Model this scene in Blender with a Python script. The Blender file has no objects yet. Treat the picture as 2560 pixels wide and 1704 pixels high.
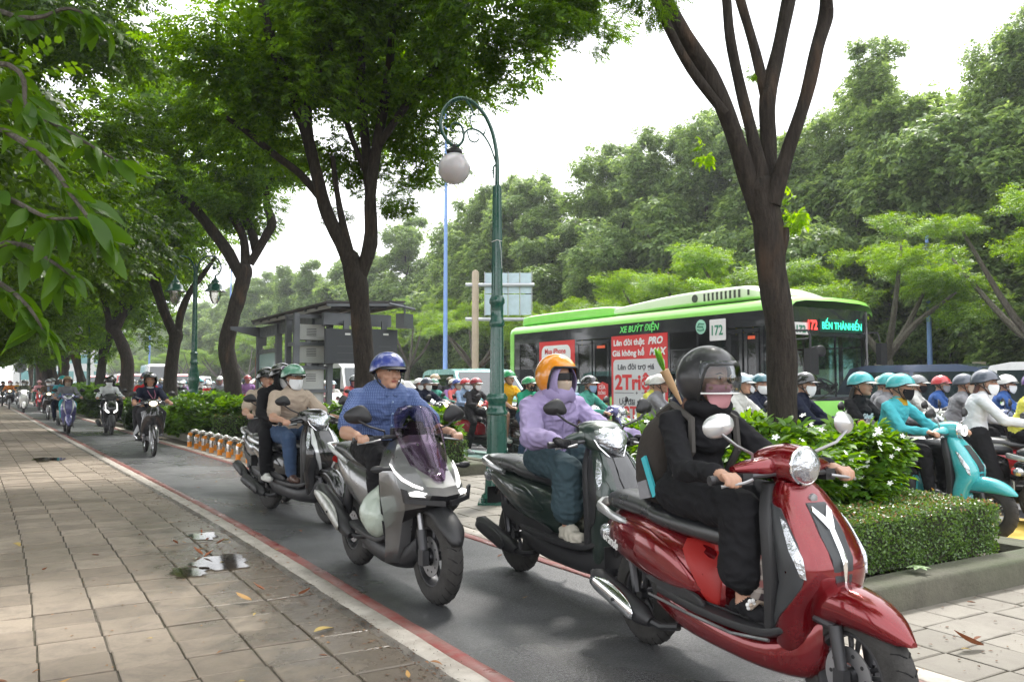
import bpy, bmesh, math, random
import numpy as np
from mathutils import Vector, Matrix, noise
PI = math.pi
R = math.radians
random.seed(7)
RNG = np.random.default_rng(11)
SC = bpy.context.scene
COL = SC.collection

cam_d = bpy.data.cameras.new("camera")
cam_o = bpy.data.objects.new("camera", cam_d)
COL.objects.link(cam_o)
cam_o.location = (0, 0, 1.32)
cam_o.rotation_euler = (R(90) + math.atan(108 / 2100), 0, -R(31.0))
cam_d.sensor_width = 36
cam_d.lens = 36 * 2100 / 2560
cam_d.clip_start = 0.05
cam_d.clip_end = 2000
SC.camera = cam_o

SUN_EL, SUN_AZ = R(56), R(52)          # azimuth measured from +Y towards +X
world = bpy.data.worlds.new("World")
SC.world = world
world.use_nodes = True
wn, wl = world.node_tree.nodes, world.node_tree.links
wn.clear()
sky = wn.new("ShaderNodeTexSky")
sky.sky_type = 'NISHITA'
sky.sun_disc = False
sky.sun_elevation = SUN_EL
sky.sun_rotation = SUN_AZ
sky.air_density = 1.0
sky.dust_density = 4.0
tc = wn.new("ShaderNodeTexCoord")
nz = wn.new("ShaderNodeTexNoise"); nz.inputs['Scale'].default_value = 2.2; nz.inputs['Detail'].default_value = 5
rp = wn.new("ShaderNodeValToRGB")
rp.color_ramp.elements[0].position = 0.3; rp.color_ramp.elements[0].color = (12, 12.3, 12.8, 1)
rp.color_ramp.elements[1].position = 0.7; rp.color_ramp.elements[1].color = (15, 15, 15, 1)
mx = wn.new("ShaderNodeMix"); mx.data_type = 'RGBA'; mx.inputs[0].default_value = 0.88   # cloud cover
bg = wn.new("ShaderNodeBackground"); bg.inputs['Strength'].default_value = 0.1
wo = wn.new("ShaderNodeOutputWorld")
wl.new(tc.outputs['Generated'], nz.inputs['Vector'])
wl.new(nz.outputs['Fac'], rp.inputs['Fac'])
wl.new(sky.outputs['Color'], mx.inputs[6]); wl.new(rp.outputs['Color'], mx.inputs[7])
wl.new(mx.outputs[2], bg.inputs['Color']); wl.new(bg.outputs[0], wo.inputs['Surface'])

sun_d = bpy.data.lights.new("sun", 'SUN')
sun_d.energy = 2.6
sun_d.angle = R(10)
sun_d.color = (1.0, 0.96, 0.9)
sun_o = bpy.data.objects.new("sun", sun_d)
COL.objects.link(sun_o)
sv = Vector((math.sin(SUN_AZ) * math.cos(SUN_EL), math.cos(SUN_AZ) * math.cos(SUN_EL), math.sin(SUN_EL)))
sun_o.rotation_euler = sv.to_track_quat('Z', 'Y').to_euler()
sun_o.location = (0, 0, 40)

SC.view_settings.view_transform = 'Standard'
SC.view_settings.look = 'None'
SC.view_settings.exposure = 1.08
SC.view_settings.gamma = 1.0
SC.view_settings.use_curve_mapping = False
SC.cycles.max_bounces = 7
SC.cycles.transparent_max_bounces = 12
SC.cycles.transmission_bounces = 6
SC.cycles.use_denoising = True
SC.cycles.caustics_reflective = False
SC.cycles.caustics_refractive = False

MATS = {}
def mat(name, col=(0.5, 0.5, 0.5), rough=0.5, metal=0.0, coat=0.0, var=0.0, vscale=4.0, bump=0.0, bscale=60.0, sss=0.0,
  alpha=1.0, trans=0.0, emit=None, estr=1.0, spec=0.5, rvar=0.0, sheen=0.0):
 if name in MATS:
  return MATS[name]
 m = bpy.data.materials.new(name)
 m.use_nodes = True
 n, l = m.node_tree.nodes, m.node_tree.links
 b = n['Principled BSDF']
 b.inputs['Base Color'].default_value = (*col, 1)
 b.inputs['Roughness'].default_value = rough
 b.inputs['Metallic'].default_value = metal
 b.inputs['Coat Weight'].default_value = coat
 b.inputs['Coat Roughness'].default_value = 0.04
 b.inputs['Specular IOR Level'].default_value = spec
 if sheen:
  b.inputs['Sheen Weight'].default_value = sheen
 if sss:
  b.inputs['Subsurface Weight'].default_value = sss
  b.inputs['Subsurface Radius'].default_value = (0.02, 0.008, 0.004)
 if trans:
  b.inputs['Transmission Weight'].default_value = trans
 if alpha < 1:
  b.inputs['Alpha'].default_value = alpha
 if emit:
  b.inputs['Emission Color'].default_value = (*emit, 1)
  b.inputs['Emission Strength'].default_value = estr
 if var or rvar or bump:
  t = n.new('ShaderNodeTexCoord')
 if var:
  a = n.new('ShaderNodeTexNoise'); a.inputs['Scale'].default_value = vscale; a.inputs['Detail'].default_value = 6
  h = n.new('ShaderNodeHueSaturation'); h.inputs['Color'].default_value = (*col, 1)
  mr = n.new('ShaderNodeMapRange'); mr.inputs['From Min'].default_value = 0.3; mr.inputs['From Max'].default_value = 0.7
  mr.inputs['To Min'].default_value = 1 - var; mr.inputs['To Max'].default_value = 1 + var
  l.new(t.outputs['Object'], a.inputs['Vector']); l.new(a.outputs['Fac'], mr.inputs['Value'])
  l.new(mr.outputs[0], h.inputs['Value']); l.new(h.outputs[0], b.inputs['Base Color'])
 if rvar:
  a2 = n.new('ShaderNodeTexNoise'); a2.inputs['Scale'].default_value = vscale * 2; a2.inputs['Detail'].default_value = 5
  m2 = n.new('ShaderNodeMapRange'); m2.inputs['From Min'].default_value = 0.3; m2.inputs['From Max'].default_value = 0.7
  m2.inputs['To Min'].default_value = max(0.02, rough - rvar); m2.inputs['To Max'].default_value = min(1, rough + rvar)
  l.new(t.outputs['Object'], a2.inputs['Vector']); l.new(a2.outputs['Fac'], m2.inputs['Value']); l.new(m2.outputs[0], b.inputs['Roughness'])
 if bump:
  a3 = n.new('ShaderNodeTexNoise'); a3.inputs['Scale'].default_value = bscale; a3.inputs['Detail'].default_value = 4
  bp = n.new('ShaderNodeBump'); bp.inputs['Strength'].default_value = bump; bp.inputs['Distance'].default_value = 0.01
  l.new(t.outputs['Object'], a3.inputs['Vector']); l.new(a3.outputs['Fac'], bp.inputs['Height']); l.new(bp.outputs[0], b.inputs['Normal'])
 MATS[name] = m
 return m

def cloth(name, col, rough=0.85):
 return mat("cloth_" + name, col, rough, var=0.10, vscale=7, bump=0.35, bscale=26, spec=0.2)

def paint(name, col, rough=0.28, metal=0.25):
 k = "paint_" + name
 if k in MATS: return MATS[k]
 m = mat(k, col, rough, metal=metal, coat=1.0, var=0.05, vscale=3, rvar=0.06)
 n, l = m.node_tree.nodes, m.node_tree.links; b = n['Principled BSDF']      # road dust and fine scuffs
 t = n.new('ShaderNodeTexCoord'); a = n.new('ShaderNodeTexNoise'); a.inputs['Scale'].default_value = 9; a.inputs['Detail'].default_value = 10; a.inputs['Roughness'].default_value = .8
 r = n.new('ShaderNodeMapRange'); r.inputs[1].default_value = .52; r.inputs[2].default_value = .75; r.inputs[4].default_value = .3
 x = n.new('ShaderNodeMix'); x.data_type = 'RGBA'; x.inputs[7].default_value = (.2, .17, .14, 1)
 l.new(t.outputs['Object'], a.inputs[0]); l.new(a.outputs['Fac'], r.inputs[0]); l.new(r.outputs[0], x.inputs[0])
 src = b.inputs['Base Color'].links[0].from_socket; l.new(src, x.inputs[6]); l.new(x.outputs[2], b.inputs['Base Color'])
 q = n.new('ShaderNodeMapRange'); q.inputs[1].default_value = .5; q.inputs[2].default_value = .75; q.inputs[3].default_value = 1.0; q.inputs[4].default_value = .45
 l.new(a.outputs['Fac'], q.inputs[0]); l.new(q.outputs[0], b.inputs['Coat Weight'])
 return m

M_BLK = mat('black_plastic', (0.018, 0.018, 0.02), 0.5, bump=0.06, bscale=300, rvar=0.1)
M_GLOSSBLK = mat('gloss_black', (0.01, 0.01, 0.012), 0.12, coat=1.0, rvar=0.05)
M_RUB = mat('tyre_rubber', (0.034, 0.032, 0.03), 0.8, var=0.35, vscale=14, bump=0.3, bscale=90)
M_CHROME = mat('chrome', (0.82, 0.83, 0.85), 0.12, metal=1.0, rvar=0.06)
M_ALU = mat('cast_metal', (0.35, 0.35, 0.36), 0.42, metal=0.9, var=0.15, rvar=0.1)
M_DKMETAL = mat('dark_metal', (0.08, 0.08, 0.085), 0.45, metal=0.7, var=0.2, rvar=0.1)
M_SILVER = mat('silver_paint', (0.62, 0.63, 0.64), 0.3, metal=0.6, coat=0.6)
M_SEAT = mat('seat_vinyl', (0.02, 0.021, 0.024), 0.3, bump=0.12, bscale=500, rvar=0.06, spec=0.9)
M_LENS = mat('lamp_lens', (0.5, 0.52, 0.55), 0.08, metal=0.85, coat=1.0, bump=1.0, bscale=38)
M_LAMP_ON = mat('lit_headlight', (0.9, 0.92, 0.95), 0.2, emit=(1, 0.98, 0.94), estr=0.9)
M_LAMP_WARM = mat('lit_warm_headlight', (0.9, 0.8, 0.6), 0.2, emit=(1, 0.86, 0.55), estr=1.8)
M_REDLENS = mat('red_lens', (0.5, 0.02, 0.02), 0.15, coat=1.0)
M_AMBER = mat('amber_lens', (0.7, 0.25, 0.03), 0.2, coat=1.0)
M_SKIN = mat('skin', (0.44, 0.25, 0.17), 0.5, sss=0.12, var=0.08, vscale=9)
M_SKIN2 = mat('skin_tan', (0.36, 0.19, 0.12), 0.5, sss=0.12, var=0.08, vscale=9)
M_HAIR = mat('black_hair', (0.015, 0.012, 0.011), 0.4, bump=0.5, bscale=120)
M_WHITE = mat('white_plastic', (0.78, 0.78, 0.77), 0.4)
M_MASK = mat('white_mask_cloth', (0.78, 0.8, 0.82), 0.8, bump=0.1, bscale=80)
M_EYE = mat('eye_dark', (0.02, 0.015, 0.012), 0.2)
M_LIP = mat('lip', (0.36, 0.12, 0.1), 0.5)

def glass(name, tint=(0.8, 0.9, 0.9), opac=0.3, rough=0.03, refl=1.0):
 """thin pane: mostly see-through with a mirror coat"""
 if name in MATS: return MATS[name]
 m = bpy.data.materials.new(name); m.use_nodes = True
 n, l = m.node_tree.nodes, m.node_tree.links
 n.clear()
 o = n.new('ShaderNodeOutputMaterial')
 t = n.new('ShaderNodeBsdfTransparent'); t.inputs[0].default_value = (*tint, 1)
 g = n.new('ShaderNodeBsdfGlossy'); g.inputs['Roughness'].default_value = rough
 f = n.new('ShaderNodeFresnel'); f.inputs['IOR'].default_value = 1.5
 a = n.new('ShaderNodeMath'); a.operation = 'MULTIPLY_ADD'; a.inputs[1].default_value = refl; a.inputs[2].default_value = opac
 x = n.new('ShaderNodeMixShader')
 l.new(f.outputs[0], a.inputs[0]); l.new(a.outputs[0], x.inputs[0]); l.new(t.outputs[0], x.inputs[1]); l.new(g.outputs[0], x.inputs[2])
 l.new(x.outputs[0], o.inputs[0])
 MATS[name] = m
 return m

def leafmat(name, c1, c2, tr=0.45, rough=0.45, spec=0.4):
 if name in MATS: return MATS[name]
 m = bpy.data.materials.new(name); m.use_nodes = True
 n, l = m.node_tree.nodes, m.node_tree.links
 n.clear()
 o = n.new('ShaderNodeOutputMaterial')
 g = n.new('ShaderNodeNewGeometry')
 r = n.new('ShaderNodeValToRGB')
 r.color_ramp.elements[0].color = (*c1, 1); r.color_ramp.elements[1].color = (*c2, 1)
 p = n.new('ShaderNodeBsdfPrincipled'); p.inputs['Roughness'].default_value = rough; p.inputs['Specular IOR Level'].default_value = spec
 t = n.new('ShaderNodeBsdfTranslucent')
 h = n.new('ShaderNodeHueSaturation'); h.inputs['Hue'].default_value = 0.475; h.inputs['Saturation'].default_value = 1.15; h.inputs['Value'].default_value = 2.3
 x = n.new('ShaderNodeMixShader'); x.inputs[0].default_value = tr
 l.new(g.outputs['Random Per Island'], r.inputs[0]); l.new(r.outputs[0], p.inputs['Base Color'])
 l.new(r.outputs[0], h.inputs['Color']); l.new(h.outputs[0], t.inputs[0])
 l.new(p.outputs[0], x.inputs[1]); l.new(t.outputs[0], x.inputs[2]); l.new(x.outputs[0], o.inputs[0])
 MATS[name] = m
 return m

def tag(o, label=None, cat=None, group=None, kind=None):
 if label: o['label'] = label
 if cat: o['category'] = cat
 if group: o['group'] = group
 if kind: o['kind'] = kind
 return o

def empty(name, loc=(0, 0, 0), rz=0.0, label=None, cat=None, group=None):
 o = bpy.data.objects.new(name, None)
 o.empty_display_size = 0.1
 COL.objects.link(o)
 o.location = loc
 o.rotation_euler = (0, 0, rz)
 return tag(o, label, cat, group)

def link(name, me, parent=None):
 o = bpy.data.objects.new(name, me)
 COL.objects.link(o)
 o.parent = parent
 return o

class MB:
 """collects shapes and links them as ONE mesh"""
 def __init__(s):
  s.v, s.f, s.m = [], [], []
  s.xf = None
 def add(s, verts, faces, mi=0):
  b = len(s.v)
  if s.xf is not None:
   verts = [tuple(s.xf @ Vector(p)) for p in verts]
  s.v.extend([tuple(p) for p in verts])
  s.f.extend([tuple(i + b for i in q) for q in faces])
  s.m.extend([mi] * len(faces))
 def box(s, c, d, mi=0, rot=None):
  x, y, z = d[0] / 2, d[1] / 2, d[2] / 2
  vs = [Vector((i, j, k)) for i in (-x, x) for j in (-y, y) for k in (-z, z)]
  if rot: vs = [rot @ p for p in vs]
  vs = [p + Vector(c) for p in vs]
  s.add(vs, [(0, 1, 3, 2), (4, 6, 7, 5), (0, 4, 5, 1), (2, 3, 7, 6), (0, 2, 6, 4), (1, 5, 7, 3)], mi)
 def tube(s, pts, rad, n=8, mi=0, closed=False, caps=True):
  P = [Vector(p) for p in pts]
  if not hasattr(rad, '__len__'): rad = [rad] * len(P)
  vs, fs = [], []
  prev = None
  for i, p in enumerate(P):
   if closed: t = (P[(i + 1) % len(P)] - P[i - 1])
   else: t = P[min(i + 1, len(P) - 1)] - P[max(i - 1, 0)]
   if t.length < 1e-9: t = Vector((0, 0, 1))
   t.normalize()
   if prev is None:
    a = Vector((0, 0, 1)) if abs(t.z) < 0.9 else Vector((1, 0, 0))
    u = t.cross(a).normalized()
   else:
    u = (prev - t * prev.dot(t))
    u = u.normalized() if u.length > 1e-6 else t.orthogonal().normalized()
   prev = u
   w = t.cross(u)
   for k in range(n):
    an = 2 * PI * k / n
    vs.append(p + (u * math.cos(an) + w * math.sin(an)) * rad[i])
  m = len(P)
  for i in range(m if closed else m - 1):
   j = (i + 1) % m
   for k in range(n):
    q = (k + 1) % n
    fs.append((i * n + k, i * n + q, j * n + q, j * n + k))
  if caps and not closed:
   fs.append(tuple(range(n - 1, -1, -1)))
   fs.append(tuple((m - 1) * n + k for k in range(n)))
  s.add(vs, fs, mi)
 def lathe(s, prof, n=16, c=(0, 0, 0), axis='z', mi=0, caps=True, flute=0, fd=0.0, twist=0.0):
  vs, fs = [], []
  z0 = prof[0][1]
  for (r, h) in prof:
   for k in range(n):
    a = 2 * PI * k / n
    rr = r * (1 - fd * (0.5 + 0.5 * math.cos(a * flute + twist * (h - z0)))) if flute else r
    p = (rr * math.cos(a), rr * math.sin(a), h)
    if axis == 'x': p = (p[2], p[0], p[1])
    elif axis == 'y': p = (p[1], p[2], p[0])
    vs.append((p[0] + c[0], p[1] + c[1], p[2] + c[2]))
  m = len(prof)
  for i in range(m - 1):
   for k in range(n):
    q = (k + 1) % n
    fs.append((i * n + k, i * n + q, (i + 1) * n + q, (i + 1) * n + k))
  if caps:
   fs.append(tuple(range(n - 1, -1, -1)))
   fs.append(tuple((m - 1) * n + k for k in range(n)))
  s.add(vs, fs, mi)
 def ell(s, c, r, n=12, m=8, mi=0, rot=None):
  vs, fs = [], []
  for i in range(m + 1):
   th = PI * i / m
   for k in range(n):
    a = 2 * PI * k / n
    p = Vector((r[0] * math.sin(th) * math.cos(a), r[1] * math.sin(th) * math.sin(a), r[2] * math.cos(th)))
    if rot: p = rot @ p
    vs.append(p + Vector(c))
  for i in range(m):
   for k in range(n):
    q = (k + 1) % n
    fs.append((i * n + k, (i + 1) * n + k, (i + 1) * n + q, i * n + q))
  s.add(vs, fs, mi)
 def grid(s, G, mi=0, wrap=False):
  """G: rows of points"""
  n = len(G[0]); vs = [p for r in G for p in r]; fs = []
  for i in range(len(G) - 1):
   for k in range(n if wrap else n - 1):
    q = (k + 1) % n
    fs.append((i * n + k, i * n + q, (i + 1) * n + q, (i + 1) * n + k))
  s.add(vs, fs, mi)
 def prism(s, poly, d0, d1, plane='yz', mi=0):
  """extrude a 2D polygon along the remaining axis"""
  n = len(poly)
  def P(a, b, d):
   return {'yz': (d, a, b), 'xz': (a, d, b), 'xy': (a, b, d)}[plane]
  vs = [P(a, b, d0) for a, b in poly] + [P(a, b, d1) for a, b in poly]
  fs = [tuple(range(n)), tuple(range(2 * n - 1, n - 1, -1))] + [(i, i + n, (i + 1) % n + n, (i + 1) % n) for i in range(n)]
  s.add(vs, fs, mi)
 def loft(s, st, axis='y', n=20, sub=4, p=2.4, mi=0, caps=True, fn=None):
  """st: (t, a_center_x, other_center, half_x, half_other[, p]); sections across 'axis', smoothed between stations"""
  st = [tuple(q) for q in st]
  rows = []
  m = len(st)
  for i in range(m - 1):
   p0, p1, p2, p3 = st[max(i - 1, 0)], st[i], st[i + 1], st[min(i + 2, m - 1)]
   for k in range(sub if i < m - 2 else sub + 1):
    u = k / sub
    row = []
    for c in range(len(st[0])):
     a, b, cc, d = p0[c], p1[c], p2[c], p3[c]
     val = 0.5 * ((2 * b) + (-a + cc) * u + (2 * a - 5 * b + 4 * cc - d) * u * u + (-a + 3 * b - 3 * cc + d) * u ** 3)
     if c >= 3: val = max(val, 0.002)
     row.append(val)
    rows.append(row)
  G = []
  for r in rows:
   t, cx, co, hx, ho = r[:5]
   e = 2.0 / (r[5] if len(r) > 5 else p)
   ring = []
   for k in range(n):
    a = 2 * PI * k / n
    ca, sa = math.cos(a), math.sin(a)
    x = cx + hx * math.copysign(abs(ca) ** e, ca)
    o = co + ho * math.copysign(abs(sa) ** e, sa)
    q = {'y': (x, t, o), 'z': (x, -o, t) if False else (x, o, t), 'x': (t, x, o)}[axis]
    ring.append(fn(q) if fn else q)
   G.append(ring)
  s.grid(G, mi, wrap=True)
  if caps:
   b = len(s.v) - len(G) * n
   s.f.append(tuple(b + k for k in range(n))); s.m.append(mi)
   b2 = len(s.v) - n
   s.f.append(tuple(b2 + k for k in range(n - 1, -1, -1))); s.m.append(mi)
 def mesh(s, name, mats, smooth=True, ang=38):
  me = bpy.data.meshes.new(name)
  me.from_pydata(s.v, [], s.f)
  if not isinstance(mats, (list, tuple)): mats = [mats]
  for m in mats: me.materials.append(m)
  me.polygons.foreach_set('material_index', s.m)
  bm = bmesh.new(); bm.from_mesh(me)
  bmesh.ops.recalc_face_normals(bm, faces=bm.faces)
  bm.to_mesh(me); bm.free()
  if smooth:
   me.polygons.foreach_set('use_smooth', [True] * len(me.polygons))
   me.set_sharp_from_angle(angle=R(ang))
  me.update()
  return me
 def build(s, name, mats, parent=None, smooth=True, ang=38):
  return link(name, s.mesh(name, mats, smooth, ang), parent)

def copy_tree(o, parent=None, swap=None, skip=()):
 """copy of a thing with its parts and sub-parts; swap = {material name: material} overrides per object"""
 c = o.copy(); COL.objects.link(c); c.parent = parent
 if swap and o.type == 'MESH':
  for i, sl in enumerate(c.material_slots):
   nm = (o.material_slots[i].material or o.data.materials[i]).name
   if nm in swap:
    sl.link = 'OBJECT'; sl.material = swap[nm]
 for ch in list(o.children):
  if ch.name.split('.')[0] in skip: continue
  copy_tree(ch, c, swap, skip)
 return c

def recolor(o, swap):
 for ch in [o] + list(o.children_recursive):
  if ch.type == 'MESH':
   for i, sl in enumerate(ch.material_slots):
    if sl.material and sl.material.name in swap:
     nm = sl.material.name
     sl.link = 'OBJECT'; sl.material = swap[nm]

def text(name, s, M, size, m, parent=None, bold=0.0, shear=0.0, ext=0.002, align='LEFT', sx=1.0):
 cu = bpy.data.curves.new(name, 'FONT')
 cu.body = s; cu.size = size; cu.offset = bold; cu.shear = shear; cu.extrude = ext; cu.align_x = align; cu.resolution_u = 3
 cu.materials.append(m)
 o = bpy.data.objects.new(name, cu); COL.objects.link(o)
 me = bpy.data.meshes.new_from_object(o.evaluated_get(bpy.context.evaluated_depsgraph_get())); bpy.data.objects.remove(o); bpy.data.curves.remove(cu)
 o = link(name, me, parent)
 o.matrix_local = M @ Matrix.Diagonal((sx, 1, 1, 1))
 return o

def M_side(x, y, z):   # reads from the -X side
 return Matrix(((0, 0, -1, x), (-1, 0, 0, y), (0, 1, 0, z), (0, 0, 0, 1)))
def M_front(x, y, z):  # reads from the -Y side
 return Matrix(((1, 0, 0, x), (0, 0, -1, y), (0, 1, 0, z), (0, 0, 0, 1)))
def bend(Y):           # the path and everything along it swings gently to the left
 return -0.035 * max(0.0, Y - 8.0) if Y > 10 else (-0.035 * (Y - 6) ** 2 / 8 if Y > 6 else 0.0)

# ================================================================== GROUND
def ground_mat(name, kind):
 m = bpy.data.materials.new(name); m.use_nodes = True
 n, l = m.node_tree.nodes, m.node_tree.links
 b = n['Principled BSDF']
 g = n.new('ShaderNodeNewGeometry')
 def noise_(scale, detail=6, rough=0.6, vec=None, dist=0.0):
  a = n.new('ShaderNodeTexNoise'); a.inputs['Scale'].default_value = scale; a.inputs['Detail'].default_value = detail
  a.inputs['Roughness'].default_value = rough; a.inputs['Distortion'].default_value = dist
  l.new(vec or g.outputs['Position'], a.inputs['Vector']); return a.outputs['Fac']
 def rng(v, a, b_, c, d):
  r = n.new('ShaderNodeMapRange'); r.inputs[1].default_value = a; r.inputs[2].default_value = b_; r.inputs[3].default_value = c; r.inputs[4].default_value = d
  l.new(v, r.inputs[0]); return r.outputs[0]
 def mixc(f, c1, c2):
  x = n.new('ShaderNodeMix'); x.data_type = 'RGBA'
  if hasattr(f, 'links'): l.new(f, x.inputs[0])
  else: x.inputs[0].default_value = f
  for i, c in ((6, c1), (7, c2)):
   if isinstance(c, tuple): x.inputs[i].default_value = (*c, 1)
   else: l.new(c, x.inputs[i])
  return x.outputs[2]
 def math_(op, a, b_=None):
  x = n.new('ShaderNodeMath'); x.operation = op
  for i, q in ((0, a), (1, b_)):
   if q is None: continue
   if hasattr(q, 'links'): l.new(q, x.inputs[i])
   else: x.inputs[i].default_value = q
  return x.outputs[0]
 def bump_(h, st, dist=0.01):
  bp = n.new('ShaderNodeBump'); bp.inputs['Strength'].default_value = st; bp.inputs['Distance'].default_value = dist
  l.new(h, bp.inputs['Height']); l.new(bp.outputs[0], b.inputs['Normal'])
 if kind == 'asphalt':
  grit = math_('ADD', math_('MULTIPLY', noise_(170, 2, 0.6), .45), math_('MULTIPLY', noise_(62, 4, 0.8), .55))
  c = mixc(rng(grit, 0.42, 0.62, 0, 1), (0.026, 0.027, 0.03), (0.21, 0.212, 0.22))
  big = noise_(0.7, 6, .65)
  c = mixc(rng(big, 0.42, 0.62, 0.0, 0.65), c, (0.035, 0.036, 0.04))
  sx = n.new('ShaderNodeMapping'); sx.inputs['Scale'].default_value = (3.5, .12, 1); l.new(g.outputs['Position'], sx.inputs[0])
  trk = noise_(1.0, 5, .6, sx.outputs[0])
  c = mixc(rng(trk, 0.5, 0.68, 0.0, 0.5), c, (0.13, 0.128, 0.125))
  crack = noise_(2.2, 9, .75, None, 1.2)
  c = mixc(rng(math_('ABSOLUTE', math_('SUBTRACT', crack, .5)), 0.0, 0.006, 0.55, 0.0), c, (0.012, 0.012, 0.013))
  l.new(c, b.inputs['Base Color'])
  wet = noise_(0.5, 5, 0.6, None, 0.5)
  l.new(rng(wet, 0.4, 0.6, 0.22, 0.58), b.inputs['Roughness'])
  b.inputs['Specular IOR Level'].default_value = 0.7
  bump_(grit, 0.8, 0.012)
 elif kind in ('tile', 'tile_far', 'tile_side'):
  oi = n.new('ShaderNodeObjectInfo')
  isl = oi.outputs['Random'] if kind != 'tile_far' else g.outputs['Random Per Island']
  c = mixc(isl, (0.235, 0.188, 0.142), (0.36, 0.295, 0.23)) if kind != 'tile_side' else mixc(isl, (0.16, 0.148, 0.12), (0.25, 0.23, 0.195))
  st = noise_(5.0, 8, 0.7, None, 0.6)
  c = mixc(rng(st, 0.46, 0.75, 0, 0.75), c, (0.12, 0.10, 0.085))
  fine = noise_(60, 5, 0.7)
  c = mixc(rng(fine, 0.35, 0.75, 0, 0.35), c, (0.17, 0.145, 0.12))
  sx = n.new('ShaderNodeSeparateXYZ'); l.new(g.outputs['Position'], sx.inputs[0])
  edge = rng(math_('ADD', sx.outputs[0], rng(noise_(2.3, 8, .7), 0.3, 0.7, -0.55, 0.55)), 0.8, 1.3, 0, 1)
  yy = rng(sx.outputs[1], 7.5, 11.0, 1, 0.15)
  xr = rng(sx.outputs[0], 2.0, 2.4, 1, 0.25)
  d = math_('MULTIPLY', math_('MULTIPLY', edge, yy), xr)
  pat = rng(noise_(1.1, 4, 0.5, None, 0.8), 0.52, 0.62, 0, 0.7)
  d = math_('MAXIMUM', d, math_('MULTIPLY', pat, 0.5))
  c = mixc(math_('MULTIPLY', d, 0.6), c, (0.1, 0.085, 0.07))
  l.new(c, b.inputs['Base Color'])
  l.new(rng(d, 0, 1, 0.72, 0.24), b.inputs['Roughness'])
  bump_(math_('ADD', noise_(45, 6, 0.7), math_('MULTIPLY', noise_(8, 4), 1.5)), 0.35, 0.006)
 elif kind == 'moss':
  c = mixc(rng(noise_(14, 6), 0.35, 0.65, 0, 1), (0.06, 0.05, 0.036), (0.13, 0.11, 0.085))
  c = mixc(rng(noise_(3, 4), 0.45, 0.65, 0, 0.3), c, (0.075, 0.08, 0.035))
  l.new(c, b.inputs['Base Color']); b.inputs['Roughness'].default_value = 0.9
  bump_(noise_(80, 6), 0.6, 0.01)
 elif kind == 'dirt':
  c = mixc(rng(noise_(6, 8, 0.7), 0.35, 0.65, 0, 1), (0.075, 0.066, 0.056), (0.2, 0.175, 0.15))
  l.new(c, b.inputs['Base Color'])
  l.new(rng(noise_(1.6, 4), 0.4, 0.6, 0.25, 0.75), b.inputs['Roughness'])
  bump_(noise_(70, 8, 0.75), 0.6, 0.01)
 elif kind == 'whitekerb':
  c = mixc(rng(noise_(7, 8, 0.7), 0.35, 0.7, 0, 1), (0.5, 0.46, 0.41), (0.27, 0.235, 0.2))
  l.new(c, b.inputs['Base Color']); b.inputs['Roughness'].default_value = 0.65
  bump_(noise_(60, 6), 0.4, 0.006)
 elif kind == 'redkerb':
  c = mixc(rng(noise_(5, 8, 0.75), 0.36, 0.64, 0, 1), (0.25, 0.045, 0.042), (0.27, 0.17, 0.15))
  c = mixc(rng(noise_(40, 4, 0.75), 0.55, 0.7, 0, 0.6), c, (0.12, 0.07, 0.065))
  l.new(c, b.inputs['Base Color']); l.new(rng(noise_(3, 4), 0.35, 0.65, 0.22, 0.6), b.inputs['Roughness'])
  bump_(noise_(50, 6), 0.5, 0.006)
 elif kind == 'road':
  grit = noise_(160, 3, 0.7)
  c = mixc(grit, (0.06, 0.061, 0.065), (0.11, 0.11, 0.115))
  l.new(c, b.inputs['Base Color']); b.inputs['Roughness'].default_value = 0.6
  bump_(grit, 0.3, 0.005)
 elif kind == 'curb_stone':
  c = mixc(rng(noise_(5, 8, 0.7), 0.35, 0.65, 0, 1), (0.085, 0.078, 0.062), (0.175, 0.158, 0.13))
  sx = n.new('ShaderNodeSeparateXYZ'); l.new(g.outputs['Normal'], sx.inputs[0])
  c = mixc(math_('MULTIPLY', rng(noise_(2.5, 6), 0.35, 0.6, 0.25, 0.85), rng(sx.outputs[2], -0.2, 0.6, 0.35, 0.95)), c, (0.055, 0.07, 0.032))
  l.new(c, b.inputs['Base Color']); b.inputs['Roughness'].default_value = 0.85
  bump_(math_('ADD', noise_(40, 7, 0.7), noise_(6, 5)), 0.7, 0.012)
 MATS[name] = m
 return m

M_ASPH = ground_mat('path_asphalt', 'asphalt'); M_TILE = ground_mat('paving_tile', 'tile'); M_TILEF = ground_mat('paving_tile_far', 'tile_far')
M_MOSS = ground_mat('mossy_joint', 'moss'); M_DIRT = ground_mat('damp_dirt', 'dirt')
M_WK = ground_mat('white_kerb_paint', 'whitekerb'); M_RK = ground_mat('red_kerb_paint', 'redkerb')
M_ROAD = ground_mat('road_asphalt', 'road'); M_CURB = ground_mat('mossy_curb_stone', 'curb_stone')

YS = [-6 + 0.5 * i for i in range(64)] + [26 + 3 * i for i in range(60)]
def ribbon(name, x0, x1, z0, m, h=0.0, kind='structure', ys=None, jit=0.0, lab=None):
 """a strip that follows the path; with h it gets a top and two sides"""
 ys = ys or YS
 b = MB(); G = []
 r = random.Random(len(name))
 for y in ys:
  o = bend(y); j0, j1 = r.uniform(-jit, jit), r.uniform(-jit, jit)
  if h: G.append([(x0 + o + j0, y, z0 - h), (x0 + o + j0, y, z0 - .006), (x0 + o + j0 + .008, y, z0), (x1 + o + j1 - .008, y, z0), (x1 + o + j1, y, z0 - .006), (x1 + o + j1, y, z0 - h)])
  else: G.append([(x0 + o, y, z0), (x1 + o, y, z0)])
 b.grid(G)
 o = b.build(name, m); tag(o, kind=kind)
 return o

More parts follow.
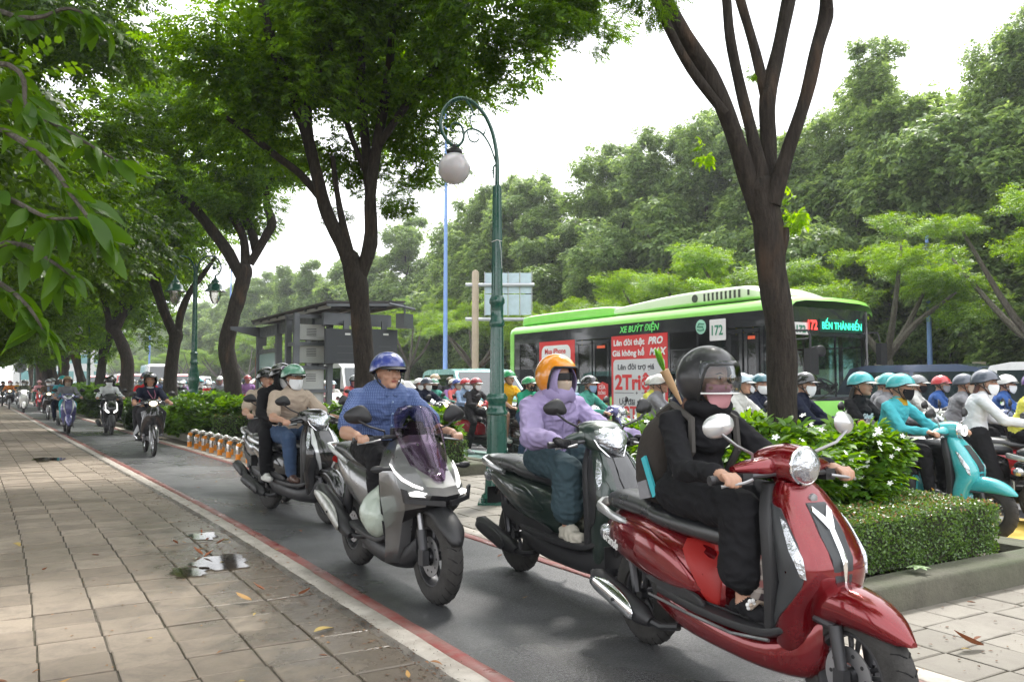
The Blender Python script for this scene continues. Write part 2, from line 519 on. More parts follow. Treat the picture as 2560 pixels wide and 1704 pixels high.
g = MB(); g.add([(-700, -700, -0.14), (900, -700, -0.14), (900, 900, -0.14), (-700, 900, -0.14)], [(0, 1, 2, 3)])
tag(g.build('ground', mat('bare_earth', (0.12, 0.1, 0.07), 0.95, var=0.2, vscale=0.3)), kind='structure')
ribbon('path', 1.955, 3.44, 0.0, M_ASPH)
DENSE = [-4 + 0.12 * i for i in range(170)] + [16.5 + 1.5 * i for i in range(110)]
ribbon('path_kerb_red', 1.865, 1.958, 0.014, M_RK, 0.1, ys=DENSE, jit=0.004)
ribbon('path_kerb_white', 1.745, 1.864, 0.018, M_WK, 0.1, ys=DENSE, jit=0.005)
ribbon('path_kerb_red', 3.437, 3.51, 0.014, M_RK, 0.1, ys=DENSE, jit=0.004)
ribbon('path_kerb_white', 3.511, 3.64, 0.02, M_WK, 0.1, ys=DENSE, jit=0.005)
ribbon('pavement_edge', 1.655, 1.75, 0.0125, M_DIRT, ys=YS)
ribbon('pavement_bed', -9, 1.66, 0.0095, M_MOSS)
ribbon('sidewalk_bed', 3.635, 6.75, 0.0095, M_MOSS)
rk = ribbon('road_kerb', 6.72, 6.9, 0.1, M_CURB, 0.2)
road = ribbon('road', 6.89, 21.5, -0.002, M_ROAD)

def patch(name, pts, z, m):
 b = MB(); b.add([(x, y, z) for x, y in pts], [tuple(range(len(pts)))])
 return tag(b.build(name, m), kind='structure')
patch('road_marking', [(6.92, 9.5), (8.3, 9.5), (8.0, 16.5), (6.7, 17.5)], 0.003, mat('green_road_paint', (0.16, 0.27, 0.24), 0.7, var=0.2, vscale=2))
patch('road_marking', [(6.72, 14.9), (7.0, 14.9), (6.95, 17.4), (6.6, 17.4)], 0.0075, mat('orange_road_paint', (0.6, 0.3, 0.12), 0.7, var=0.2, vscale=3))
patch('road_marking', [(6.95, 3.2), (8.6, 4.4), (8.6, 5.4), (6.95, 4.2)], 0.003, mat('yellow_road_paint', (0.62, 0.42, 0.07), 0.65, var=0.15, vscale=3))
patch('road_marking', [(6.95, 1.0), (8.6, 2.2), (8.6, 3.0), (6.95, 1.8)], 0.003, MATS['yellow_road_paint'])

def tile_mesh(w, d, h, seed):
 r = random.Random(seed); b = MB(); c = 0.006
 T = [r.uniform(-.0018, .0018) for _ in range(4)]
 x, y = w / 2, d / 2
 vs = [(-x, -y, -h), (x, -y, -h), (x, y, -h), (-x, y, -h), (-x, -y, -.004), (x, -y, -.004), (x, y, -.004), (-x, y, -.004),
  (-x + c, -y + c, T[0]), (x - c, -y + c, T[1]), (x - c, y - c, T[2]), (-x + c, y - c, T[3])]
 fs = [(0, 1, 5, 4), (1, 2, 6, 5), (2, 3, 7, 6), (3, 0, 4, 7), (4, 5, 9, 8), (5, 6, 10, 9), (6, 7, 11, 10), (7, 4, 8, 11), (8, 9, 10, 11)]
 b.add(vs, fs)
 return b.mesh('tile', M_TILE, smooth=False)
TM = [tile_mesh(0.294, 0.294, 0.03, i) for i in range(5)]
TMS = [m.copy() for m in TM]
M_TILES = ground_mat('sidewalk_tile', 'tile_side')
for m in TMS: m.materials[0] = M_TILES
pave = tag(empty('pavement', (0, 0, 0)), kind='structure')
rt = random.Random(5)
PITCH = 0.305
def far_tiles(name, xs, y0, y1, skip=None, rotk=0.0):
 b = MB()
 for x in xs:
  y = y0 + rt.uniform(0, 0.02)
  while y < y1:
   if not (skip and skip(x, y)):
    z = 0.018 + rt.uniform(-.003, .003); o = bend(y); w, d = .1465, .1455
    b.add([(x + o - w, y - d, 0), (x + o + w, y - d, 0), (x + o + w, y + d, 0), (x + o - w, y + d, 0),
     (x + o - w, y - d, z), (x + o + w, y - d, z + rt.uniform(-.002, .002)), (x + o + w, y + d, z), (x + o - w, y + d, z)],
     [(4, 5, 6, 7), (0, 1, 5, 4), (1, 2, 6, 5), (2, 3, 7, 6), (3, 0, 4, 7)])
   y += PITCH
 o = b.build(name, M_TILEF, smooth=False)
 return tag(o, kind='stuff')
XL = [0.008 - PITCH * k for k in range(4, -1, -1)] + [0.008 + PITCH * k for k in range(1, 6)]
def lay(px, xs, y0, n, skip=None, TM=TM):
 for x in xs:
  off = rt.uniform(-.02, .02)
  for k in range(n):
   y = y0 + PITCH * k + off
   if skip and skip(x, y): continue
   t = link('tile', rt.choice(TM), px)
   t.location = (x + bend(y) + rt.uniform(-.002, .002), y, 0.018 + rt.uniform(-.003, .0035))
   t.rotation_euler = (rt.uniform(-.006, .006), rt.uniform(-.006, .006), R(-1.2) + rt.uniform(-.008, .008) + (PI if rt.random() < .5 else 0))
lay(pave, XL, 2.0, 33)
far_tiles('pavement_paving', [0.008 + PITCH * k for k in range(-28, 6)], 12.07, 70)
far_tiles('pavement_paving', [0.008 + PITCH * k for k in range(-28, -4)], -3, 12.0)
far_tiles('pavement_paving', XL, -3, 1.8)
side = tag(empty('sidewalk', (0, 0, 0)), kind='structure')
def in_planter(x, y):
 if 3.98 < x < 6.35 and 3.06 < y < 6.6: return True
 if 3.98 < x < 6.1 and 10.7 < y < 13.4: return True
 if 3.6 < x - bend(y) < 6.3 and 18.6 < y: return True
 return False
XR = [3.8 + PITCH * k for k in range(10)]
lay(side, XR, 1.1, 32, in_planter, TMS)
far_tiles('sidewalk_paving', XR, 1.1 + 32 * PITCH, 60, in_planter)
far_tiles('sidewalk_paving', XR, -4, 1.0)

M_WATER = glass('puddle_water', (.62, .58, .53), .015, .06, 1.0)
def puddle(cx, cy, rx, ry, seed, z=0.0265):
 b = MB(); N = 48; vs = [(cx, cy, z)]
 for k in range(N):
  a = 2 * PI * k / N
  q = 1 + 0.55 * noise.noise(Vector((math.cos(a) * 1.7, math.sin(a) * 1.7, seed))) + 0.15 * noise.noise(Vector((math.cos(a) * 6, math.sin(a) * 6, seed)))
  vs.append((cx + rx * q * math.cos(a), cy + ry * q * math.sin(a), z))
 b.add(vs, [(0, 1 + k, 1 + (k + 1) % N) for k in range(N)])
 return tag(b.build('puddle', M_WATER, smooth=False), kind='structure')
puddle(1.38, 6.4, 0.2, 0.28, 1.0); puddle(1.48, 7.6, .1, .2, 7.0); puddle(1.12, 6.2, 0.12, 0.16, 2.0)
puddle(0.63, 16.6, 0.22, 0.5, 9.0)

def leaf_shape(L, W, curl, n=5, fold=0.25):
 """an ovate leaf blade along +Y with a folded midrib"""
 vs, fs = [], []
 for i in range(n + 1):
  t = i / n
  w = W * (math.sin(PI * min(1, t * 0.96 + 0.02)) ** 0.75) * (1 - 0.25 * t)
  zz = curl * (t * t) * L
  vs += [(-w / 2, t * L, zz + fold * w / 2), (0, t * L, zz), (w / 2, t * L, zz + fold * w / 2)]
 for i in range(n):
  a = i * 3
  fs += [(a, a + 1, a + 4, a + 3), (a + 1, a + 2, a + 5, a + 4)]
 return vs, fs
BROWN = [mat('dry_leaf_%d' % i, c, 0.7, var=0.2, vscale=30) for i, c in enumerate([(0.28, 0.13, 0.05), (0.36, 0.2, 0.06), (0.2, 0.09, 0.05), (0.42, 0.3, 0.09), (0.3, 0.1, 0.04)])]
for i in range(5):
 b = MB(); vs, fs = leaf_shape(0.05 + .012 * i, 0.024 + .004 * i, (-.2, .3, .15, -.1, .5)[i], 5, (.5, .3, .8, .4, .9)[i]); b.add([(x, y, z + .008) for x, y, z in vs], fs)
 globals().setdefault('DRY', []).append(b.mesh('fallen_leaf', BROWN[i]))
rl = random.Random(21)
for k in range(85):
 if k < 55:
  x = rl.uniform(-0.1, 1.8); y = 2.3 + abs(rl.gauss(0, 3.4)); z = 0.024
  if k > 30: x = rl.uniform(1.2, 1.85); y = rl.uniform(4.8, 8.5)
  lab, grp = 'small dry brown leaf fallen on the tiled pavement left of the path', 'leaves fallen on the pavement'
 elif k < 72:
  x = rl.uniform(3.7, 6.2); y = rl.uniform(0.6, 3.0); z = 0.026
  lab, grp = 'small dry brown leaf fallen on the sidewalk in front of the planter', 'leaves fallen on the sidewalk'
 else:
  x = rl.uniform(2.0, 3.5); y = rl.uniform(3, 12); z = 0.002
  lab, grp = 'small dry leaf lying on the dark asphalt path', 'leaves fallen on the path'
 o = link('fallen_leaf', rl.choice(DRY)); tag(o, lab, 'leaf', grp)
 o.location = (x + bend(y), y, z); s = rl.uniform(0.45, 1.0); o.scale = (s, s, s)
 o.rotation_euler = (rl.uniform(-.1, .1), rl.uniform(-.1, .1), rl.uniform(0, 6.28))
for (p, s, lab, mi) in (((1.4, 4.32), 1.7, 'large yellow brown leaf lying flat on the damp pavement near the kerb', 3), ((1.279, 5.132), 1.9, 'long curled dry leaf on the pavement below the puddle', 1),
      ((0.086, 7.975), 1.5, 'curled tan leaf at the far left of the pavement', 3), ((1.719, 3.6), 1.2, 'ribbed brown leaf beside the white kerb edge', 0), ((4.155, 2.408), 1.6, 'curled orange brown leaf alone on the right sidewalk', 4),
      ((1.36, 6.946), 1.3, 'brown serrated leaf lying at the edge of the puddle', 0)):
 o = link('fallen_leaf', DRY[mi]); tag(o, lab, 'leaf'); o.location = (p[0], p[1], 0.026); o.scale = (s, s, s); o.rotation_euler = (0, 0, s * 40)

def scraps(name, n, fx, y0, y1, m, seed, s0=.004, s1=.016, z=.03):
 r = random.Random(seed); b = MB()
 for k in range(n):
  y = y0 + (y1 - y0) * r.random() ** 1.6; x = fx(r) + bend(y); s = r.uniform(s0, s1); a = r.uniform(0, 6.28); t = r.uniform(.25, .8)
  c_, d_ = math.cos(a) * s, math.sin(a) * s; h = r.uniform(.001, .006)
  b.add([(x - c_, y - d_, z), (x + d_ * t, y - c_ * t, z + h), (x + c_, y + d_, z), (x - d_ * t, y + c_ * t, z + h * .5)], [(0, 1, 2, 3)])
 return tag(b.build(name, m, smooth=False), kind='stuff')
scraps('leaf_litter', 900, lambda r: 1.74 - abs(r.gauss(0, .16)), 2.4, 16, mat('litter_brown', (.12, .06, .03), .8, var=.5, vscale=40), 1, z=.021)
scraps('leaf_litter', 420, lambda r: r.uniform(-.6, 1.7), 2.0, 14, mat('litter_tan', (.3, .17, .08), .8, var=.4, vscale=40), 2, .003, .013, .0235)
scraps('grit', 1500, lambda r: 1.68 + r.gauss(0, .07), 2.4, 12, mat('dark_grit', (.035, .03, .026), .9), 3, .002, .006, .021)
scraps('leaf_litter', 300, lambda r: r.uniform(3.7, 6.2), .8, 3.0, MATS['litter_brown'], 4, .003, .014, .025)
scraps('leaf_litter', 260, lambda r: 3.53 + r.gauss(0, .12), 2.0, 14, MATS['litter_tan'], 5, .004, .014, .024)

# ================================================================== PLANTS
L_TREE = leafmat('street_tree_leaf', (0.03, 0.08, 0.008), (0.10, 0.21, 0.02), 0.6)
L_WOOD = leafmat('wood_leaf', (0.055, 0.105, 0.03), (0.21, 0.31, 0.10), 0.46)
L_FLAME = leafmat('feathery_leaf', (0.045, 0.12, 0.012), (0.17, 0.30, 0.03), 0.45)
L_SHRUB = leafmat('shrub_leaf', (0.04, 0.11, 0.012), (0.13, 0.27, 0.03), 0.4, 0.35)
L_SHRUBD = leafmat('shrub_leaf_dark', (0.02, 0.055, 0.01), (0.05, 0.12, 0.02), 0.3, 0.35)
L_HEDGE = leafmat('hedge_leaf', (0.03, 0.08, 0.012), (0.12, 0.22, 0.04), 0.3, 0.3, 0.6)
M_PETAL = mat('white_petal', (0.85, 0.87, 0.82), 0.6)

def bark(name, c1, c2, c3):
 m = bpy.data.materials.new(name); m.use_nodes = True
 n, l = m.node_tree.nodes, m.node_tree.links; b = n['Principled BSDF']
 t = n.new('ShaderNodeTexCoord'); mp = n.new('ShaderNodeMapping'); mp.inputs['Scale'].default_value = (1.3, 1.3, 0.3)
 l.new(t.outputs['Object'], mp.inputs[0])
 a = n.new('ShaderNodeTexNoise'); a.inputs['Scale'].default_value = 22; a.inputs['Detail'].default_value = 8; a.inputs['Roughness'].default_value = 0.7
 a2 = n.new('ShaderNodeTexNoise'); a2.inputs['Scale'].default_value = 3.2; a2.inputs['Detail'].default_value = 5
 l.new(mp.outputs[0], a.inputs['Vector']); l.new(mp.outputs[0], a2.inputs['Vector'])
 r = n.new('ShaderNodeValToRGB'); e = r.color_ramp.elements; e[0].position = 0.35; e[0].color = (*c1, 1); e[1].position = 0.68; e[1].color = (*c2, 1)
 l.new(a.outputs['Fac'], r.inputs[0])
 x = n.new('ShaderNodeMix'); x.data_type = 'RGBA'; x.inputs[7].default_value = (*c3, 1)
 q = n.new('ShaderNodeMapRange'); q.inputs[1].default_value = 0.56; q.inputs[2].default_value = 0.68; q.inputs[4].default_value = 0.6
 l.new(a2.outputs['Fac'], q.inputs[0]); l.new(q.outputs[0], x.inputs[0]); l.new(r.outputs[0], x.inputs[6]); l.new(x.outputs[2], b.inputs['Base Color'])
 b.inputs['Roughness'].default_value = 0.85; b.inputs['Specular IOR Level'].default_value = 0.3
 bp = n.new('ShaderNodeBump'); bp.inputs['Strength'].default_value = 1.0; bp.inputs['Distance'].default_value = 0.05
 l.new(a.outputs['Fac'], bp.inputs['Height']); l.new(bp.outputs[0], b.inputs['Normal'])
 MATS[name] = m
 return m
M_BARK = bark('dark_bark', (0.02, 0.016, 0.013), (0.06, 0.048, 0.039), (0.13, 0.08, 0.05))
M_BARK2 = bark('grey_bark', (0.07, 0.06, 0.05), (0.2, 0.18, 0.15), (0.12, 0.1, 0.08))

def np_mesh(name, V, faces_n, nv, m, smooth=False):
 """V: (k*nv,3); every nv verts make faces given by faces_n (list of index tuples of equal length 4)"""
 k = len(V) // nv
 F = np.concatenate([np.array(faces_n)[None] + np.arange(k)[:, None, None] * nv]).reshape(-1, len(faces_n[0]))
 me = bpy.data.meshes.new(name)
 me.vertices.add(len(V)); me.vertices.foreach_set('co', V.astype(np.float32).ravel())
 w = F.shape[1]
 me.loops.add(F.size); me.loops.foreach_set('vertex_index', F.astype(np.int32).ravel())
 me.polygons.add(len(F)); me.polygons.foreach_set('loop_start', (np.arange(len(F)) * w).astype(np.int32))
 me.polygons.foreach_set('loop_total', np.full(len(F), w, np.int32))
 me.materials.append(m)
 me.update(calc_edges=True)
 return me

def unit(a): return a / (np.linalg.norm(a, axis=-1, keepdims=True) + 1e-9)

def lobe_mesh(name, n_spray, leaflets, L, W, spray_len, m, flat=1.0, droop=0.35, seed=0, clump=7, nv=4, hang=0.5, core=0.15):
 """a unit-radius lobe of a crown: sprays of leaflets spread through an uneven volume"""
 g = np.random.default_rng(seed)
 cl = unit(g.normal(size=(clump, 3))) * g.uniform(0.45, 0.85, (clump, 1))
 cr = g.uniform(0.28, 0.5, clump)
 idx = g.integers(0, clump, n_spray)
 d = unit(g.normal(size=(n_spray, 3)))
 rad = g.uniform(core, 1, n_spray) ** 0.5
 P = cl[idx] + d * (rad * cr[idx])[:, None]
 P[:, 2] *= flat
 out = unit(P * np.array([1, 1, .4]) + g.normal(size=P.shape) * 0.5)
 out[:, 2] = out[:, 2] * 0.5 - droop * g.uniform(0, 1.6, n_spray)
 ax = unit(out)
 up = np.tile(np.array([0, 0, 1.0]), (n_spray, 1)) + g.normal(size=P.shape) * 0.35
 sd = unit(np.cross(ax, up)); nm = unit(np.cross(sd, ax))
 V = []
 for j in range(leaflets):
  t = (j // 2 + 0.5) / ((leaflets + 1) / 2)
  sgn = 1 if j % 2 else -1
  if j == leaflets - 1 and leaflets % 2: sgn = 0
  b = P + ax * (t * spray_len)[..., None] if hasattr(t, 'shape') else P + ax * (t * spray_len)
  dr = unit(ax * (0.55 if sgn else 1) + sd * sgn * 0.85 - np.array([0, 0, hang]) * g.uniform(0, .8, (n_spray, 1)) + g.normal(size=P.shape) * 0.12)
  sw = unit(np.cross(dr, nm + g.normal(size=P.shape) * 0.25)); up2 = np.cross(sw, dr)
  ll = L * g.uniform(0.7, 1.15, (n_spray, 1)); ww = W * g.uniform(0.8, 1.15, (n_spray, 1))
  if nv == 4:
   V.append(np.stack([b, b + dr * ll * .45 + sw * ww * .5 + up2 * ww * .15, b + dr * ll, b + dr * ll * .45 - sw * ww * .5 + up2 * ww * .15], 1))
  else:
   V.append(np.stack([b, b + dr * ll * .3 + sw * ww * .46 + up2 * ww * .12, b + dr * ll * .7 + sw * ww * .38 + up2 * ww * .1, b + dr * ll - up2 * ww * .3,
       b + dr * ll * .7 - sw * ww * .38 + up2 * ww * .1, b + dr * ll * .3 - sw * ww * .46 + up2 * ww * .12], 1))
 V = np.concatenate(V, 0).reshape(-1, 3)
 if nv == 4: return np_mesh(name, V, [(0, 1, 2, 3)], 4, m)
 return np_mesh(name, V, [(0, 1, 4, 5), (1, 2, 3, 4)], 6, m)

TREE_LOBES = [lobe_mesh('crown', 640, 11, 0.058, 0.032, 0.2, L_TREE, flat=0.75, seed=s, nv=6, clump=9) for s in (1, 2, 3)]
SPROUT = lobe_mesh('crown', 16, 7, .42, .22, .9, leafmat('sprout_leaf', (.09, .2, .02), (.2, .36, .04), .5), flat=.8, seed=6, nv=6, clump=4)
L_TREE_SHADED = leafmat('street_tree_leaf_shaded', (.02, .055, .007), (.07, .15, .015), .5)  # darker copy of the street tree leaf, canopy shade put into its colour
SHADED_LOBES = [m.copy() for m in TREE_LOBES]
for m in SHADED_LOBES: m.materials[0] = L_TREE_SHADED
WOOD_LOBES = [lobe_mesh('crown', 1150, 5, 0.12, 0.062, 0.14, L_WOOD, flat=0.95, seed=s, clump=13, droop=0.5) for s in (11, 12, 13, 14)]
FLAME_LOBES = [lobe_mesh('crown', 430, 8, 0.085, 0.032, 0.3, L_FLAME, flat=0.32, droop=0.15, seed=s, clump=9, hang=0.15) for s in (21, 22, 23)]
SHRUB_LOBES = [lobe_mesh('foliage', 750, 6, 0.2, 0.085, 0.16, L_SHRUB, flat=0.9, droop=-0.2, seed=s, nv=6, clump=9, hang=0.1, core=.3) for s in (31, 32)]
SHRUB_NEAR = [lobe_mesh('foliage', 520, 5, 0.3, 0.125, 0.2, L_SHRUB, flat=0.9, droop=-0.1, seed=s, nv=6, clump=9, hang=0.2, core=.3) for s in (36, 37)]
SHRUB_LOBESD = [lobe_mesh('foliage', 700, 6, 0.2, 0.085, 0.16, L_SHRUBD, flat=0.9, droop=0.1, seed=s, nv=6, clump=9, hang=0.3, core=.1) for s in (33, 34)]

def limb(b, pts, rads, n=10, sub=4, knob=0.06, seed=0):
 """a smooth tapering limb with uneven girth"""
 P = [Vector(p) for p in pts]; Q, W = [], []
 for i in range(len(P) - 1):
  p0, p1, p2, p3 = P[max(i - 1, 0)], P[i], P[i + 1], P[min(i + 2, len(P) - 1)]
  for k in range(sub if i < len(P) - 2 else sub + 1):
   u = k / sub
   q = 0.5 * ((2 * p1) + (-p0 + p2) * u + (2 * p0 - 5 * p1 + 4 * p2 - p3) * u * u + (-p0 + 3 * p1 - 3 * p2 + p3) * u ** 3)
   r = rads[i] * (1 - u) + rads[i + 1] * u
   Q.append(q); W.append(r * (1 + knob * 2.2 * noise.noise(q * 3.1 + Vector((seed, 0, 0)))))
 b.tube(Q, W, n)

def tree(name, base, trunk, limbs, lobes, label, cat='tree', group=None, lobe_set=TREE_LOBES, bk=None, seed=0, stuffk=True, n=12):
 r = random.Random(seed)
 root = empty(name, base, 0, label, cat, group)
 B = Vector(base)
 inv = lambda p: tuple(Vector(p) - B)
 b = MB(); limb(b, [inv(p[:3]) for p in trunk], [p[3] for p in trunk], n=n, seed=seed); q_ = trunk[-1][3] * 1.0; b.ell(inv(trunk[-1][:3]), (q_, q_, q_ * 1.3), 12, 8); b.build('trunk', bk or M_BARK, root)
 for L in limbs:
  b = MB(); limb(b, [inv(p[:3]) for p in L], [p[3] for p in L], n=max(6, n - 3), seed=seed + 1); b.build('limb', bk or M_BARK, root)
 for (c, s) in lobes:
  o = link('crown', r.choice(lobe_set), root)
  o.location = inv(c); s *= r.uniform(.92, 1.08); o.scale = (s, s, s * r.uniform(.85, 1.1))
  o.rotation_euler = (r.uniform(-.3, .3), r.uniform(-.3, .3), r.uniform(0, 6.28)); o['kind'] = 'stuff'
 return root

def W4(p, w): return (*p, w / 2)
b0 = (4.9, 4.29, 0)
t1 = tree('street_tree', b0,
 [(*b0, .15), W4((4.897, 4.291, 0.647), 0.240), W4((4.898, 4.29, 1.202), 0.216), W4((4.897, 4.291, 1.704), 0.216), W4((4.844, 4.322, 2.169), 0.216), W4((4.829, 4.331, 2.494), 0.224), W4((4.788, 4.356, 2.756), 0.208)],
 [[W4((4.82, 4.337, 2.429), 0.160), W4((4.695, 4.412, 2.887), 0.136), W4((4.507, 4.409, 3.283), 0.128), W4((4.387, 4.481, 3.609), 0.136), W4((4.168, 4.495, 3.862), 0.104), W4((4.048, 4.567, 4.121), 0.104), W4((3.796, 4.602, 4.459), 0.080), W4((3.628, 4.586, 4.85), 0.048)],
 [W4((4.451, 4.384, 3.293), 0.072), W4((4.207, 4.472, 3.604), 0.068), W4((4.006, 4.476, 3.852), 0.064), W4((3.901, 4.539, 4.139), 0.056)],
 [W4((4.809, 4.343, 2.658), 0.144), W4((4.746, 4.382, 3.117), 0.096), W4((4.742, 4.5, 3.55), 0.080), W4((4.676, 4.54, 3.955), 0.076), W4((4.651, 4.555, 4.33), 0.072), W4((4.674, 4.658, 5.004), 0.040)],
 [W4((4.862, 4.37, 2.668), 0.160), W4((4.915, 4.396, 3.113), 0.120), W4((4.914, 4.397, 3.482), 0.120), W4((5.027, 4.387, 3.874), 0.104), W4((5.145, 4.375, 4.308), 0.104), W4((5.257, 4.308, 4.935), 0.064)],
 [W4((4.909, 4.4, 3.465), 0.080), W4((4.878, 4.477, 3.874), 0.080), W4((4.812, 4.575, 4.343), 0.072), W4((4.701, 4.642, 4.865), 0.040)],
 [W4((4.812, 4.284, 2.647), 0.136), W4((4.879, 4.185, 3.024), 0.104), W4((4.963, 4.076, 3.429), 0.096), W4((4.995, 3.999, 3.765), 0.096), W4((5.053, 3.964, 3.998), 0.112), W4((4.98, 3.891, 4.17), 0.080), W4((4.975, 3.777, 4.596), 0.048)],
 [W4((4.9, 4.289, 2.234), 0.056), W4((4.894, 4.234, 2.394), 0.064), W4((4.895, 4.234, 2.469), 0.056)]],
 [((3.6, 5.6, 6.6), 1.5), ((4.6, 4.6, 7.2), 1.7), ((5.8, 3.6, 6.9), 1.5), ((3.639, 4.346, 4.056), .3), ((4.2, 6.4, 7.0), 1.4)],
 'dark street tree with four bare limbs forking above the flowering planter', 'tree', 'street trees along the path', seed=1, n=18)
for (p, s) in (((4.314, 4.408, 3.012), .09), ((4.967, 4.132, 2.636), .13), ((4.921, 4.16, 2.524), .08), ((4.753, 4.378, 3.664), .05)):
 o = link('crown', SPROUT, t1); o.location = Vector(p) - Vector(b0); o.scale = (s * 2.2, s * 2.2, s * 2.2) if s < .2 else (s * 1.7,) * 3; o['kind'] = 'stuff'
 o.scale = (s, s, s)
b0 = (4.34, 11.39, 0)
tree('street_tree', b0,
 [(*b0, .24), W4((4.363, 11.378, 0.601), 0.318), W4((4.372, 11.373, 1.528), 0.284), W4((4.323, 11.402, 2.274), 0.284), W4((4.277, 11.43, 2.712), 0.310), W4((4.199, 11.477, 3.089), 0.258)],
 [[W4((4.256, 11.442, 2.65), 0.224), W4((4.128, 11.519, 3.215), 0.206), W4((3.892, 11.661, 3.783), 0.189), W4((3.758, 11.742, 4.353), 0.172), W4((3.627, 11.82, 4.926), 0.163), W4((3.319, 11.772, 5.622), 0.172), W4((3.045, 11.703, 6.235), 0.138), W4((2.851, 11.703, 7.063), 0.086)],
 [W4((3.837, 11.694, 3.96), 0.112), W4((3.553, 11.865, 4.353), 0.112), W4((3.173, 11.86, 4.584), 0.103), W4((2.802, 11.849, 4.837), 0.086), W4((2.516, 11.905, 5.021), 0.060)],
 [W4((3.724, 11.762, 4.48), 0.120), W4((3.64, 11.813, 5.31), 0.138), W4((3.804, 11.714, 6.146), 0.103), W4((3.577, 11.85, 7.053), 0.077)],
 [W4((4.276, 11.43, 2.775), 0.206), W4((4.433, 11.336, 3.341), 0.206), W4((4.428, 11.339, 4.036), 0.172), W4((4.493, 11.3, 4.671), 0.155), W4((4.596, 11.238, 5.438), 0.138), W4((4.672, 11.192, 6.21), 0.120), W4((4.693, 11.18, 7.183), 0.086)],
 [W4((4.465, 11.433, 3.931), 0.138), W4((4.405, 11.47, 4.763), 0.138), W4((4.333, 11.512, 5.537), 0.129), W4((4.354, 11.5, 6.381), 0.112), W4((4.365, 11.377, 7.313), 0.069)],
 [W4((4.22, 11.464, 3.089), 0.112), W4((4.098, 11.537, 3.593), 0.103), W4((4.013, 11.588, 4.099), 0.086), W4((3.954, 11.624, 4.608), 0.069)],
 [W4((4.493, 11.3, 4.703), 0.103), W4((4.72, 11.047, 5.15), 0.112), W4((4.997, 10.764, 5.622), 0.103), W4((5.348, 10.436, 6.151), 0.086), W4((5.564, 10.19, 6.548), 0.060)],
 [W4((4.386, 11.481, 4.442), 0.086), W4((4.174, 11.608, 5.085), 0.086), W4((4.004, 11.711, 5.796), 0.077), W4((3.897, 11.775, 6.708), 0.060)]],
 [((3.101, 11.436, 5.721), 1.45), ((3.908, 11.651, 6.598), 1.6), ((4.672, 11.192, 6.21), 1.5), ((5.325, 10.8, 5.695), 1.15), ((5.424, 9.808, 6.186), 1.3), ((5.925, 9.273, 6.218), 1.05), ((6.214, 8.633, 6.097), .62),
 ((6.225, 8.509, 5.74), .35), ((5.339, 11.492, 5.174), .95), ((5.657, 11.767, 4.64), .5), ((3.658, 12.035, 5.246), 1.2), ((3.106, 12.6, 5.113), .9), ((2.574, 12.22, 5.622), 1.1), ((4.444, 11.329, 7.704), 1.9), ((5.275, 9.664, 7.292), 1.8),
 ((2.772, 11.167, 7.172), 1.9), ((4.767, 11.135, 3.909), .36), ((4.952, 13.357, 6.05), 1.3), ((5.832, 12.829, 6.725), 1.3), ((4.255, 12.61, 4.882), .6), ((4.117, 13.859, 7.403), 1.5), ((4.994, 11.932, 4.895), .6),
 ((5.91, 11.382, 6.261), .8), ((5.37, 9.956, 5.804), .5), ((5.83, 9.68, 5.925), .6), ((4.089, 11.893, 3.779), .25), ((4.9, 12.222, 4.468), .5)],
 'large dark trunked street tree spreading over the blue shirted rider', 'tree', 'street trees along the path', seed=2, n=16)
b0 = (4.72, 21.08, 0)
tree('street_tree', b0,
 [(*b0, .26), W4((4.725, 21.077, 1.32), .42), W4((4.579, 21.165, 2.198), .38), W4((4.686, 21.101, 2.884), .36), W4((4.844, 21.006, 3.572), .36), W4((4.938, 20.949, 4.065), .38)],
 [[W4((4.838, 21.009, 3.966), .26), W4((4.555, 21.063, 4.543), .3), W4((4.144, 21.076, 5.078), .26), W4((3.707, 21.105, 5.593), .24), W4((3.204, 21.407, 6.031), .18), W4((2.693, 21.714, 6.86), .12)],
 [W4((4.953, 20.94, 4.164), .26), W4((4.91, 20.966, 4.856), .2), W4((4.735, 21.071, 5.303), .2), W4((4.473, 21.228, 5.85), .2), W4((4.292, 21.337, 6.648), .14)],
 [W4((5.044, 20.885, 4.262), .2), W4((5.372, 20.688, 4.955), .22), W4((5.494, 20.615, 5.303), .24), W4((5.361, 20.695, 5.85), .14), W4((5.481, 20.623, 6.348), .14), W4((5.648, 20.522, 6.548), .1)],
 [W4((5.217, 21.015, 4.591), .2), W4((5.125, 21.07, 5.091), .22), W4((4.904, 21.203, 5.693), .18), W4((4.851, 21.235, 6.397), .12)]],
 [((4.04, 20.905, 6.163), 1.9), ((4.963, 20.934, 6.719), 1.7), ((3.306, 21.346, 7.118), 2.2), ((4.375, 20.704, 7.757), 2.2), ((5.168, 21.044, 5.459), .8), ((2.695, 21.713, 6.163), 1.5),
 ((4.643, 19.959, 5.733), .9)],
 'street tree with a crooked trunk beside the bus shelter', 'tree', 'street trees along the path', seed=3, n=12)
b0 = (4.03, 25.58, 0)
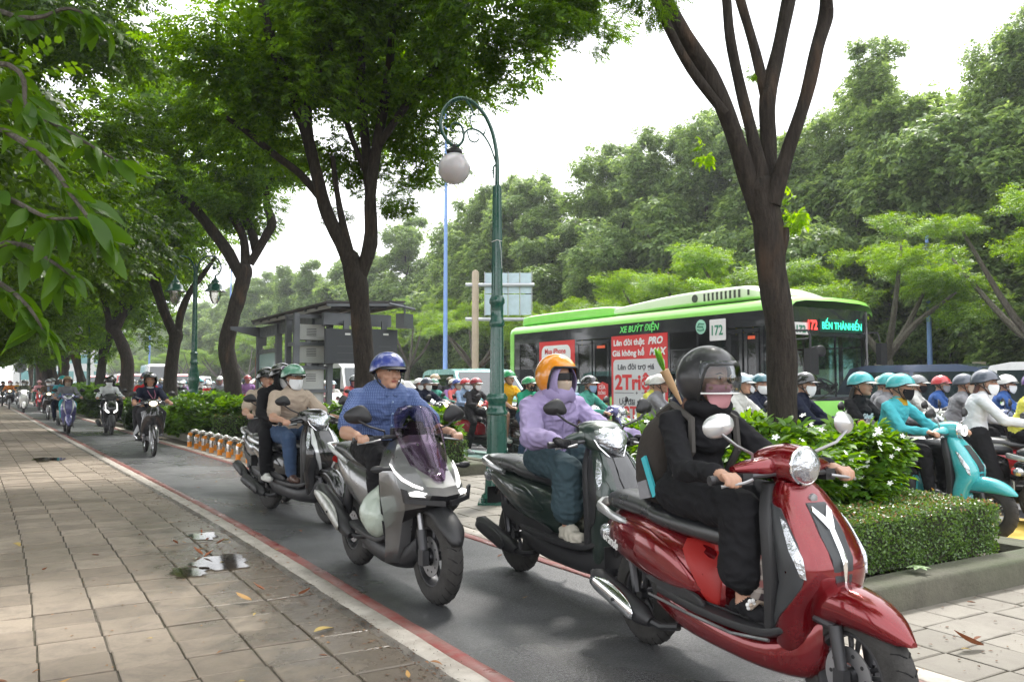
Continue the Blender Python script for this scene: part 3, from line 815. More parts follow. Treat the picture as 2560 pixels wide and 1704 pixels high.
tree('street_tree', b0,
 [(*b0, .27), W4((3.996, 25.598, 1.32), .38), W4((4.05, 25.565, 2.119), .34), W4((4.128, 25.519, 2.749), .36)],
 [[W4((4.099, 25.536, 2.692), .28), W4((3.863, 25.678, 3.266), .28), W4((3.633, 25.816, 4.014), .28), W4((3.473, 25.912, 4.649), .3), W4((3.362, 25.979, 5.344), .22), W4((3.168, 26.096, 6.157), .14)],
 [W4((4.176, 25.49, 2.807), .2), W4((4.226, 25.46, 3.323), .22), W4((4.441, 25.331, 3.956), .18), W4((4.729, 25.158, 4.418), .16), W4((5.064, 24.956, 4.996), .1)],
 [W4((3.492, 25.901, 4.707), .2), W4((3.626, 25.821, 5.46), .18), W4((3.86, 25.68, 6.157), .12)]],
 [((3.468, 25.915, 6.119), 2.4), ((2.809, 26.312, 6.878), 2.4), ((4.225, 25.461, 5.866), 1.8), ((3.375, 25.971, 5.361), 1.6), ((3.064, 27.325, 5.792), 1.8), ((4.154, 26.67, 7.374), 2.4)],
 'street tree forking into a wide V behind the double headed lamp', 'tree', 'street trees along the path', seed=4, n=12)
b0 = (3.67, 32.79, 0)
tree('street_tree', b0,
 [(*b0, .34), W4((3.665, 32.797, 1.178), .5), W4((3.669, 32.794, 2.176), .44), W4((3.382, 32.967, 3.035), .4), W4((3.154, 33.104, 3.393), .4)],
 [[W4((3.306, 33.013, 3.178), .26), W4((3.5, 32.896, 3.896), .24), W4((3.396, 32.958, 4.76), .24), W4((3.317, 33.006, 5.626), .2), W4((3.36, 32.98, 6.495), .12)],
 [W4((3.131, 33.118, 3.322), .26), W4((2.941, 33.232, 4.184), .2), W4((2.648, 33.408, 5.193), .14)]],
 [((3.428, 32.939, 5.742), 2.4), ((2.879, 33.269, 6.372), 2.6), ((3.793, 33.887, 7.192), 2.6), ((3.283, 34.193, 5.079), 1.5), ((4.24, 33.618, 5.565), 1.3), ((2.572, 33.454, 5.114), 1.8), ((3.909, 33.817, 8.336), 2.6)],
 'leaning street tree behind the rider in the navy polo shirt', 'tree', 'street trees along the path', seed=5, n=10)
BX = [((3.56, 42.19, 0), 248, 38, 'thin forked street tree behind the white shirted rider'), ((3.51, 51.56, 0), 205, 46, 'street tree with two upright limbs beside the green lamp post'),
 ((2.38, 56.9, 0), 135, 50, 'thick dark street tree behind the grey hooded rider'), ((3.08, 61.15, 0), 160, 54, 'broad street tree close behind the thickest trunk'),
 ((2.2, 71.01, 0), 105, 62, 'knotted street tree near the far end of the path'), ((1.9, 82.0, 0), 70, 72, 'slanting street tree where the path disappears'), ((2.6, 93, 0), 80, 82, 'far street tree standing over the distant riders')]
for i, (b0, px, D, lab) in enumerate(BX):
 r = random.Random(40 + i); x, y, z = b0; w = (.22, .24, .42, .34, .36, .3, .3)[i]; h = r.uniform(2.4, 3.6)
 lx = r.uniform(-.5, .3)
 limbs = []
 for a in range(3):
  an = r.uniform(0, 6.28); s = r.uniform(1.2, 2.4)
  limbs.append([(x + lx, y, h - .3, w * .6), (x + lx + s * .35 * math.cos(an), y + s * .3 * math.sin(an), h + 1.3, w * .5), (x + lx + s * math.cos(an), y + s * math.sin(an), h + 3.2, w * .28)])
 lobes = [((x + r.uniform(-2.6, 1.6), y + r.uniform(-2.5, 2.5), h + r.uniform(1.2, 5.5)), r.uniform(1.5, 2.4)) for _ in range(10)]
 tree('street_tree', b0, [(*b0, w * 1.15), (x + .05, y, 1.2, w), (x + lx * .6, y, 2.2, w * .9), (x + lx, y, h, w)], limbs, lobes, lab, 'tree', 'street trees along the path', seed=50 + i, n=9)

LT = [(-2.4, 5.5), (-2.3, 10.5), (-2.6, 16), (-2.8, 22), (-3.0, 29), (-3.2, 37), (-3.6, 46), (-3.9, 56), (-4.4, 68)]
for i, (x, y) in enumerate(LT):
 r = random.Random(70 + i); b0 = (x, y, 0); h = 3.4
 lobes = []
 for k in range(13 if y < 30 else 11):
  lobes.append(((x + r.uniform(-1.0, 3.7), y + r.uniform(-3.2, 3.2), r.uniform(3.5, 8.2) if y > 8 else r.uniform(4.2, 7.5)), r.uniform(1.2, 1.9)))
 if y > 20:
  for k in range(6): lobes.append(((x + r.uniform(1.0, 3.9), y + r.uniform(-3.5, 3.5), r.uniform(2.6, 4.4)), r.uniform(1.0, 1.6)))
 limbs = [[(x, y, h - .4, .16), (x + 1.0, y + r.uniform(-1, 1), h + 1.4, .13), (x + 2.4, y + r.uniform(-2, 2), h + 2.6, .07)], [(x, y, h - .4, .16), (x - .5, y + r.uniform(-1, 1), h + 1.6, .12), (x + .6, y + r.uniform(-2, 2), h + 3.4, .06)]]
 tree('pavement_tree', b0, [(*b0, .22), (x, y, 1.8, .2), (x + .1, y, h, .2)], limbs, lobes, '%s tree of the row left of the pavement, crown hanging over the tiles' % ('nearest second third fourth fifth sixth seventh eighth ninth'.split()[i]), 'tree', 'trees left of the pavement', lobe_set=SHADED_LOBES, seed=80 + i, n=9)

WL = ['broad leaved', 'tall pale', 'dense dark', 'airy', 'bushy', 'slender', 'spreading', 'rounded']
wi = 0
def wood_tree(x, y, H, label, seed, rr=1.9, sparse=0):
 r = random.Random(seed); b0 = (x, y, -.1)
 lobes = []
 nl = 19 - 3 * sparse
 for k in range(nl):
  t = (k + .5) / nl; z = H * (0.17 + 0.77 * t); wid = rr * (1.25 - .8 * abs(t - .4) * 1.4)
  lobes.append(((x + r.gauss(0, wid * .55), y + r.gauss(0, wid * .55), z), max(.9, wid * r.uniform(.75, 1.0))))
 limbs = [[(x, y, H * .3, .09), (x + r.uniform(-1.5, 1.5), y + r.uniform(-1.2, 1.2), H * .55, .05), (x + r.uniform(-2, 2), y + r.uniform(-2, 2), H * .7, .03)] for _ in range(2)]
 tree('wood_tree', b0, [(*b0, .17), (x + .1, y, H * .35, .13), (x + r.uniform(-.3, .3), y, H * .78, .04)], limbs, lobes, label, 'tree', 'trees of the wood behind the road', lobe_set=WOOD_LOBES, seed=seed, n=7)
rw = random.Random(9)
ys = []
y = -7.0
while y < 230:
 ys.append(y); y += rw.uniform(2.5, 3.3) if y < 50 else rw.uniform(4, 5.4)
for i, y in enumerate(ys):
 H = 13.2 + rw.uniform(-1.2, 1.2)
 if y < 8: H = rw.uniform(14.6, 16.6)
 sp = rw.choice((0, 0, 1, 3)) if y < 20 else 0
 near = 'at the right edge' if i < 3 else ('behind the green bus' if 9 < y < 40 else ('behind the gantry sign' if y < 60 else ('far along the road' if y > 60 else 'right of the green bus')))
 wood_tree(26.5 + rw.uniform(-1.2, 1.2) + bend(y) * .6, y, H, '%s %s tree of the front row of the wood, %s' % (WL[i % 8], ('green', 'yellowish', 'deep green')[(i // 8) % 3], near), 200 + i, sparse=sp)
for i in range(32):
 y = -9 + i * 5.6;
 wood_tree(31.0 + rw.uniform(-1.3, 1.3), y + rw.uniform(-1, 1), 11.6 + rw.uniform(-1.5, 2), '%s tree of the second row of the wood, %s' % (WL[(i + 3) % 8], ('at the right edge', 'right of the bus', 'behind the bus nose', 'behind the bus', 'behind the poles', 'at the far left end')[min(5, i // 4)]), 300 + i, 2.2)

fy = [-2.5, 2.2, 6.0, 9.6, 13.5, 17.5, 21.5, 26, 31, 36, 42, 49, 57, 66, 76, 88, 97, 108, 121, 136, 153, 172]
for i, y in enumerate(fy):
 r = random.Random(400 + i); x = 19.8 + r.uniform(-.5, .5) + (bend(y) * .6); b0 = (x, y, -.1); h = r.uniform(1.9, 2.5)
 limbs, lobes = [], []
 for a in range(5):
  an = a * 1.26 + r.uniform(-.3, .3); s = r.uniform(1.6, 2.9); zt = h + r.uniform(1.5, 3.0)
  limbs.append([(x, y, h - .2, .11), (x + .4 * s * math.cos(an), y + .4 * s * math.sin(an), h + .7, .075), (x + s * .9 * math.cos(an), y + s * .9 * math.sin(an), zt - .15, .03)])
  for q in range(2):
   lobes.append(((x + s * r.uniform(.7, 1.15) * math.cos(an), y + s * r.uniform(.7, 1.15) * math.sin(an), zt + r.uniform(-.7, .2)), r.uniform(.65, 1.05)))
 for q in range(3): lobes.append(((x + r.uniform(-1.4, 1.4), y + r.uniform(-1.4, 1.4), h + r.uniform(1.6, 3.3)), r.uniform(.7, 1.1)))
 tree('flame_tree', b0, [(*b0, .2), (x + r.uniform(-.2, .2), y, 1.1, .16), (x, y, h, .14)], limbs, lobes,
  '%s feathery tree on the median, %s' % (('pale', 'bright green', 'lopsided', 'low', 'twisted', 'wide', 'thin', 'dense')[i % 8], ('right of the bus' if y < 5 else ('just behind the bus' if y < 25 else ('behind the gantry' if y < 60 else 'far along the road'))) + (' end' if i > 15 else '')), 'tree', 'feathery trees on the median', lobe_set=FLAME_LOBES, bk=M_BARK2, seed=420 + i, n=8)

def planter(x0, x1, y0, y1, label, h=0.18, w=0.2, bnd=False, rr=0.12):
 root = empty('planter', (0, 0, 0), 0, label, 'planter', 'planters between path and road')
 def ring(o, z, ro):
  pts = []
  for (cx, cy, a0) in ((x1 - ro, y0 + ro, -90), (x1 - ro, y1 - ro, 0), (x0 + ro, y1 - ro, 90), (x0 + ro, y0 + ro, 180)):
   for k in range(6):
    a = R(a0 + k * 18)
    px, py = cx + (ro - o) * math.cos(a), cy + (ro - o) * math.sin(a)
    pts.append((px + (bend(py) - bend(y0) if bnd else 0), py, z))
  out = []
  for i, p in enumerate(pts):
   q = pts[(i + 1) % len(pts)]; out.append(p); d = math.hypot(q[0] - p[0], q[1] - p[1])
   nn = int(d / .35)
   for k in range(1, nn):
    t = k / nn; out.append((p[0] + (q[0] - p[0]) * t, p[1] + (q[1] - p[1]) * t, z + .006 * noise.noise(Vector((p[0] + t * 3, p[1] + t * 5, z)))))
  return out
 b = MB(); c = 0.025
 b.grid([ring(0, -.05, rr), ring(0, h * .5, rr), ring(0, h - c, rr), ring(c * .35, h - c * .3, rr), ring(c, h, rr), ring(w, h, rr + .001), ring(w, h - .08, rr + .001)], wrap=True)
 b.build('curb', M_CURB, root, ang=60)
 b = MB(); pts = ring(w - .01, h - .05, rr); b.add(pts, [tuple(range(len(pts)))]); b.build('soil', M_MOSS, root, smooth=False)
 return root
planter(3.95, 6.35, 3.04, 6.6, 'mossy low planter kerb around the flowering bush at the right front', rr=.1)
planter(3.95, 6.08, 10.7, 13.4, 'short stone planter under the large dark tree', rr=.1)
planter(3.62, 6.2, 18.6, 31.5, 'long planter with rounded corner behind the row of steel hoops', bnd=True, rr=.5)
planter(3.3, 5.7, 34.5, 60, 'far planter beyond the white shirted rider', bnd=True, rr=.4)

def leaf_cover(boxes, n, L, W, m, seed):
 """small leaves on the faces of clipped boxes (x0,x1,y0,y1,z0,z1)"""
 g = np.random.default_rng(seed); V = []
 for (x0, x1, y0, y1, z0, z1) in boxes:
  A = np.array([(x1 - x0) * (y1 - y0), (x1 - x0) * (z1 - z0), (x1 - x0) * (z1 - z0), (y1 - y0) * (z1 - z0), (y1 - y0) * (z1 - z0)])
  k = max(10, int(n * A.sum())); f = g.choice(5, k, p=A / A.sum()); u, v = g.uniform(0, 1, k), g.uniform(0, 1, k)
  lo, hi = np.array([x0, y0, z0]), np.array([x1, y1, z1])
  P = np.zeros((k, 3)); N = np.zeros((k, 3))
  X = x0 + u * (x1 - x0); Y = y0 + u * (y1 - y0); Y2 = y0 + v * (y1 - y0); Z = z0 + v * (z1 - z0)
  for q, (pp, nn) in enumerate((((X, Y2, z1), (0, 0, 1)), ((X, y0, Z), (0, -1, 0)), ((X, y1, Z), (0, 1, 0)), ((x0, Y, Z), (-1, 0, 0)), ((x1, Y, Z), (1, 0, 0)))):
   s = f == q
   for a in range(3): P[s, a] = pp[a][s] if hasattr(pp[a], 'shape') else pp[a]
   N[s] = nn
  wob = np.array([noise.noise(Vector(p) * 4) for p in P]) * 0.05
  P = P + N * (wob[:, None] + g.normal(0, .012, (k, 1)))
  P[:, 0] += np.array([bend(yy) - bend(y0) if y1 - y0 > 5 else 0 for yy in P[:, 1]])
  nn = unit(N + g.normal(size=P.shape) * .6); a = unit(np.cross(nn, g.normal(size=P.shape))); s_ = np.cross(nn, a)
  l = L * g.uniform(.6, 1.2, (k, 1)); w = W * g.uniform(.7, 1.2, (k, 1))
  V.append(np.stack([P, P + a * l * .45 + s_ * w * .5, P + a * l + nn * l * .15, P + a * l * .45 - s_ * w * .5], 1).reshape(-1, 3))
 return np.concatenate(V)

def hedge(boxes, n, L, W, label, seed):
 root = empty('hedge', (0, 0, 0), 0, label, 'hedge', 'clipped hedges in the planters')
 b = MB()
 for (x0, x1, y0, y1, z0, z1) in boxes:
  s = .03
  if y1 - y0 > 5:
   G = []
   yy = y0 + s
   while yy < y1:
    o = bend(yy) - bend(y0); G.append([(x0 + s + o, yy, z0), (x0 + s + o, yy, z1 - s), (x1 - s + o, yy, z1 - s), (x1 - s + o, yy, z0)]); yy += .8
   b.grid(G)
  else: b.box(((x0 + x1) / 2, (y0 + y1) / 2, (z0 + z1 - s) / 2), (x1 - x0 - 2 * s, y1 - y0 - 2 * s, z1 - z0 - s))
 b.build('twigs', mat('hedge_twigs', (0.03, 0.035, 0.015), 0.95, bump=.6, bscale=60), root, smooth=False)
 V = leaf_cover(boxes, n, L, W, L_HEDGE, seed)
 o = link('foliage', np_mesh('foliage', V, [(0, 1, 2, 3)], 4, L_HEDGE), root); o['kind'] = 'stuff'
 tops = [(x0, x1, y0, y1, z1 - .01, z1 + .004) for (x0, x1, y0, y1, z0, z1) in boxes]
 V = leaf_cover(tops, n * .12, L * 1.2, W * 1.2, L_HEDGE, seed + 50)
 o = link('dry_leaves', np_mesh('dry_leaves', V, [(0, 1, 2, 3)], 4, leafmat('hedge_dry', (.16, .09, .04), (.3, .2, .07), .2)), root); o['kind'] = 'stuff'
 return root
hedge([(4.12, 5.88, 3.28, 3.72, .17, .5), (5.62, 5.9, 3.7, 6.2, .17, .5), (4.1, 4.35, 3.7, 6.2, .17, .5)], 9000, .021, .014, 'clipped small leaved hedge around the flowering bush at the right front', 5)
hedge([(4.15, 5.8, 10.95, 11.25, .17, .5), (5.5, 5.85, 11.2, 13.1, .17, .48), (4.15, 4.4, 11.2, 13.1, .17, .5)], 2500, .035, .024, 'low clipped hedge at the foot of the large dark tree', 6)
hedge([(3.85, 6.0, 18.85, 19.2, .17, .62), (3.8, 4.1, 19.2, 31, .17, .62)], 1500, .045, .032, 'long dark clipped hedge behind the steel hoops', 7)
hedge([(3.5, 5.6, 34.7, 35.1, .17, .6), (3.45, 3.75, 35.1, 58, .17, .6)], 500, .08, .05, 'distant clipped hedge beyond the white shirted rider', 8)

FL = MB()
for k in range(5):
 a = 2 * PI * k / 5; ca_, sa_ = math.cos(a), math.sin(a)
 b_ = len(FL.v)
 pts = [(0, 0, 0), (.012, -.009, .004), (.03, -.008, .006), (.034, 0, .004), (.03, .008, .006), (.012, .009, .004)]
 FL.add([(x * ca_ - y * sa_, x * sa_ + y * ca_, z) for x, y, z in pts], [(0, 1, 2, 3), (0, 3, 4, 5)])
FLM = FL.mesh('flower', M_PETAL)
def shrub(cx, cy, w, d, z0, z1, label, n, s, seed, flowers=0, near=False, dark=.35, group='flowering shrubs in the planters'):
 r = random.Random(seed); root = empty('shrub', (cx, cy, z0), 0, label, 'shrub', group)
 b = MB()
 for k in range(14):
  x, y = r.uniform(-w * .4, w * .4), r.uniform(-d * .4, d * .4)
  b.tube([(x * .8, y * .8, 0), (x + r.uniform(-.06, .06), y, (z1 - z0) * .45), (x * 1.15 + r.uniform(-.1, .1), y * 1.15, (z1 - z0) * .85)], [.012, .008, .004], 5)
 b.build('stem', M_BARK2, root)
 for k in range(n):
  x, y, z = r.uniform(-1, 1), r.uniform(-1, 1), r.uniform(s * .55, (z1 - z0) - s * .8)
  if near: x, y = math.copysign(abs(x) ** .45, x), math.copysign(abs(y) ** .45, y) if y < 0 else y
  x *= w / 2; y *= d / 2
  top = z > (z1 - z0) * .4
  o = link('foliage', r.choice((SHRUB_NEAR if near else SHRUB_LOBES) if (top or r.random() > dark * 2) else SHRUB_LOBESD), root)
  o.location = (x, y, z); o.scale = (s, s, s * .9); o.rotation_euler = (0, 0, r.uniform(0, 6.28)); o['kind'] = 'stuff'
 for k in range(flowers):
  a = r.uniform(0, 6.28)
  o = link('flower', FLM, root)
  if r.random() < .6: x, y, z = r.uniform(-w / 2, w / 2), r.uniform(-d / 2, d / 2), (z1 - z0) * r.uniform(.85, 1.0)
  else: x, y, z = r.uniform(-w / 2, w / 2), -d / 2 - s * r.uniform(.5, .95), (z1 - z0) * r.uniform(.45, .9)
  if r.random() < .25: x = -w / 2 - s * .7
  o.location = (x, y, z); o.rotation_euler = (r.uniform(.3, 1.3), 0, r.uniform(-2.2, .6)); o.scale = (r.uniform(.5, .85),) * 3
 return root
shrub(5.02, 4.75, 1.08, 1.5, .12, 1.12, 'large bright green bush dotted with white flowers in the nearest planter', 70, .32, 1, 80, near=True)
shrub(4.95, 12.2, 1.3, 1.4, .15, 1.08, 'leafy bush with small white flowers beside the large dark tree', 12, .5, 2, 24)
shrub(4.0, 20.6, .9, 2.2, .15, 1.12, 'bright leafy bush left of the crooked trunk', 12, .6, 3, 10)
shrub(5.0, 20.3, 1.3, 1.6, .15, 1.05, 'leafy bush in front of the bus shelter panel', 12, .55, 4, 12)
shrub(4.3, 24.5, 1.4, 4.0, .15, 1.0, 'bushy shrub around the double headed lamp', 14, .7, 5, 0)
shrub(4.2, 29.0, 1.4, 4.0, .15, 1.0, 'low shrub behind the leaning tree', 10, .7, 6, 0)
shrub(3.7, 40.0, 1.3, 9.0, .15, 1.15, 'far feathery shrub behind the white shirted rider', 16, .8, 7, 0)
shrub(4.0, 53.0, 1.3, 12.0, .15, 1.1, 'most distant row of shrubs along the path', 14, .9, 8, 0)
sd = empty('seedling', ((5.294, 3.583)[0] if False else 4.75, 3.14, .18), 0, 'small pale leaved seedling growing from the planter curb', 'plant')
for k in range(7):
 b = MB(); vs, fs = leaf_shape(.07, .04, -.3, 4); b.add(vs, fs); o = b.build('leaf', mat('pale_leaf', (.2, .3, .13), .4), sd); o.rotation_euler = (R(20), 0, k * .95); o.location = (0, 0, .03)

BL = MB(); vs, fs = leaf_shape(.17, .078, -.25, 8, .16); BL.add(vs, fs); BIG = BL.mesh('leaf', leafmat('big_leaf_shaded', (.022, .06, .008), (.07, .165, .018), .5, .4))  # blades coloured darker, with shade painted into the leaf colour
BL = MB(); vs, fs = leaf_shape(.15, .07, -.5, 8, .4); BL.add(vs, fs); BIG2 = BL.mesh('leaf', MATS['big_leaf_shaded'])
root = empty('broadleaf_tree', (-1.2, 2.6, 0), 0, 'broad leaved tree whose large leaves hang close at the left edge', 'tree')
rb = random.Random(3)
BR = [[(-0.377, 3.493, 2.401), (0.032, 3.014, 2.074), (0.17, 2.814, 1.859), (0.241, 2.714, 1.733)], [(-0.406, 3.744, 2.559), (-0.023, 3.397, 2.44), (0.031, 3.248, 2.266), (0.072, 3.224, 2.176)], [(-0.434, 3.994, 2.676), (0.064, 3.578, 2.334), (0.226, 3.364, 2.19), (0.311, 3.196, 2.099)],
 [(-0.368, 3.371, 1.775), (-0.006, 3.037, 1.758), (0.085, 2.866, 1.702), (0.161, 2.762, 1.63)], [(-0.385, 3.498, 1.88), (-0.051, 3.181, 1.661), (0.045, 3.006, 1.567), (0.094, 2.977, 1.486)], [(-0.428, 3.99, 2.918), (-0.002, 3.734, 2.745), (0.171, 3.63, 2.779), (0.289, 3.56, 2.71)],
 [(-0.268, 3.195, 1.977), (-0.032, 2.936, 1.886), (0.089, 2.746, 1.8), (0.186, 2.688, 1.8)]]
off = Vector((-1.2, 2.6, 0))
b = MB(); b.tube([(0, 0, 0), (0, 0, 1.5), (-.1, .1, 3)], [.16, .14, .1], 10); b.build('trunk', M_BARK, root)
for i, bp in enumerate(BR):
 P = [Vector(p) - off for p in bp]
 b = MB(); limb(b, [Vector((-.1, .1, 2.2 if i > 2 else 2.9))] + P, [.03, .014, .01, .006, .003], n=6, sub=5); b.build('branch', M_BARK2, root)
 L = []
 for s_ in range(len(P) - 1):
  for u in (0, .2, .4, .6, .8): L.append(P[s_].lerp(P[s_ + 1], u))
 L = L[3:] + [P[-1]]
 for j, q in enumerate(L):
  for w in range(3):
   o = link('leaf', rb.choice((BIG, BIG, BIG2)), root)
   o.location = q + Vector((rb.uniform(-.02, .02), rb.uniform(-.02, .02), rb.uniform(-.02, .01)))
   s = rb.uniform(.42, .82); o.scale = (s, s, s)
   o.rotation_euler = (rb.uniform(-1.1, -.15), rb.uniform(-.9, .9), rb.uniform(-3.14, 1.2) if rb.random() < .5 else rb.uniform(-2.2, -1.0))

for i in range(26):
 r = random.Random(900 + i); y = -8 + i * 5.5
 root = empty('bush', (24.6 if y > 22 else 29.0, y, 0), 0, 'dark undergrowth bush under the wood, %s' % ('near the right edge' if y < 10 else ('behind the bus' if y < 40 else 'far along the road')), 'bush', 'undergrowth under the wood')
 for k in range(5):
  o = link('foliage', r.choice(WOOD_LOBES), root); s = r.uniform(.9, 1.4); o.scale = (s * 1.3, s * 1.3, s * .8); o.location = (r.uniform(-.8, .8), r.uniform(-2.6, 2.6), r.uniform(.3, 1.1)); o['kind'] = 'stuff'
hz = MB(); hz.box((30, 75, 12), (180, 260, 26.4)); hz_m = bpy.data.materials.new('haze'); hz_m.use_nodes = True; nn_ = hz_m.node_tree.nodes; nn_.clear()
vo = nn_.new('ShaderNodeVolumePrincipled'); vo.inputs['Density'].default_value = 0.0010; vo.inputs['Color'].default_value = (.92, .95, 1, 1); vo.inputs['Anisotropy'].default_value = .4
oo = nn_.new('ShaderNodeOutputMaterial'); hz_m.node_tree.links.new(vo.outputs[0], oo.inputs['Volume'])
HAZE = tag(hz.build('haze', hz_m, smooth=False), kind='stuff')

# ================================================================== SCOOTERS  (local frame: +Y forward, +X the rider's right, Z up, ground 0)
P_RED = paint('deep_red', (0.19, 0.003, 0.008), 0.17, 0.5)
P_GREEN = paint('dark_green', (0.016, 0.032, 0.026), 0.38, 0.3)
P_BLACK = paint('black', (0.012, 0.012, 0.014), 0.22, 0.1)
P_GREY = paint('titanium_grey', (0.2, 0.2, 0.205), 0.32, 0.7)
P_WHITE = paint('white', (0.72, 0.72, 0.7), 0.25, 0.0)
P_TEAL = paint('teal', (0.05, 0.42, 0.45), 0.28, 0.0)
P_BLUE = paint('dark_blue', (0.03, 0.05, 0.13), 0.25, 0.3)
P_SILVER = paint('silver', (0.42, 0.43, 0.44), 0.3, 0.7)
P_CREAM = paint('cream', (0.6, 0.56, 0.46), 0.3, 0.0)
P_BRIGHTRED = paint('bright_red', (0.5, 0.02, 0.03), 0.25, 0.0)
P_PURPLE = paint('violet_grey', (0.12, 0.12, 0.3), 0.28, 0.2)

def wheel(name, y, r, w, rim_r, parent, spokes=5, disc=1, thin=False, rimmat=M_DKMETAL):
 """tyre, rim and disc are parts of the wheel"""
 b = MB(); prof = []
 n = 14
 for k in range(n + 1):
  a = -PI * 0.5 + PI * k / n
  prof.append((rim_r + .006 + (r - rim_r - .006) * max(0, math.cos(a)) ** .55, w / 2 * math.sin(a)))
 prof.append((rim_r - .002, w * .36)); prof.append((rim_r - .002, -w * .36)); prof.append(prof[0])
 b.lathe(prof, 40, (0, 0, 0), 'x', caps=False)
 for k in range(26):
  a = 2 * PI * k / 26
  for s in (-1, 1):
   p = []
   for t in (0.12, .5, .85):
    aa = a + t * .16; q = math.asin(min(.99, t)); rr = rim_r + (r - rim_r) * max(0, math.cos(q)) ** .55 + .0012
    p.append((s * w / 2 * math.sin(q), rr * math.cos(aa), rr * math.sin(aa)))
   b.tube(p, .003, 4, 1, caps=False)
 wh = b.build('wheel', [M_RUB, mat('tread_groove', (0.006, 0.006, 0.006), .9)], parent); wh.location = (0, y, r)
 b = MB()
 b.lathe([(rim_r, w * .42), (rim_r - .012, w * .42), (rim_r - .022, w * .2), (rim_r - .022, -w * .2), (rim_r - .012, -w * .42), (rim_r, -w * .42)], 40, (0, 0, 0), 'x', caps=False)
 b.lathe([(.0, w * .5), (.026, w * .5), (.03, w * .35), (.03, -w * .35), (.026, -w * .5), (0, -w * .5)], 16, (0, 0, 0), 'x', caps=False)
 if thin:
  for k in range(spokes):
   a = 2 * PI * k / spokes; a2 = a + (.45 if k % 2 else -.45); s = .02 if k % 4 < 2 else -.02
   b.tube([(s, .025 * math.cos(a), .025 * math.sin(a)), (0, (rim_r - .02) * math.cos(a2), (rim_r - .02) * math.sin(a2))], .0022, 4, 0, caps=False)
 else:
  for k in range(spokes):
   a = 2 * PI * k / spokes + .3
   for da in (-.09, .09):
    c0, c1 = a, a + da * 1.6
    b.tube([(.012, .02 * math.cos(c0 + da), .02 * math.sin(c0 + da)), (.014, rim_r * .5 * math.cos(c1), rim_r * .5 * math.sin(c1)), (.01, (rim_r - .015) * math.cos(c1), (rim_r - .015) * math.sin(c1))], [.011, .009, .011], 6, 0)
 b.build('rim', rimmat, wh)
 if disc:
  b = MB(); rd = rim_r * .68
  b.lathe([(rd, .042), (rd, .047), (rd * .45, .047), (rd * .45, .042), (rd, .042)], 28, (0, 0, 0), 'x', caps=False)
  for k in range(10):
   a = 2 * PI * k / 10
   b.tube([(.040, rd * .75 * math.cos(a), rd * .75 * math.sin(a)), (.0485, rd * .75 * math.cos(a), rd * .75 * math.sin(a))], .008, 6, 1)
  b.build('brake_disc', [M_ALU, M_BLK], wh)
 return wh

def fork(y, r, root, top=(0, .38, .78), m=M_DKMETAL, x=.075, yo=0):
 b = MB()
 for s in (-1, 1):
  b.tube([(s * x, y + yo, r), (s * x, y - .03 + yo, r + .18)], [.022, .026], 10)
  b.tube([(s * x, y - .03 + yo, r + .17), (s * x * .9, top[1] + .04, top[2] - .25)], .016, 8)
  b.box((s * (x + .004), y + yo, r), (.035, .05, .06))
 b.tube([(-x - .02, y, r), (x + .02, y, r)], .01, 8)
 return b.build('fork', m, root)

def fender(y, r, root, m, a0=-25, a1=150, w=.075, gap=.022, tip=.0, rear=None, th=.9):
 b = MB(); G = []
 n = 18
 for i in range(n + 1):
  t = i / n; a = R(a0 + (a1 - a0) * t); rr = r + gap
  tw = w * (0.25 + 0.75 * math.sin(min(1, t * 3 + .12) * PI / 2)); dr = 1 + tip * (1 - t) ** 2
  row = []
  for k in range(11):
   u = -1 + k / 5
   drop = .055 * abs(u) ** 2.4 * (.5 + .5 * min(1, t * 3))
   row.append((u * tw, y + (rr - drop) * math.cos(a) * dr, r + (rr - drop) * math.sin(a)))
  G.append(row)
 b.grid(G)
 o = b.build('fender', m, root)
 md = o.modifiers.new('s', 'SOLIDIFY'); md.thickness = .004
 return o

def mirror(side, base, head, root, m=M_BLK, style='round', scale=1.0, stalk=M_BLK):
 bx, by, bz = base; hx, hy, hz = head; s = side
 b = MB()
 mid = ((bx + hx) / 2 + .02, (by + hy) / 2 + .03, (bz + hz) / 2 + .0)
 b.tube([(s * bx, by, bz), (s * (bx + .01), by + .01, bz + .04), (s * mid[0], mid[1], mid[2]), (s * hx, hy + .02, hz - .03)], .0065, 8, 1)
 rx, ry, rz = (.072 * scale, .025, .05 * scale)
 rot = Matrix.Rotation(-s * R(12), 3, 'Z') @ Matrix.Rotation(s * R(14), 3, 'Y')
 G = []; n = 20
 e = {'round': 2.0, 'pointed': 2.8, 'oval': 2.2}[style]
 for i in range(7):
  t = i / 6; k_ = math.cos(t * PI / 2) ** .7 if t < 1 else .02
  row = []
  for k in range(n):
   a = 2 * PI * k / n; c, d = math.cos(a), math.sin(a)
   x = rx * k_ * math.copysign(abs(c) ** (2 / e), c); z = rz * k_ * math.copysign(abs(d) ** (2 / e), d)
   if style == 'pointed': z *= (1 - .3 * (x * s) / rx); x += s * z * .3
   row.append(rot @ Vector((x, ry * 1.5 * t, z)) + Vector((s * hx, hy, hz)))
  G.append(row)
 b.grid(G, 0, wrap=True)
 o = b.build('mirror', [m, stalk], root)
 b = MB(); c = MB()
 ring = [G[0][k] for k in range(n)]
 b.add([p + rot @ Vector((0, -.001, 0)) for p in ring], [tuple(range(n))])
 b.build('mirror_glass', mat('mirror_glass', (.6, .65, .68), .04, metal=1), o, smooth=False)
 return o

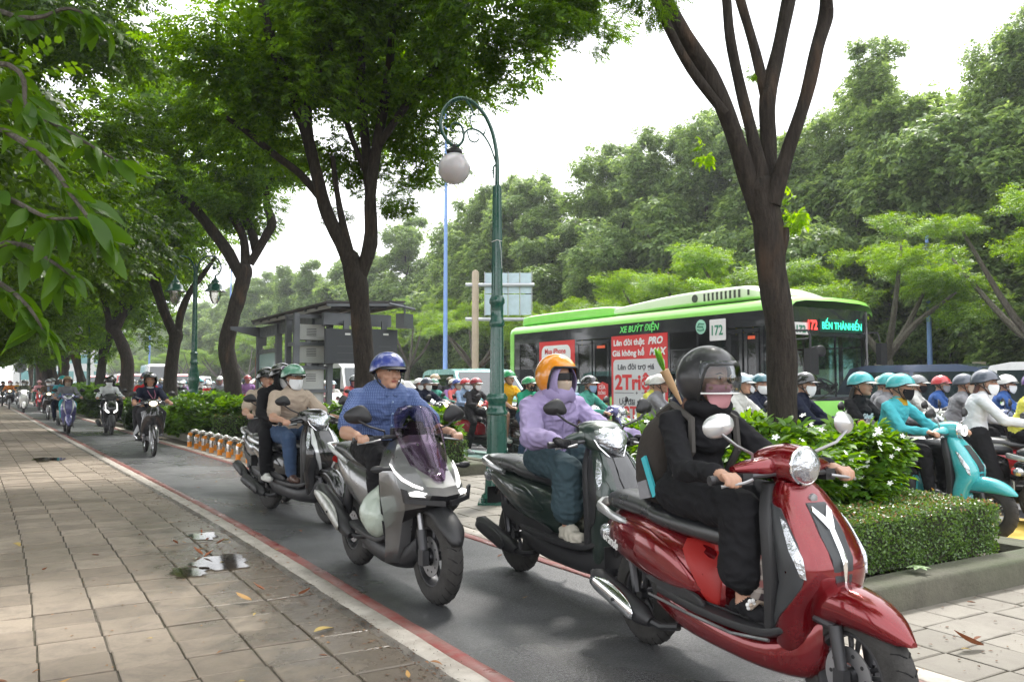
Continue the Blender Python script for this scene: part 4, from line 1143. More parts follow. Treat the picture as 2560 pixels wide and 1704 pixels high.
def grips(root, y=.33, z=.945, x0=.19, x1=.345, lever=M_ALU, drop=.0):
 for s in (-1, 1):
  b = MB()
  b.tube([(s * .05, y + .03, z + .02), (s * x0, y + .01, z + .01), (s * (x0 + .05), y, z)], .013, 8, 1)
  b.tube([(s * (x0 + .05), y, z), (s * x1, y - .035, z - .005 - drop)], .018, 10)
  b.tube([(s * x1, y - .035, z - .005), (s * (x1 + .018), y - .038, z - .006)], .02, 10, 1)
  b.box((s * (x0 + .03), y, z), (.05, .045, .045))
  b.build('grip', [M_BLK, M_DKMETAL], root)
  b = MB()
  b.tube([(s * (x0 + .02), y + .035, z - .002), (s * (x0 + .08), y + .055, z - .01), (s * x1, y + .03, z - .022), (s * (x1 + .01), y + .024, z - .024)], [.007, .0065, .005, .008], 7)
  b.build('brake_lever', lever, root)

def muffler(root, p0=(.17, -.42, .2), p1=(.2, -.86, .33), r=.055, shield=M_BLK, body=M_BLK):
 b = MB()
 A, B = Vector(p0), Vector(p1); d = (B - A)
 b.tube([A - d * .05, A, A + d * .12, A + d * .55, A + d * .92, B], [r * .45, r * .62, r * .95, r, r * .9, r * .55], 16)
 b.tube([A + Vector((-.06, .16, .0)), A + Vector((-.03, .06, -.02)), A], .018, 8)
 b.tube([B - d * .02, B + d * .05], .017, 10)
 o = b.build('muffler', body, root)
 b = MB(); G = []
 u = d.normalized(); side = Vector((1, 0, 0)); up = side.cross(u)
 for i in range(13):
  t = i / 12; w = math.sin(PI * (t * .94 + .03)) ** .6
  row = []
  for k in range(7):
   a = R(-62 + k * 124 / 6) * w
   row.append(A + d * (.1 + .8 * t) + side * math.cos(a) * (r + .008) + up * math.sin(a) * (r + .008))
  G.append(row)
 b.grid(G); b.tube([A + d * .45 + side * (r + .007), A + d * .45 + side * (r + .013)], .009, 8, 1)
 h = b.build('heat_shield', [shield, M_BLK], o); md = h.modifiers.new('s', 'SOLIDIFY'); md.thickness = .004
 return o

def lamp(name, c, r, root, m=M_LENS, ring=None, n=20, rot=None, depth=.6):
 b = MB(); G = []
 rot = rot or Matrix.Identity(3)
 for i in range(6):
  t = i / 5; row = []
  for k in range(n):
   a = 2 * PI * k / n; q = math.cos(t * PI / 2) if t < 1 else .01
   row.append(rot @ Vector((r[0] * q * math.cos(a), r[1] * depth * math.sin(t * PI / 2), r[2] * q * math.sin(a))) + Vector(c))
  G.append(row)
 b.grid(G, 0, wrap=True)
 o = b.build(name, m, root)
 if ring:
  b = MB(); b.tube([rot @ Vector((r[0] * 1.03 * math.cos(2 * PI * k / 24), 0, r[2] * 1.03 * math.sin(2 * PI * k / 24))) + Vector(c) for k in range(24)], .006, 6, closed=True)
  b.build('lamp_ring', ring, o)
 return o

def panel_side(name, poly, xfn, m, root, th=.01, both=True, subdiv=4):
 """a side panel: polygon in (y,z) laid on a curved flank x = xfn(y,z)"""
 n = len(poly); cy = sum(p[0] for p in poly) / n; cz = sum(p[1] for p in poly) / n
 out = []
 for i in range(n):
  p0, p1, p2, p3 = poly[i - 1], poly[i], poly[(i + 1) % n], poly[(i + 2) % n]
  for k in range(3):
   u = k / 3
   out.append(tuple(0.5 * ((2 * p1[j]) + (-p0[j] + p2[j]) * u * .7 + (2 * p0[j] - 5 * p1[j] + 4 * p2[j] - p3[j]) * u * u * .7 + (-p0[j] + 3 * p1[j] - 3 * p2[j] + p3[j]) * u ** 3 * .7 + (.3 * 2 * (p2[j] - p1[j]) * u)) for j in (0, 1)))
 n = len(out)
 for s in ((1, -1) if both else (1,)):
  G = []; b = MB()
  for t in (1.0, .985, .94, .75, .5, .25, .02):
   row = []
   for (y, z) in out:
    yy, zz = cy + (y - cy) * t, cz + (z - cz) * t
    lift = th * (0 if t == 1 else (.75 if t > .98 else 1))
    row.append((s * (xfn(yy, zz) + lift), yy, zz))
   G.append(row)
  b.grid(G, 0, wrap=True)
  o = b.build(name, m, root)
 return o

def scooter(name, label, kind='modern', body=P_BLACK, group=None, cat='scooter', accent=M_BLK, shieldm=M_BLK, rail=M_SILVER, seat=M_SEAT, lamp_on=False, mirm=M_BLK, mst="pointed", trimm=None, racks=False, cat2=None):
 """step-through scooters: 'classic' = round lamp and rounded flanks, 'modern' = angular with the lamp in the cowl, 'low' = lamps in the apron"""
 root = empty(name, (0, 0, 0), 0, label, cat, group)
 cl = kind == 'classic'
 fy, ry = (.675, -.675) if cl else (.64, -.64)
 fr, rr = (.255, .25)
 acc = accent
 wheel('wheel', fy, fr, .1, .158, root)
 wheel('wheel', ry, rr, .105, .13, root, disc=0)
 fork(fy, fr, root, top=(0, .42, .7))
 if cl:
  b = MB()
  b.loft([(.44, 0, .46, .05, .09), (.53, 0, .49, .085, .09), (.65, 0, .5, .095, .078), (.77, 0, .485, .082, .065), (.86, 0, .455, .055, .048), (.925, 0, .42, .014, .018)], 'y', 20, 4, 2.5,
   fn=lambda q: (q[0], q[1], max(q[2], q[2] if q[2] > .42 else .42 - (.42 - q[2]) * (1.1 if abs(q[0]) > .04 else .0))))
  b.build('fender', body, root)
 else:
  fender(fy, fr, root, body if kind != 'low' else M_BLK, -8, 128, .08)
 b = MB()
 b.loft([(-.78, -.09, .27, .03, .05), (-.64, -.1, .27, .045, .1), (-.35, -.08, .28, .07, .11), (-.12, -.03, .28, .08, .09)], 'y', 14, 3, 3)
 b.box((0, -.2, .27), (.2, .2, .14)); b.tube([(-.13, -.62, .26), (-.16, -.62, .26)], .1, 16); b.tube([(-.12, -.3, .27), (-.155, -.3, .27)], .085, 16)
 b.tube([(.1, -.62, .28), (.09, -.7, .55)], [.022, .026], 8)
 b.build('engine', M_DKMETAL, root)
 muffler(root, shield=M_CHROME if cl else M_BLK)
 b = MB()
 b.loft([(-.42, 0, .30, .12, .05), (-.2, 0, .28, .15, .09), (.1, 0, .25, .155, .075), (.34, 0, .25, .14, .08), (.5, 0, .3, .1, .11), (.56, 0, .36, .05, .08)], 'y', 20, 4, 3.2)
 b.build('belly', body if cl else M_BLK, root)
 b = MB()
 b.loft([(-.36, 0, .36, .165, .028), (-.1, 0, .345, .185, .028), (.15, 0, .335, .185, .026), (.36, 0, .345, .175, .026), (.46, 0, .38, .15, .02)], 'y', 20, 3, 4.5)
 for s in (-1, 1):
  for k in range(3): b.tube([(s * (.05 + .045 * k), -.05, .372 - .0), (s * (.05 + .045 * k), .36, .368)], .005, 6)
 b.build('floorboard', M_BLK, root)
 if cl:
  b = MB()
  for s in (-1, 1): b.tube([(s * .178, -.4, .33), (s * .19, -.1, .315), (s * .19, .2, .305), (s * .17, .4, .325)], .007, 6)
  b.build('floor_trim', M_ALU, root)
 b = MB()
 if cl:
  ST = [(-.955, 0, .555, .045, .05), (-.88, 0, .55, .1, .105), (-.72, 0, .545, .15, .135), (-.5, 0, .525, .178, .16), (-.28, 0, .49, .18, .165), (-.1, 0, .455, .16, .155), (.02, 0, .43, .13, .13), (.06, 0, .42, .1, .1)]
 else:
  ST = [(-1.0, 0, .66, .03, .03), (-.9, 0, .645, .09, .065), (-.7, 0, .61, .135, .1), (-.45, 0, .55, .165, .14), (-.2, 0, .50, .165, .165), (-.04, 0, .47, .14, .16), (.03, 0, .46, .11, .14)]
 b.loft(ST, 'y', 28, 4, 2.6)
 b.build('body_panel', body, root)
 def flank(y, z):
  for i in range(len(ST) - 1):
   if ST[i][0] <= y <= ST[i + 1][0]:
    t = (y - ST[i][0]) / (ST[i + 1][0] - ST[i][0]); q = [ST[i][k] * (1 - t) + ST[i + 1][k] * t for k in range(5)]
    e = 2.6; u = min(.97, abs(z - q[2]) / q[4]); return q[3] * (1 - u ** e) ** (1 / e)
  return ST[-1][3] * .6
 if cl:
  panel_side('side_panel', [(-.9, .6), (-.7, .64), (-.45, .63), (-.22, .56), (-.03, .42), (-.2, .4), (-.5, .42), (-.8, .46), (-.93, .5)], flank, body, root, .012)
  panel_side('inner_panel', [(-.2, .62), (.02, .6), (.05, .5), (.04, .37), (-.02, .38), (-.08, .47)], lambda y, z: flank(y, z), mat('satin_red_plastic', (0.3, .01, .008), .5) if body is P_RED else M_BLK, root, .009)
  panel_side('lower_panel', [(-.45, .40), (-.2, .36), (.0, .36), (-.05, .40), (-.3, .43)], lambda y, z: .16, M_BLK, root, .012)
 else:
  panel_side('side_panel', [(-.95, .68), (-.6, .66), (-.3, .62), (-.08, .5), (-.3, .47), (-.62, .54), (-.9, .62)], flank, body, root, .01)
  panel_side('lower_panel', [(-.62, .50), (-.35, .44), (-.1, .42), (.02, .38), (-.1, .34), (-.4, .36), (-.6, .42)], lambda y, z: .15, M_BLK, root, .01)
 b = MB()
 zs = 0 if cl else .03
 b.loft([(-.93, 0, .70 + zs, .06, .03), (-.86, 0, .712 + zs, .115, .05), (-.7, 0, .715 + zs, .14, .058), (-.5, 0, .705 + zs, .15, .058), (-.38, 0, .685 + zs, .155, .055), (-.15, 0, .668 + zs, .14, .055), (.02, 0, .65 + zs, .09, .05), (.08, 0, .63 + zs, .05, .035)], 'y', 24, 4, 2.6)
 b.build('seat', seat, root)
 b = MB(); b.tube([(.149, -.38, .70 + zs), (.10, -.385, .735 + zs), (0, -.387, .742 + zs), (-.10, -.385, .735 + zs), (-.149, -.38, .70 + zs)], .004, 6); b.build('seat_seam', M_BLK, root)
 b = MB()
 if rail:
  z0 = .665 if cl else .74
  pts = [(.135, -.62, z0 - .045), (.15, -.78, z0 - .02), (.13, -.93, z0 + .005), (.06, -1.0, z0 + .015), (0, -1.01, z0 + .017), (-.06, -1.0, z0 + .015), (-.13, -.93, z0 + .005), (-.15, -.78, z0 - .02), (-.135, -.62, z0 - .045)]
  G = []
  for i, p in enumerate(pts):
   w = (.012, .017, .022, .024, .024, .024, .022, .017, .012)[i]
   q = Vector((p[0], p[1] + .62, 0)).normalized() if i not in (0, 8) else Vector((p[0], 0, 0)).normalized()
   G.append([Vector(p) + q * .012 + Vector((0, 0, w)), Vector(p) + q * .02, Vector(p) + q * .01 - Vector((0, 0, w * 1.1)), Vector(p) - q * .008 - Vector((0, 0, w * .6)), Vector(p) - q * .012 + Vector((0, 0, w))])
  b.grid(G, 0, wrap=True)
  if not cl: b.loft([(-.985, 0, .775, .05, .012), (-.9, 0, .775, .09, .012), (-.84, 0, .765, .06, .01)], 'y', 14, 3, 3)
  b.build('grab_rail', rail, root)
 zt = .53 if cl else .64
 b = MB(); b.loft([(-.99, 0, zt, .05, .03), (-.94, 0, zt, .08, .045), (-.9, 0, zt, .09, .04)], 'y', 16, 2, 2.6); b.build('tail_light', M_REDLENS, root)
 for s in (-1, 1):
  b = MB(); b.ell((s * .088, -.925, zt - .0), (.03, .055, .045), 12, 8); b.build('turn_signal', M_LENS, root)
 b = MB(); b.box((0, -.97, zt - .15), (.15, .006, .11)); b.box((0, -.964, zt - .15), (.16, .005, .12), 1); b.tube([(0, -.9, zt - .05), (0, -.97, zt - .14)], .02, 6, 1); b.build('number_plate', [M_WHITE, M_BLK], root, smooth=False)
 b = MB()
 if cl:
  S = [(.25, 0, .40, .1, .07), (.34, 0, .44, .14, .08), (.45, 0, .47, .168, .085), (.56, 0, .515, .172, .10), (.66, 0, .505, .175, .11), (.78, 0, .455, .152, .09), (.88, 0, .40, .12, .065), (.93, 0, .375, .08, .045)]
 else:
  S = [(.22, 0, .40, .11, .06), (.32, 0, .44, .14, .07), (.44, 0, .455, .165, .075), (.56, 0, .49, .185, .09), (.68, 0, .49, .19, .11), (.80, 0, .44, .165, .09), (.9, 0, .385, .12, .06), (.94, 0, .37, .09, .045)]
 b.loft(S, 'z', 28, 4, 2.7)
 b.build('leg_shield', body, root)
 def front(x, z):
  for i in range(len(S) - 1):
   if S[i][0] <= z <= S[i + 1][0]:
    t = (z - S[i][0]) / (S[i + 1][0] - S[i][0]); q = [S[i][k] * (1 - t) + S[i + 1][k] * t for k in range(5)]
    u = min(.98, abs(x) / q[3]); return q[2] + q[4] * (1 - u ** 2.7) ** (1 / 2.7)
  return S[-1][2]
 def face(nm, poly, m, th=.008, both=False):
  """a piece laid on the front face: polygon in (x,z)"""
  cx = sum(p[0] for p in poly) / len(poly); cz = sum(p[1] for p in poly) / len(poly)
  P = []
  for i in range(len(poly)):
   p, q = poly[i], poly[(i + 1) % len(poly)]
   for k in range(3): P.append((p[0] + (q[0] - p[0]) * k / 3, p[1] + (q[1] - p[1]) * k / 3))
  for s in ((1, -1) if both else (1,)):
   G = []; b = MB()
   for t in (1, .97, .9, .6, .3, .02):
    G.append([(s * (cx + (x - cx) * t), front(cx + (x - cx) * t, cz + (z - cz) * t) + (th if t < 1 else -.003), cz + (z - cz) * t) for x, z in P])
   b.grid(G, 0, wrap=True)
   o = b.build(nm, m, root, ang=50)
  return o
 def skin(nm, poly, m, th=.008, step=3):
  """a piece laid on the leg shield: polygon in (ring angle, z)"""
  b = MB(); P = []
  for i in range(len(poly)):
   p, q = poly[i], poly[(i + 1) % len(poly)]
   for k in range(step): P.append((p[0] + (q[0] - p[0]) * k / step, p[1] + (q[1] - p[1]) * k / step))
  ca_ = sum(p[0] for p in P) / len(P); cz = sum(p[1] for p in P) / len(P)
  def at(a, z, lift):
   for i in range(len(S) - 1):
    if S[i][0] <= z <= S[i + 1][0] or i == len(S) - 2:
     t = (z - S[i][0]) / (S[i + 1][0] - S[i][0]); q = [S[i][k] * (1 - t) + S[i + 1][k] * t for k in range(5)]
     if S[i][0] <= z <= S[i + 1][0]: break
   a = R(a); e = 2 / 2.7; c_, s_ = math.cos(a), math.sin(a)
   return ((q[3] + lift) * abs(c_) ** e, q[2] + (q[4] + lift) * math.copysign(abs(s_) ** e, s_), z)
  for s in (1, -1):
   G = [[(lambda v: (s * v[0], v[1], v[2]))(at(ca_ + (a - ca_) * t, cz + (z - cz) * t, th if t < 1 else -.003)) for a, z in P] for t in (1, .985, .9, .7, .45, .2, .02)]
   b = MB(); b.grid(G, 0, wrap=True); o = b.build(nm, m, root, ang=50)
  return o
 b = MB(); b.loft([(.36, 0, .38, .165, .04), (.5, 0, .395, .175, .045), (.68, 0, .385, .175, .05), (.82, 0, .35, .15, .05), (.92, 0, .31, .1, .035)], 'z', 20, 3, 3); b.build('inner_cover', M_BLK, root)
 if cl:
  dark = mat('graphite_plastic', (.035, .038, .042), .4)
  face('front_grille', [(-.05, .86), (.05, .86), (.062, .75), (.05, .62), (.03, .53), (-.03, .53), (-.05, .62), (-.062, .75)], dark, .007)
  face('chrome_trim', [(0, .76), (.016, .77), (.05, .83), (.04, .85), (0, .80), (-.04, .85), (-.05, .83), (-.016, .77)], M_CHROME, .015)
  face('chrome_trim', [(-.013, .77), (.013, .77), (.013, .65), (.004, .57), (-.004, .57), (-.013, .65)], M_CHROME, .016)
  b = MB(); b.lathe([(0, .012), (.018, .01), (.02, 0)], 16, (0, front(0, .875) - .0, .872), 'y'); b.build('badge', M_ALU, root)
  for s in (-1, 1):
   pass
  skin('shield_side', [(-40, .86), (8, .84), (30, .72), (34, .6), (14, .5), (-10, .40), (-40, .34)], dark, .006, 5)
  skin('turn_signal', [(4, .81), (16, .79), (34, .67), (37, .59), (26, .60), (10, .69)], M_LENS, .012)
 elif kind == 'modern':
  face('front_panel', [(-.085, .9), (.085, .9), (.12, .76), (.1, .62), (.05, .52), (-.05, .52), (-.1, .62), (-.12, .76)], shieldm, .009)
  face('front_badge_panel', [(-.04, .88), (.04, .88), (.055, .76), (.035, .64), (0, .6), (-.035, .64), (-.055, .76)], shieldm, .016)
  face("trim_strip", [(.085, .9), (.1, .9), (.14, .76), (.115, .62), (.06, .5), (.045, .51), (.1, .63), (.12, .76)], trimm or M_SILVER, .013, both=True)
  skin('turn_signal', [(28, .87), (44, .84), (36, .74), (24, .70), (18, .76)], M_LENS, .012)
  skin('shield_side', [(-40, .88), (6, .86), (14, .7), (6, .5), (-40, .4)], M_BLK, .005, 4)
 else:   # lamps in the apron
  face('front_panel', [(-.07, .9), (.07, .9), (.1, .8), (.06, .62), (0, .5), (-.06, .62), (-.1, .8)], M_GLOSSBLK, .01)
  face('headlight', [(.055, .56), (.12, .59), (.165, .66), (.13, .675), (.075, .63), (.045, .6)], M_LAMP_ON if lamp_on else M_LENS, .02, both=True)
  face('light_bar', [(.125, .68), (.15, .68), (.15, .8), (.125, .86), (.115, .84), (.13, .78)], M_LAMP_ON if lamp_on else M_LENS, .014, both=True)
  face('lower_panel', [(-.1, .5), (.1, .5), (.06, .36), (-.06, .36)], M_BLK, .01)
 b = MB()
 if cl:
  b.loft([(.2, 0, 1.0, .07, .04), (.26, 0, 1.005, .11, .062), (.34, 0, 1.0, .105, .08), (.41, 0, .995, .082, .078), (.435, 0, .995, .074, .073)], 'y', 24, 4, 2.2)
  for s in (-1, 1):
   b.loft([(s * .05, .31, .985, .055, .05), (s * .12, .315, .985, .055, .042), (s * .19, .31, .985, .045, .03), (s * .255, .30, .98, .018, .012)], 'x', 18, 3, 2.3)
  b.build('handlebar_cowl', body, root)
  lamp('headlight', (0, .432, .995), (.072, .072, .072), root, ring=M_CHROME)
  b = MB(); b.loft([(.9, 0, .36, .06, .05), (.96, 0, .33, .07, .06)], 'z', 16, 2, 2.4); b.build('steering_neck', body, root)
 else:
  b.loft([(.18, 0, 1.0, .09, .04), (.25, 0, 1.01, .15, .065), (.34, 0, .985, .155, .09), (.41, 0, .955, .115, .088), (.45, 0, .94, .06, .06)], 'y', 24, 4, 2.5)
  for s in (-1, 1):
   b.loft([(s * .07, .31, .985, .055, .045), (s * .15, .31, .985, .045, .035), (s * .215, .305, .975, .03, .025), (s * .25, .30, .97, .015, .012)], 'x', 18, 3, 2.5)
  b.build('handlebar_cowl', body if kind == 'modern' else M_BLK, root)
  if kind == 'modern':
   b = MB()
   G = []
   for (z, hw, y) in ((1.03, .07, .42), (1.0, .115, .455), (.965, .12, .478), (.925, .1, .486), (.885, .06, .465), (.865, .03, .44)):
    G.append([(hw * u, y - .062 * abs(u) ** 2.2 + .012, z + .018 * abs(u)) for u in (-1, -.75, -.5, -.25, 0, .25, .5, .75, 1)])
   b.grid(G); o = b.build('headlight', M_LAMP_ON if lamp_on else M_LENS, root); md = o.modifiers.new('s', 'SOLIDIFY'); md.thickness = .012
   for s in (-1, 1):
    b = MB(); b.tube([(s * .118, .39, .99), (s * .10, .43, .93), (s * .05, .47, .87)], .006, 6); b.build('lamp_trim', M_CHROME, root)
  else:
   b = MB(); G = [[(hw * u, y - .03 * u * u, z) for u in (-1, -.5, 0, .5, 1)] for (z, hw, y) in ((.98, .1, .43), (1.03, .085, .39), (1.08, .06, .345))]
   b.grid(G); o = b.build('fly_screen', glass('smoke_screen', (.12, .12, .13), .05, .03, .5), root); md = o.modifiers.new('s', 'SOLIDIFY'); md.thickness = .004
 b = MB(); b.loft([(.22, 0, 1.035, .05, .012), (.3, 0, 1.05, .06, .015), (.34, 0, 1.04, .04, .01)], 'y', 14, 2, 2.6); b.build('instrument_panel', M_GLOSSBLK, root)
 grips(root)
 for s in (-1, 1):
  mirror(s, (.16, .31, 1.0), (.335, .315, 1.155), root, mirm, mst, .95, M_ALU if cl else M_BLK)
 b = MB(); b.tube([(-.13, -.25, .24), (-.19, -.3, .12)], .009, 6); b.build('side_stand', M_DKMETAL, root)
 return root

def cub(name, label, body=P_BLACK, group=None, cat='motorbike', lamp_on=True, guard=None, seatz=.76):
 """light step-through motorbike with large thin wheels"""
 root = empty(name, (0, 0, 0), 0, label, cat, group)
 fy, ry, r = .62, -.62, .285
 wheel('wheel', fy, r, .062, .22, root, spokes=24, thin=True, rimmat=M_CHROME, disc=1)
 wheel('wheel', ry, r, .07, .22, root, spokes=24, thin=True, rimmat=M_CHROME, disc=0)
 fork(fy, r, root, top=(0, .38, .82), m=M_ALU, x=.06)
 fender(fy, r, root, body, 5, 150, .045, .016);
 b = MB(); b.loft([(-.3, 0, .33, .06, .07), (-.1, 0, .33, .08, .08), (.08, 0, .32, .07, .07), (.22, 0, .33, .05, .05)], 'y', 14, 3, 2.6)
 for k in range(6): b.box((0, .1 + .02 * k, .33), (.13, .008, .12))
 b.tube([(-.09, -.05, .32), (-.115, -.05, .32)], .09, 16); b.tube([(.09, -.05, .32), (.12, -.05, .32)], .085, 16)
 for s in (-1, 1): b.tube([(s * .06, ry, r), (s * .07, -.2, .36)], .018, 8); b.tube([(s * .1, ry, r + .02), (s * .1, -.45, .62)], .022, 8)
 b.build('engine', M_ALU, root)
 muffler(root, (.13, -.3, .25), (.16, -.95, .33), .042, M_CHROME, M_BLK)
 b = MB(); b.loft([(-.98, 0, .68, .03, .03), (-.85, 0, .665, .08, .06), (-.6, 0, .62, .11, .09), (-.3, 0, .575, .11, .1), (-.1, 0, .54, .085, .08), (.08, 0, .5, .06, .05), (.25, 0, .52, .05, .05), (.38, 0, .62, .05, .05)], 'y', 22, 4, 2.4); b.build('body_panel', body, root)
 b = MB(); b.loft([(-.9, 0, seatz - .03, .06, .03), (-.8, 0, seatz, .11, .045), (-.5, 0, seatz - .005, .13, .05), (-.3, 0, seatz - .03, .13, .05), (-.05, 0, seatz - .05, .09, .045), (.05, 0, seatz - .07, .05, .03)], 'y', 20, 4, 2.6); b.build('seat', M_SEAT, root)
 b = MB()
 for s in (-1, 1): b.tube([(s * .1, -.6, seatz - .06), (s * .13, -.8, seatz - .02), (s * .1, -.98, seatz), (0, -1.02, seatz + .005)], .011, 8)
 b.build('grab_rail', M_ALU, root)
 b = MB(); b.loft([(-1.0, 0, .64, .05, .03), (-.95, 0, .65, .07, .04)], 'y', 14, 2, 2.4); b.build('tail_light', M_REDLENS, root)
 b = MB(); b.box((0, -1.0, .5), (.19, .006, .14)); b.build('number_plate', M_WHITE, root, smooth=False)
 b = MB()
 S = [(.36, 0, .36, .19, .03), (.5, 0, .40, .2, .035), (.64, 0, .42, .19, .05), (.78, 0, .41, .16, .07), (.88, 0, .38, .11, .06), (.93, 0, .36, .07, .04)]
 b.loft(S, 'z', 26, 4, 3, fn=lambda q: (q[0], q[1] - .55 * abs(q[0]) ** 1.6 * .6, q[2])); b.build('leg_shield', body, root)
 b = MB(); b.loft([(.62, 0, .46, .05, .03), (.72, 0, .5, .075, .035), (.82, 0, .49, .06, .03)], 'z', 18, 3, 2.4); b.build('front_panel', body, root)
 b = MB(); b.loft([(.2, 0, 1.0, .08, .03), (.28, 0, 1.005, .12, .045), (.36, 0, .985, .115, .06), (.42, 0, .965, .085, .055)], 'y', 22, 4, 2.5)
 for s in (-1, 1): b.loft([(s * .08, .31, .985, .045, .04), (s * .16, .31, .985, .035, .03), (s * .22, .30, .975, .015, .014)], 'x', 16, 3, 2.4)
 b.build('handlebar_cowl', body, root)
 lamp('headlight', (0, .41, .962), (.075, .06, .05), root, M_LAMP_WARM if lamp_on else M_LENS, depth=.7)
 for s in (-1, 1):
  lamp('turn_signal', (s * .115, .375, .975), (.035, .04, .022), root, M_LENS, rot=Matrix.Rotation(-s * R(28), 3, 'Z'))
  mirror(s, (.17, .3, 1.0), (.34, .3, 1.14), root, M_BLK, 'round', .95)
  b = MB(); b.tube([(s * .09, -.12, .27), (s * .24, -.1, .27)], [.012, .018], 8); b.build('foot_peg', M_RUB, root)
 grips(root)
 return root

def adv(name, label):
 """tall adventure scooter with screen"""
 root = empty(name, (0, 0, 0), 0, label, 'scooter')
 fy, ry, r = .652, -.652, .285
 wheel('wheel', fy, r, .115, .175, root, disc=1); wheel('wheel', ry, .28, .125, .165, root, disc=1)
 b = MB()
 for s in (-1, 1):
  b.tube([(s * .085, fy, r - .02), (s * .085, fy - .035, r + .16)], [.026, .03], 12); b.tube([(s * .085, fy - .035, r + .15), (s * .08, fy - .14, r + .44)], .018, 10, 1)
  b.box((s * .09, fy + .0, r), (.04, .07, .09))
 b.build('fork', [M_DKMETAL, M_ALU], root)
 fender(fy, r, root, M_BLK, 20, 125, .085, .03)
 b = MB(); b.loft([(-.8, -.1, .3, .03, .05), (-.6, -.11, .3, .05, .1), (-.3, -.09, .3, .08, .12), (-.05, 0, .3, .1, .1)], 'y', 14, 3, 3); b.box((0, -.15, .28), (.24, .25, .16))
 for s in (-1, 1): b.tube([(s * .12, -.6, .33), (s * .12, -.5, .66)], .02, 8); b.tube([(s * .12, -.58, .4), (s * .12, -.52, .6)], .034, 10)
 b.build('engine', M_DKMETAL, root)
 mf = muffler(root, (.2, -.3, .3), (.235, -.84, .56), .062, mat('scuffed_alu_shield', (.45, .45, .43), .4, metal=.8, var=.2, vscale=20), M_BLK)
 b = MB(); b.loft([(-.4, 0, .3, .12, .06), (-.15, 0, .26, .15, .08), (.15, 0, .23, .155, .08), (.4, 0, .25, .13, .08), (.52, 0, .33, .08, .08)], 'y', 20, 4, 3); b.build('belly', M_BLK, root)
 b = MB()
 for s in (-1, 1): b.loft([(-.35, s * .15, .36, .05, .02), (0, s * .165, .33, .05, .02), (.25, s * .165, .34, .045, .02), (.4, s * .14, .44, .03, .02)], 'y', 14, 3, 3.5)
 b.build('floorboard', M_BLK, root)
 b = MB(); b.loft([(-1.0, 0, .78, .03, .03), (-.9, 0, .77, .09, .06), (-.7, 0, .72, .14, .1), (-.45, 0, .64, .165, .14), (-.2, 0, .57, .155, .17), (-.02, 0, .54, .13, .16), (.15, 0, .56, .1, .12), (.32, 0, .6, .1, .12)], 'y', 26, 4, 2.8); b.build('body_panel', P_GREY, root)
 b = MB(); b.loft([(-.95, 0, .84, .08, .035), (-.8, 0, .845, .13, .05), (-.55, 0, .83, .15, .06), (-.38, 0, .79, .155, .06), (-.15, 0, .765, .13, .055), (.03, 0, .76, .09, .045), (.1, 0, .75, .05, .03)], 'y', 24, 4, 2.7); b.build('seat', M_SEAT, root)
 b = MB()
 for s in (-1, 1): b.tube([(s * .13, -.55, .76), (s * .16, -.75, .82), (s * .13, -.98, .86), (s * .05, -1.03, .865)], .016, 8)
 b.build('grab_rail', M_SILVER, root)
 b = MB(); b.loft([(-1.03, 0, .75, .07, .02), (-.98, 0, .75, .1, .035)], 'y', 14, 2, 2.6); b.build('tail_light', M_REDLENS, root)
 rows = [  # z-ordered bands from the screen base down to the beak and legs
  [(0, .40, 1.0), (.07, .38, 1.0), (.12, .34, .98), (.15, .27, .95)],
  [(0, .50, .92), (.09, .47, .92), (.17, .40, .90), (.2, .28, .88)],
  [(0, .62, .80), (.11, .58, .80), (.205, .47, .80), (.235, .30, .80)],
  [(0, .73, .70), (.10, .71, .71), (.215, .56, .70), (.25, .34, .72)],
  [(0, .78, .655), (.09, .77, .665), (.205, .62, .64), (.25, .36, .62)],
  [(0, .74, .60), (.1, .70, .59), (.18, .58, .56), (.235, .37, .52)],
  [(0, .52, .52), (.09, .50, .50), (.15, .47, .47), (.215, .36, .42)],
  [(0, .44, .36), (.08, .44, .34), (.15, .43, .32), (.2, .33, .30)],
  [(0, .40, .24), (.07, .40, .22), (.14, .38, .21), (.185, .28, .2)]]
 b = MB()
 for rw in rows: pass
 full = [[(-x, y, z) for x, y, z in rw[::-1][:-1]] + rw for rw in rows]
 b.grid(full)
 nb = 6
 for i in range(len(b.f)):
  row, colm = i // nb, i % nb
  inner = colm in (2, 3)
  if row >= 6: b.m[i] = 0 if not inner else 1
  if row == 5: b.m[i] = 1 if colm in (1, 2, 3, 4) else 0
  if row in (3, 4) and inner: b.m[i] = 1
 o = b.build('front_cowl', [P_GREY, M_BLK], root, ang=18); md = o.modifiers.new('s', 'SOLIDIFY'); md.thickness = .012; md.offset = -1
 b = MB(); b.grid([[(-.2, .33, .3), (0, .36, .3), (.2, .33, .3)], [(-.235, .34, .5), (0, .37, .5), (.235, .34, .5)], [(-.245, .32, .7), (0, .36, .7), (.245, .32, .7)], [(-.2, .26, .88), (0, .3, .92), (.2, .26, .88)], [(-.15, .25, .95), (0, .3, .98), (.15, .25, .95)]]); b.build('inner_cover', M_BLK, root)
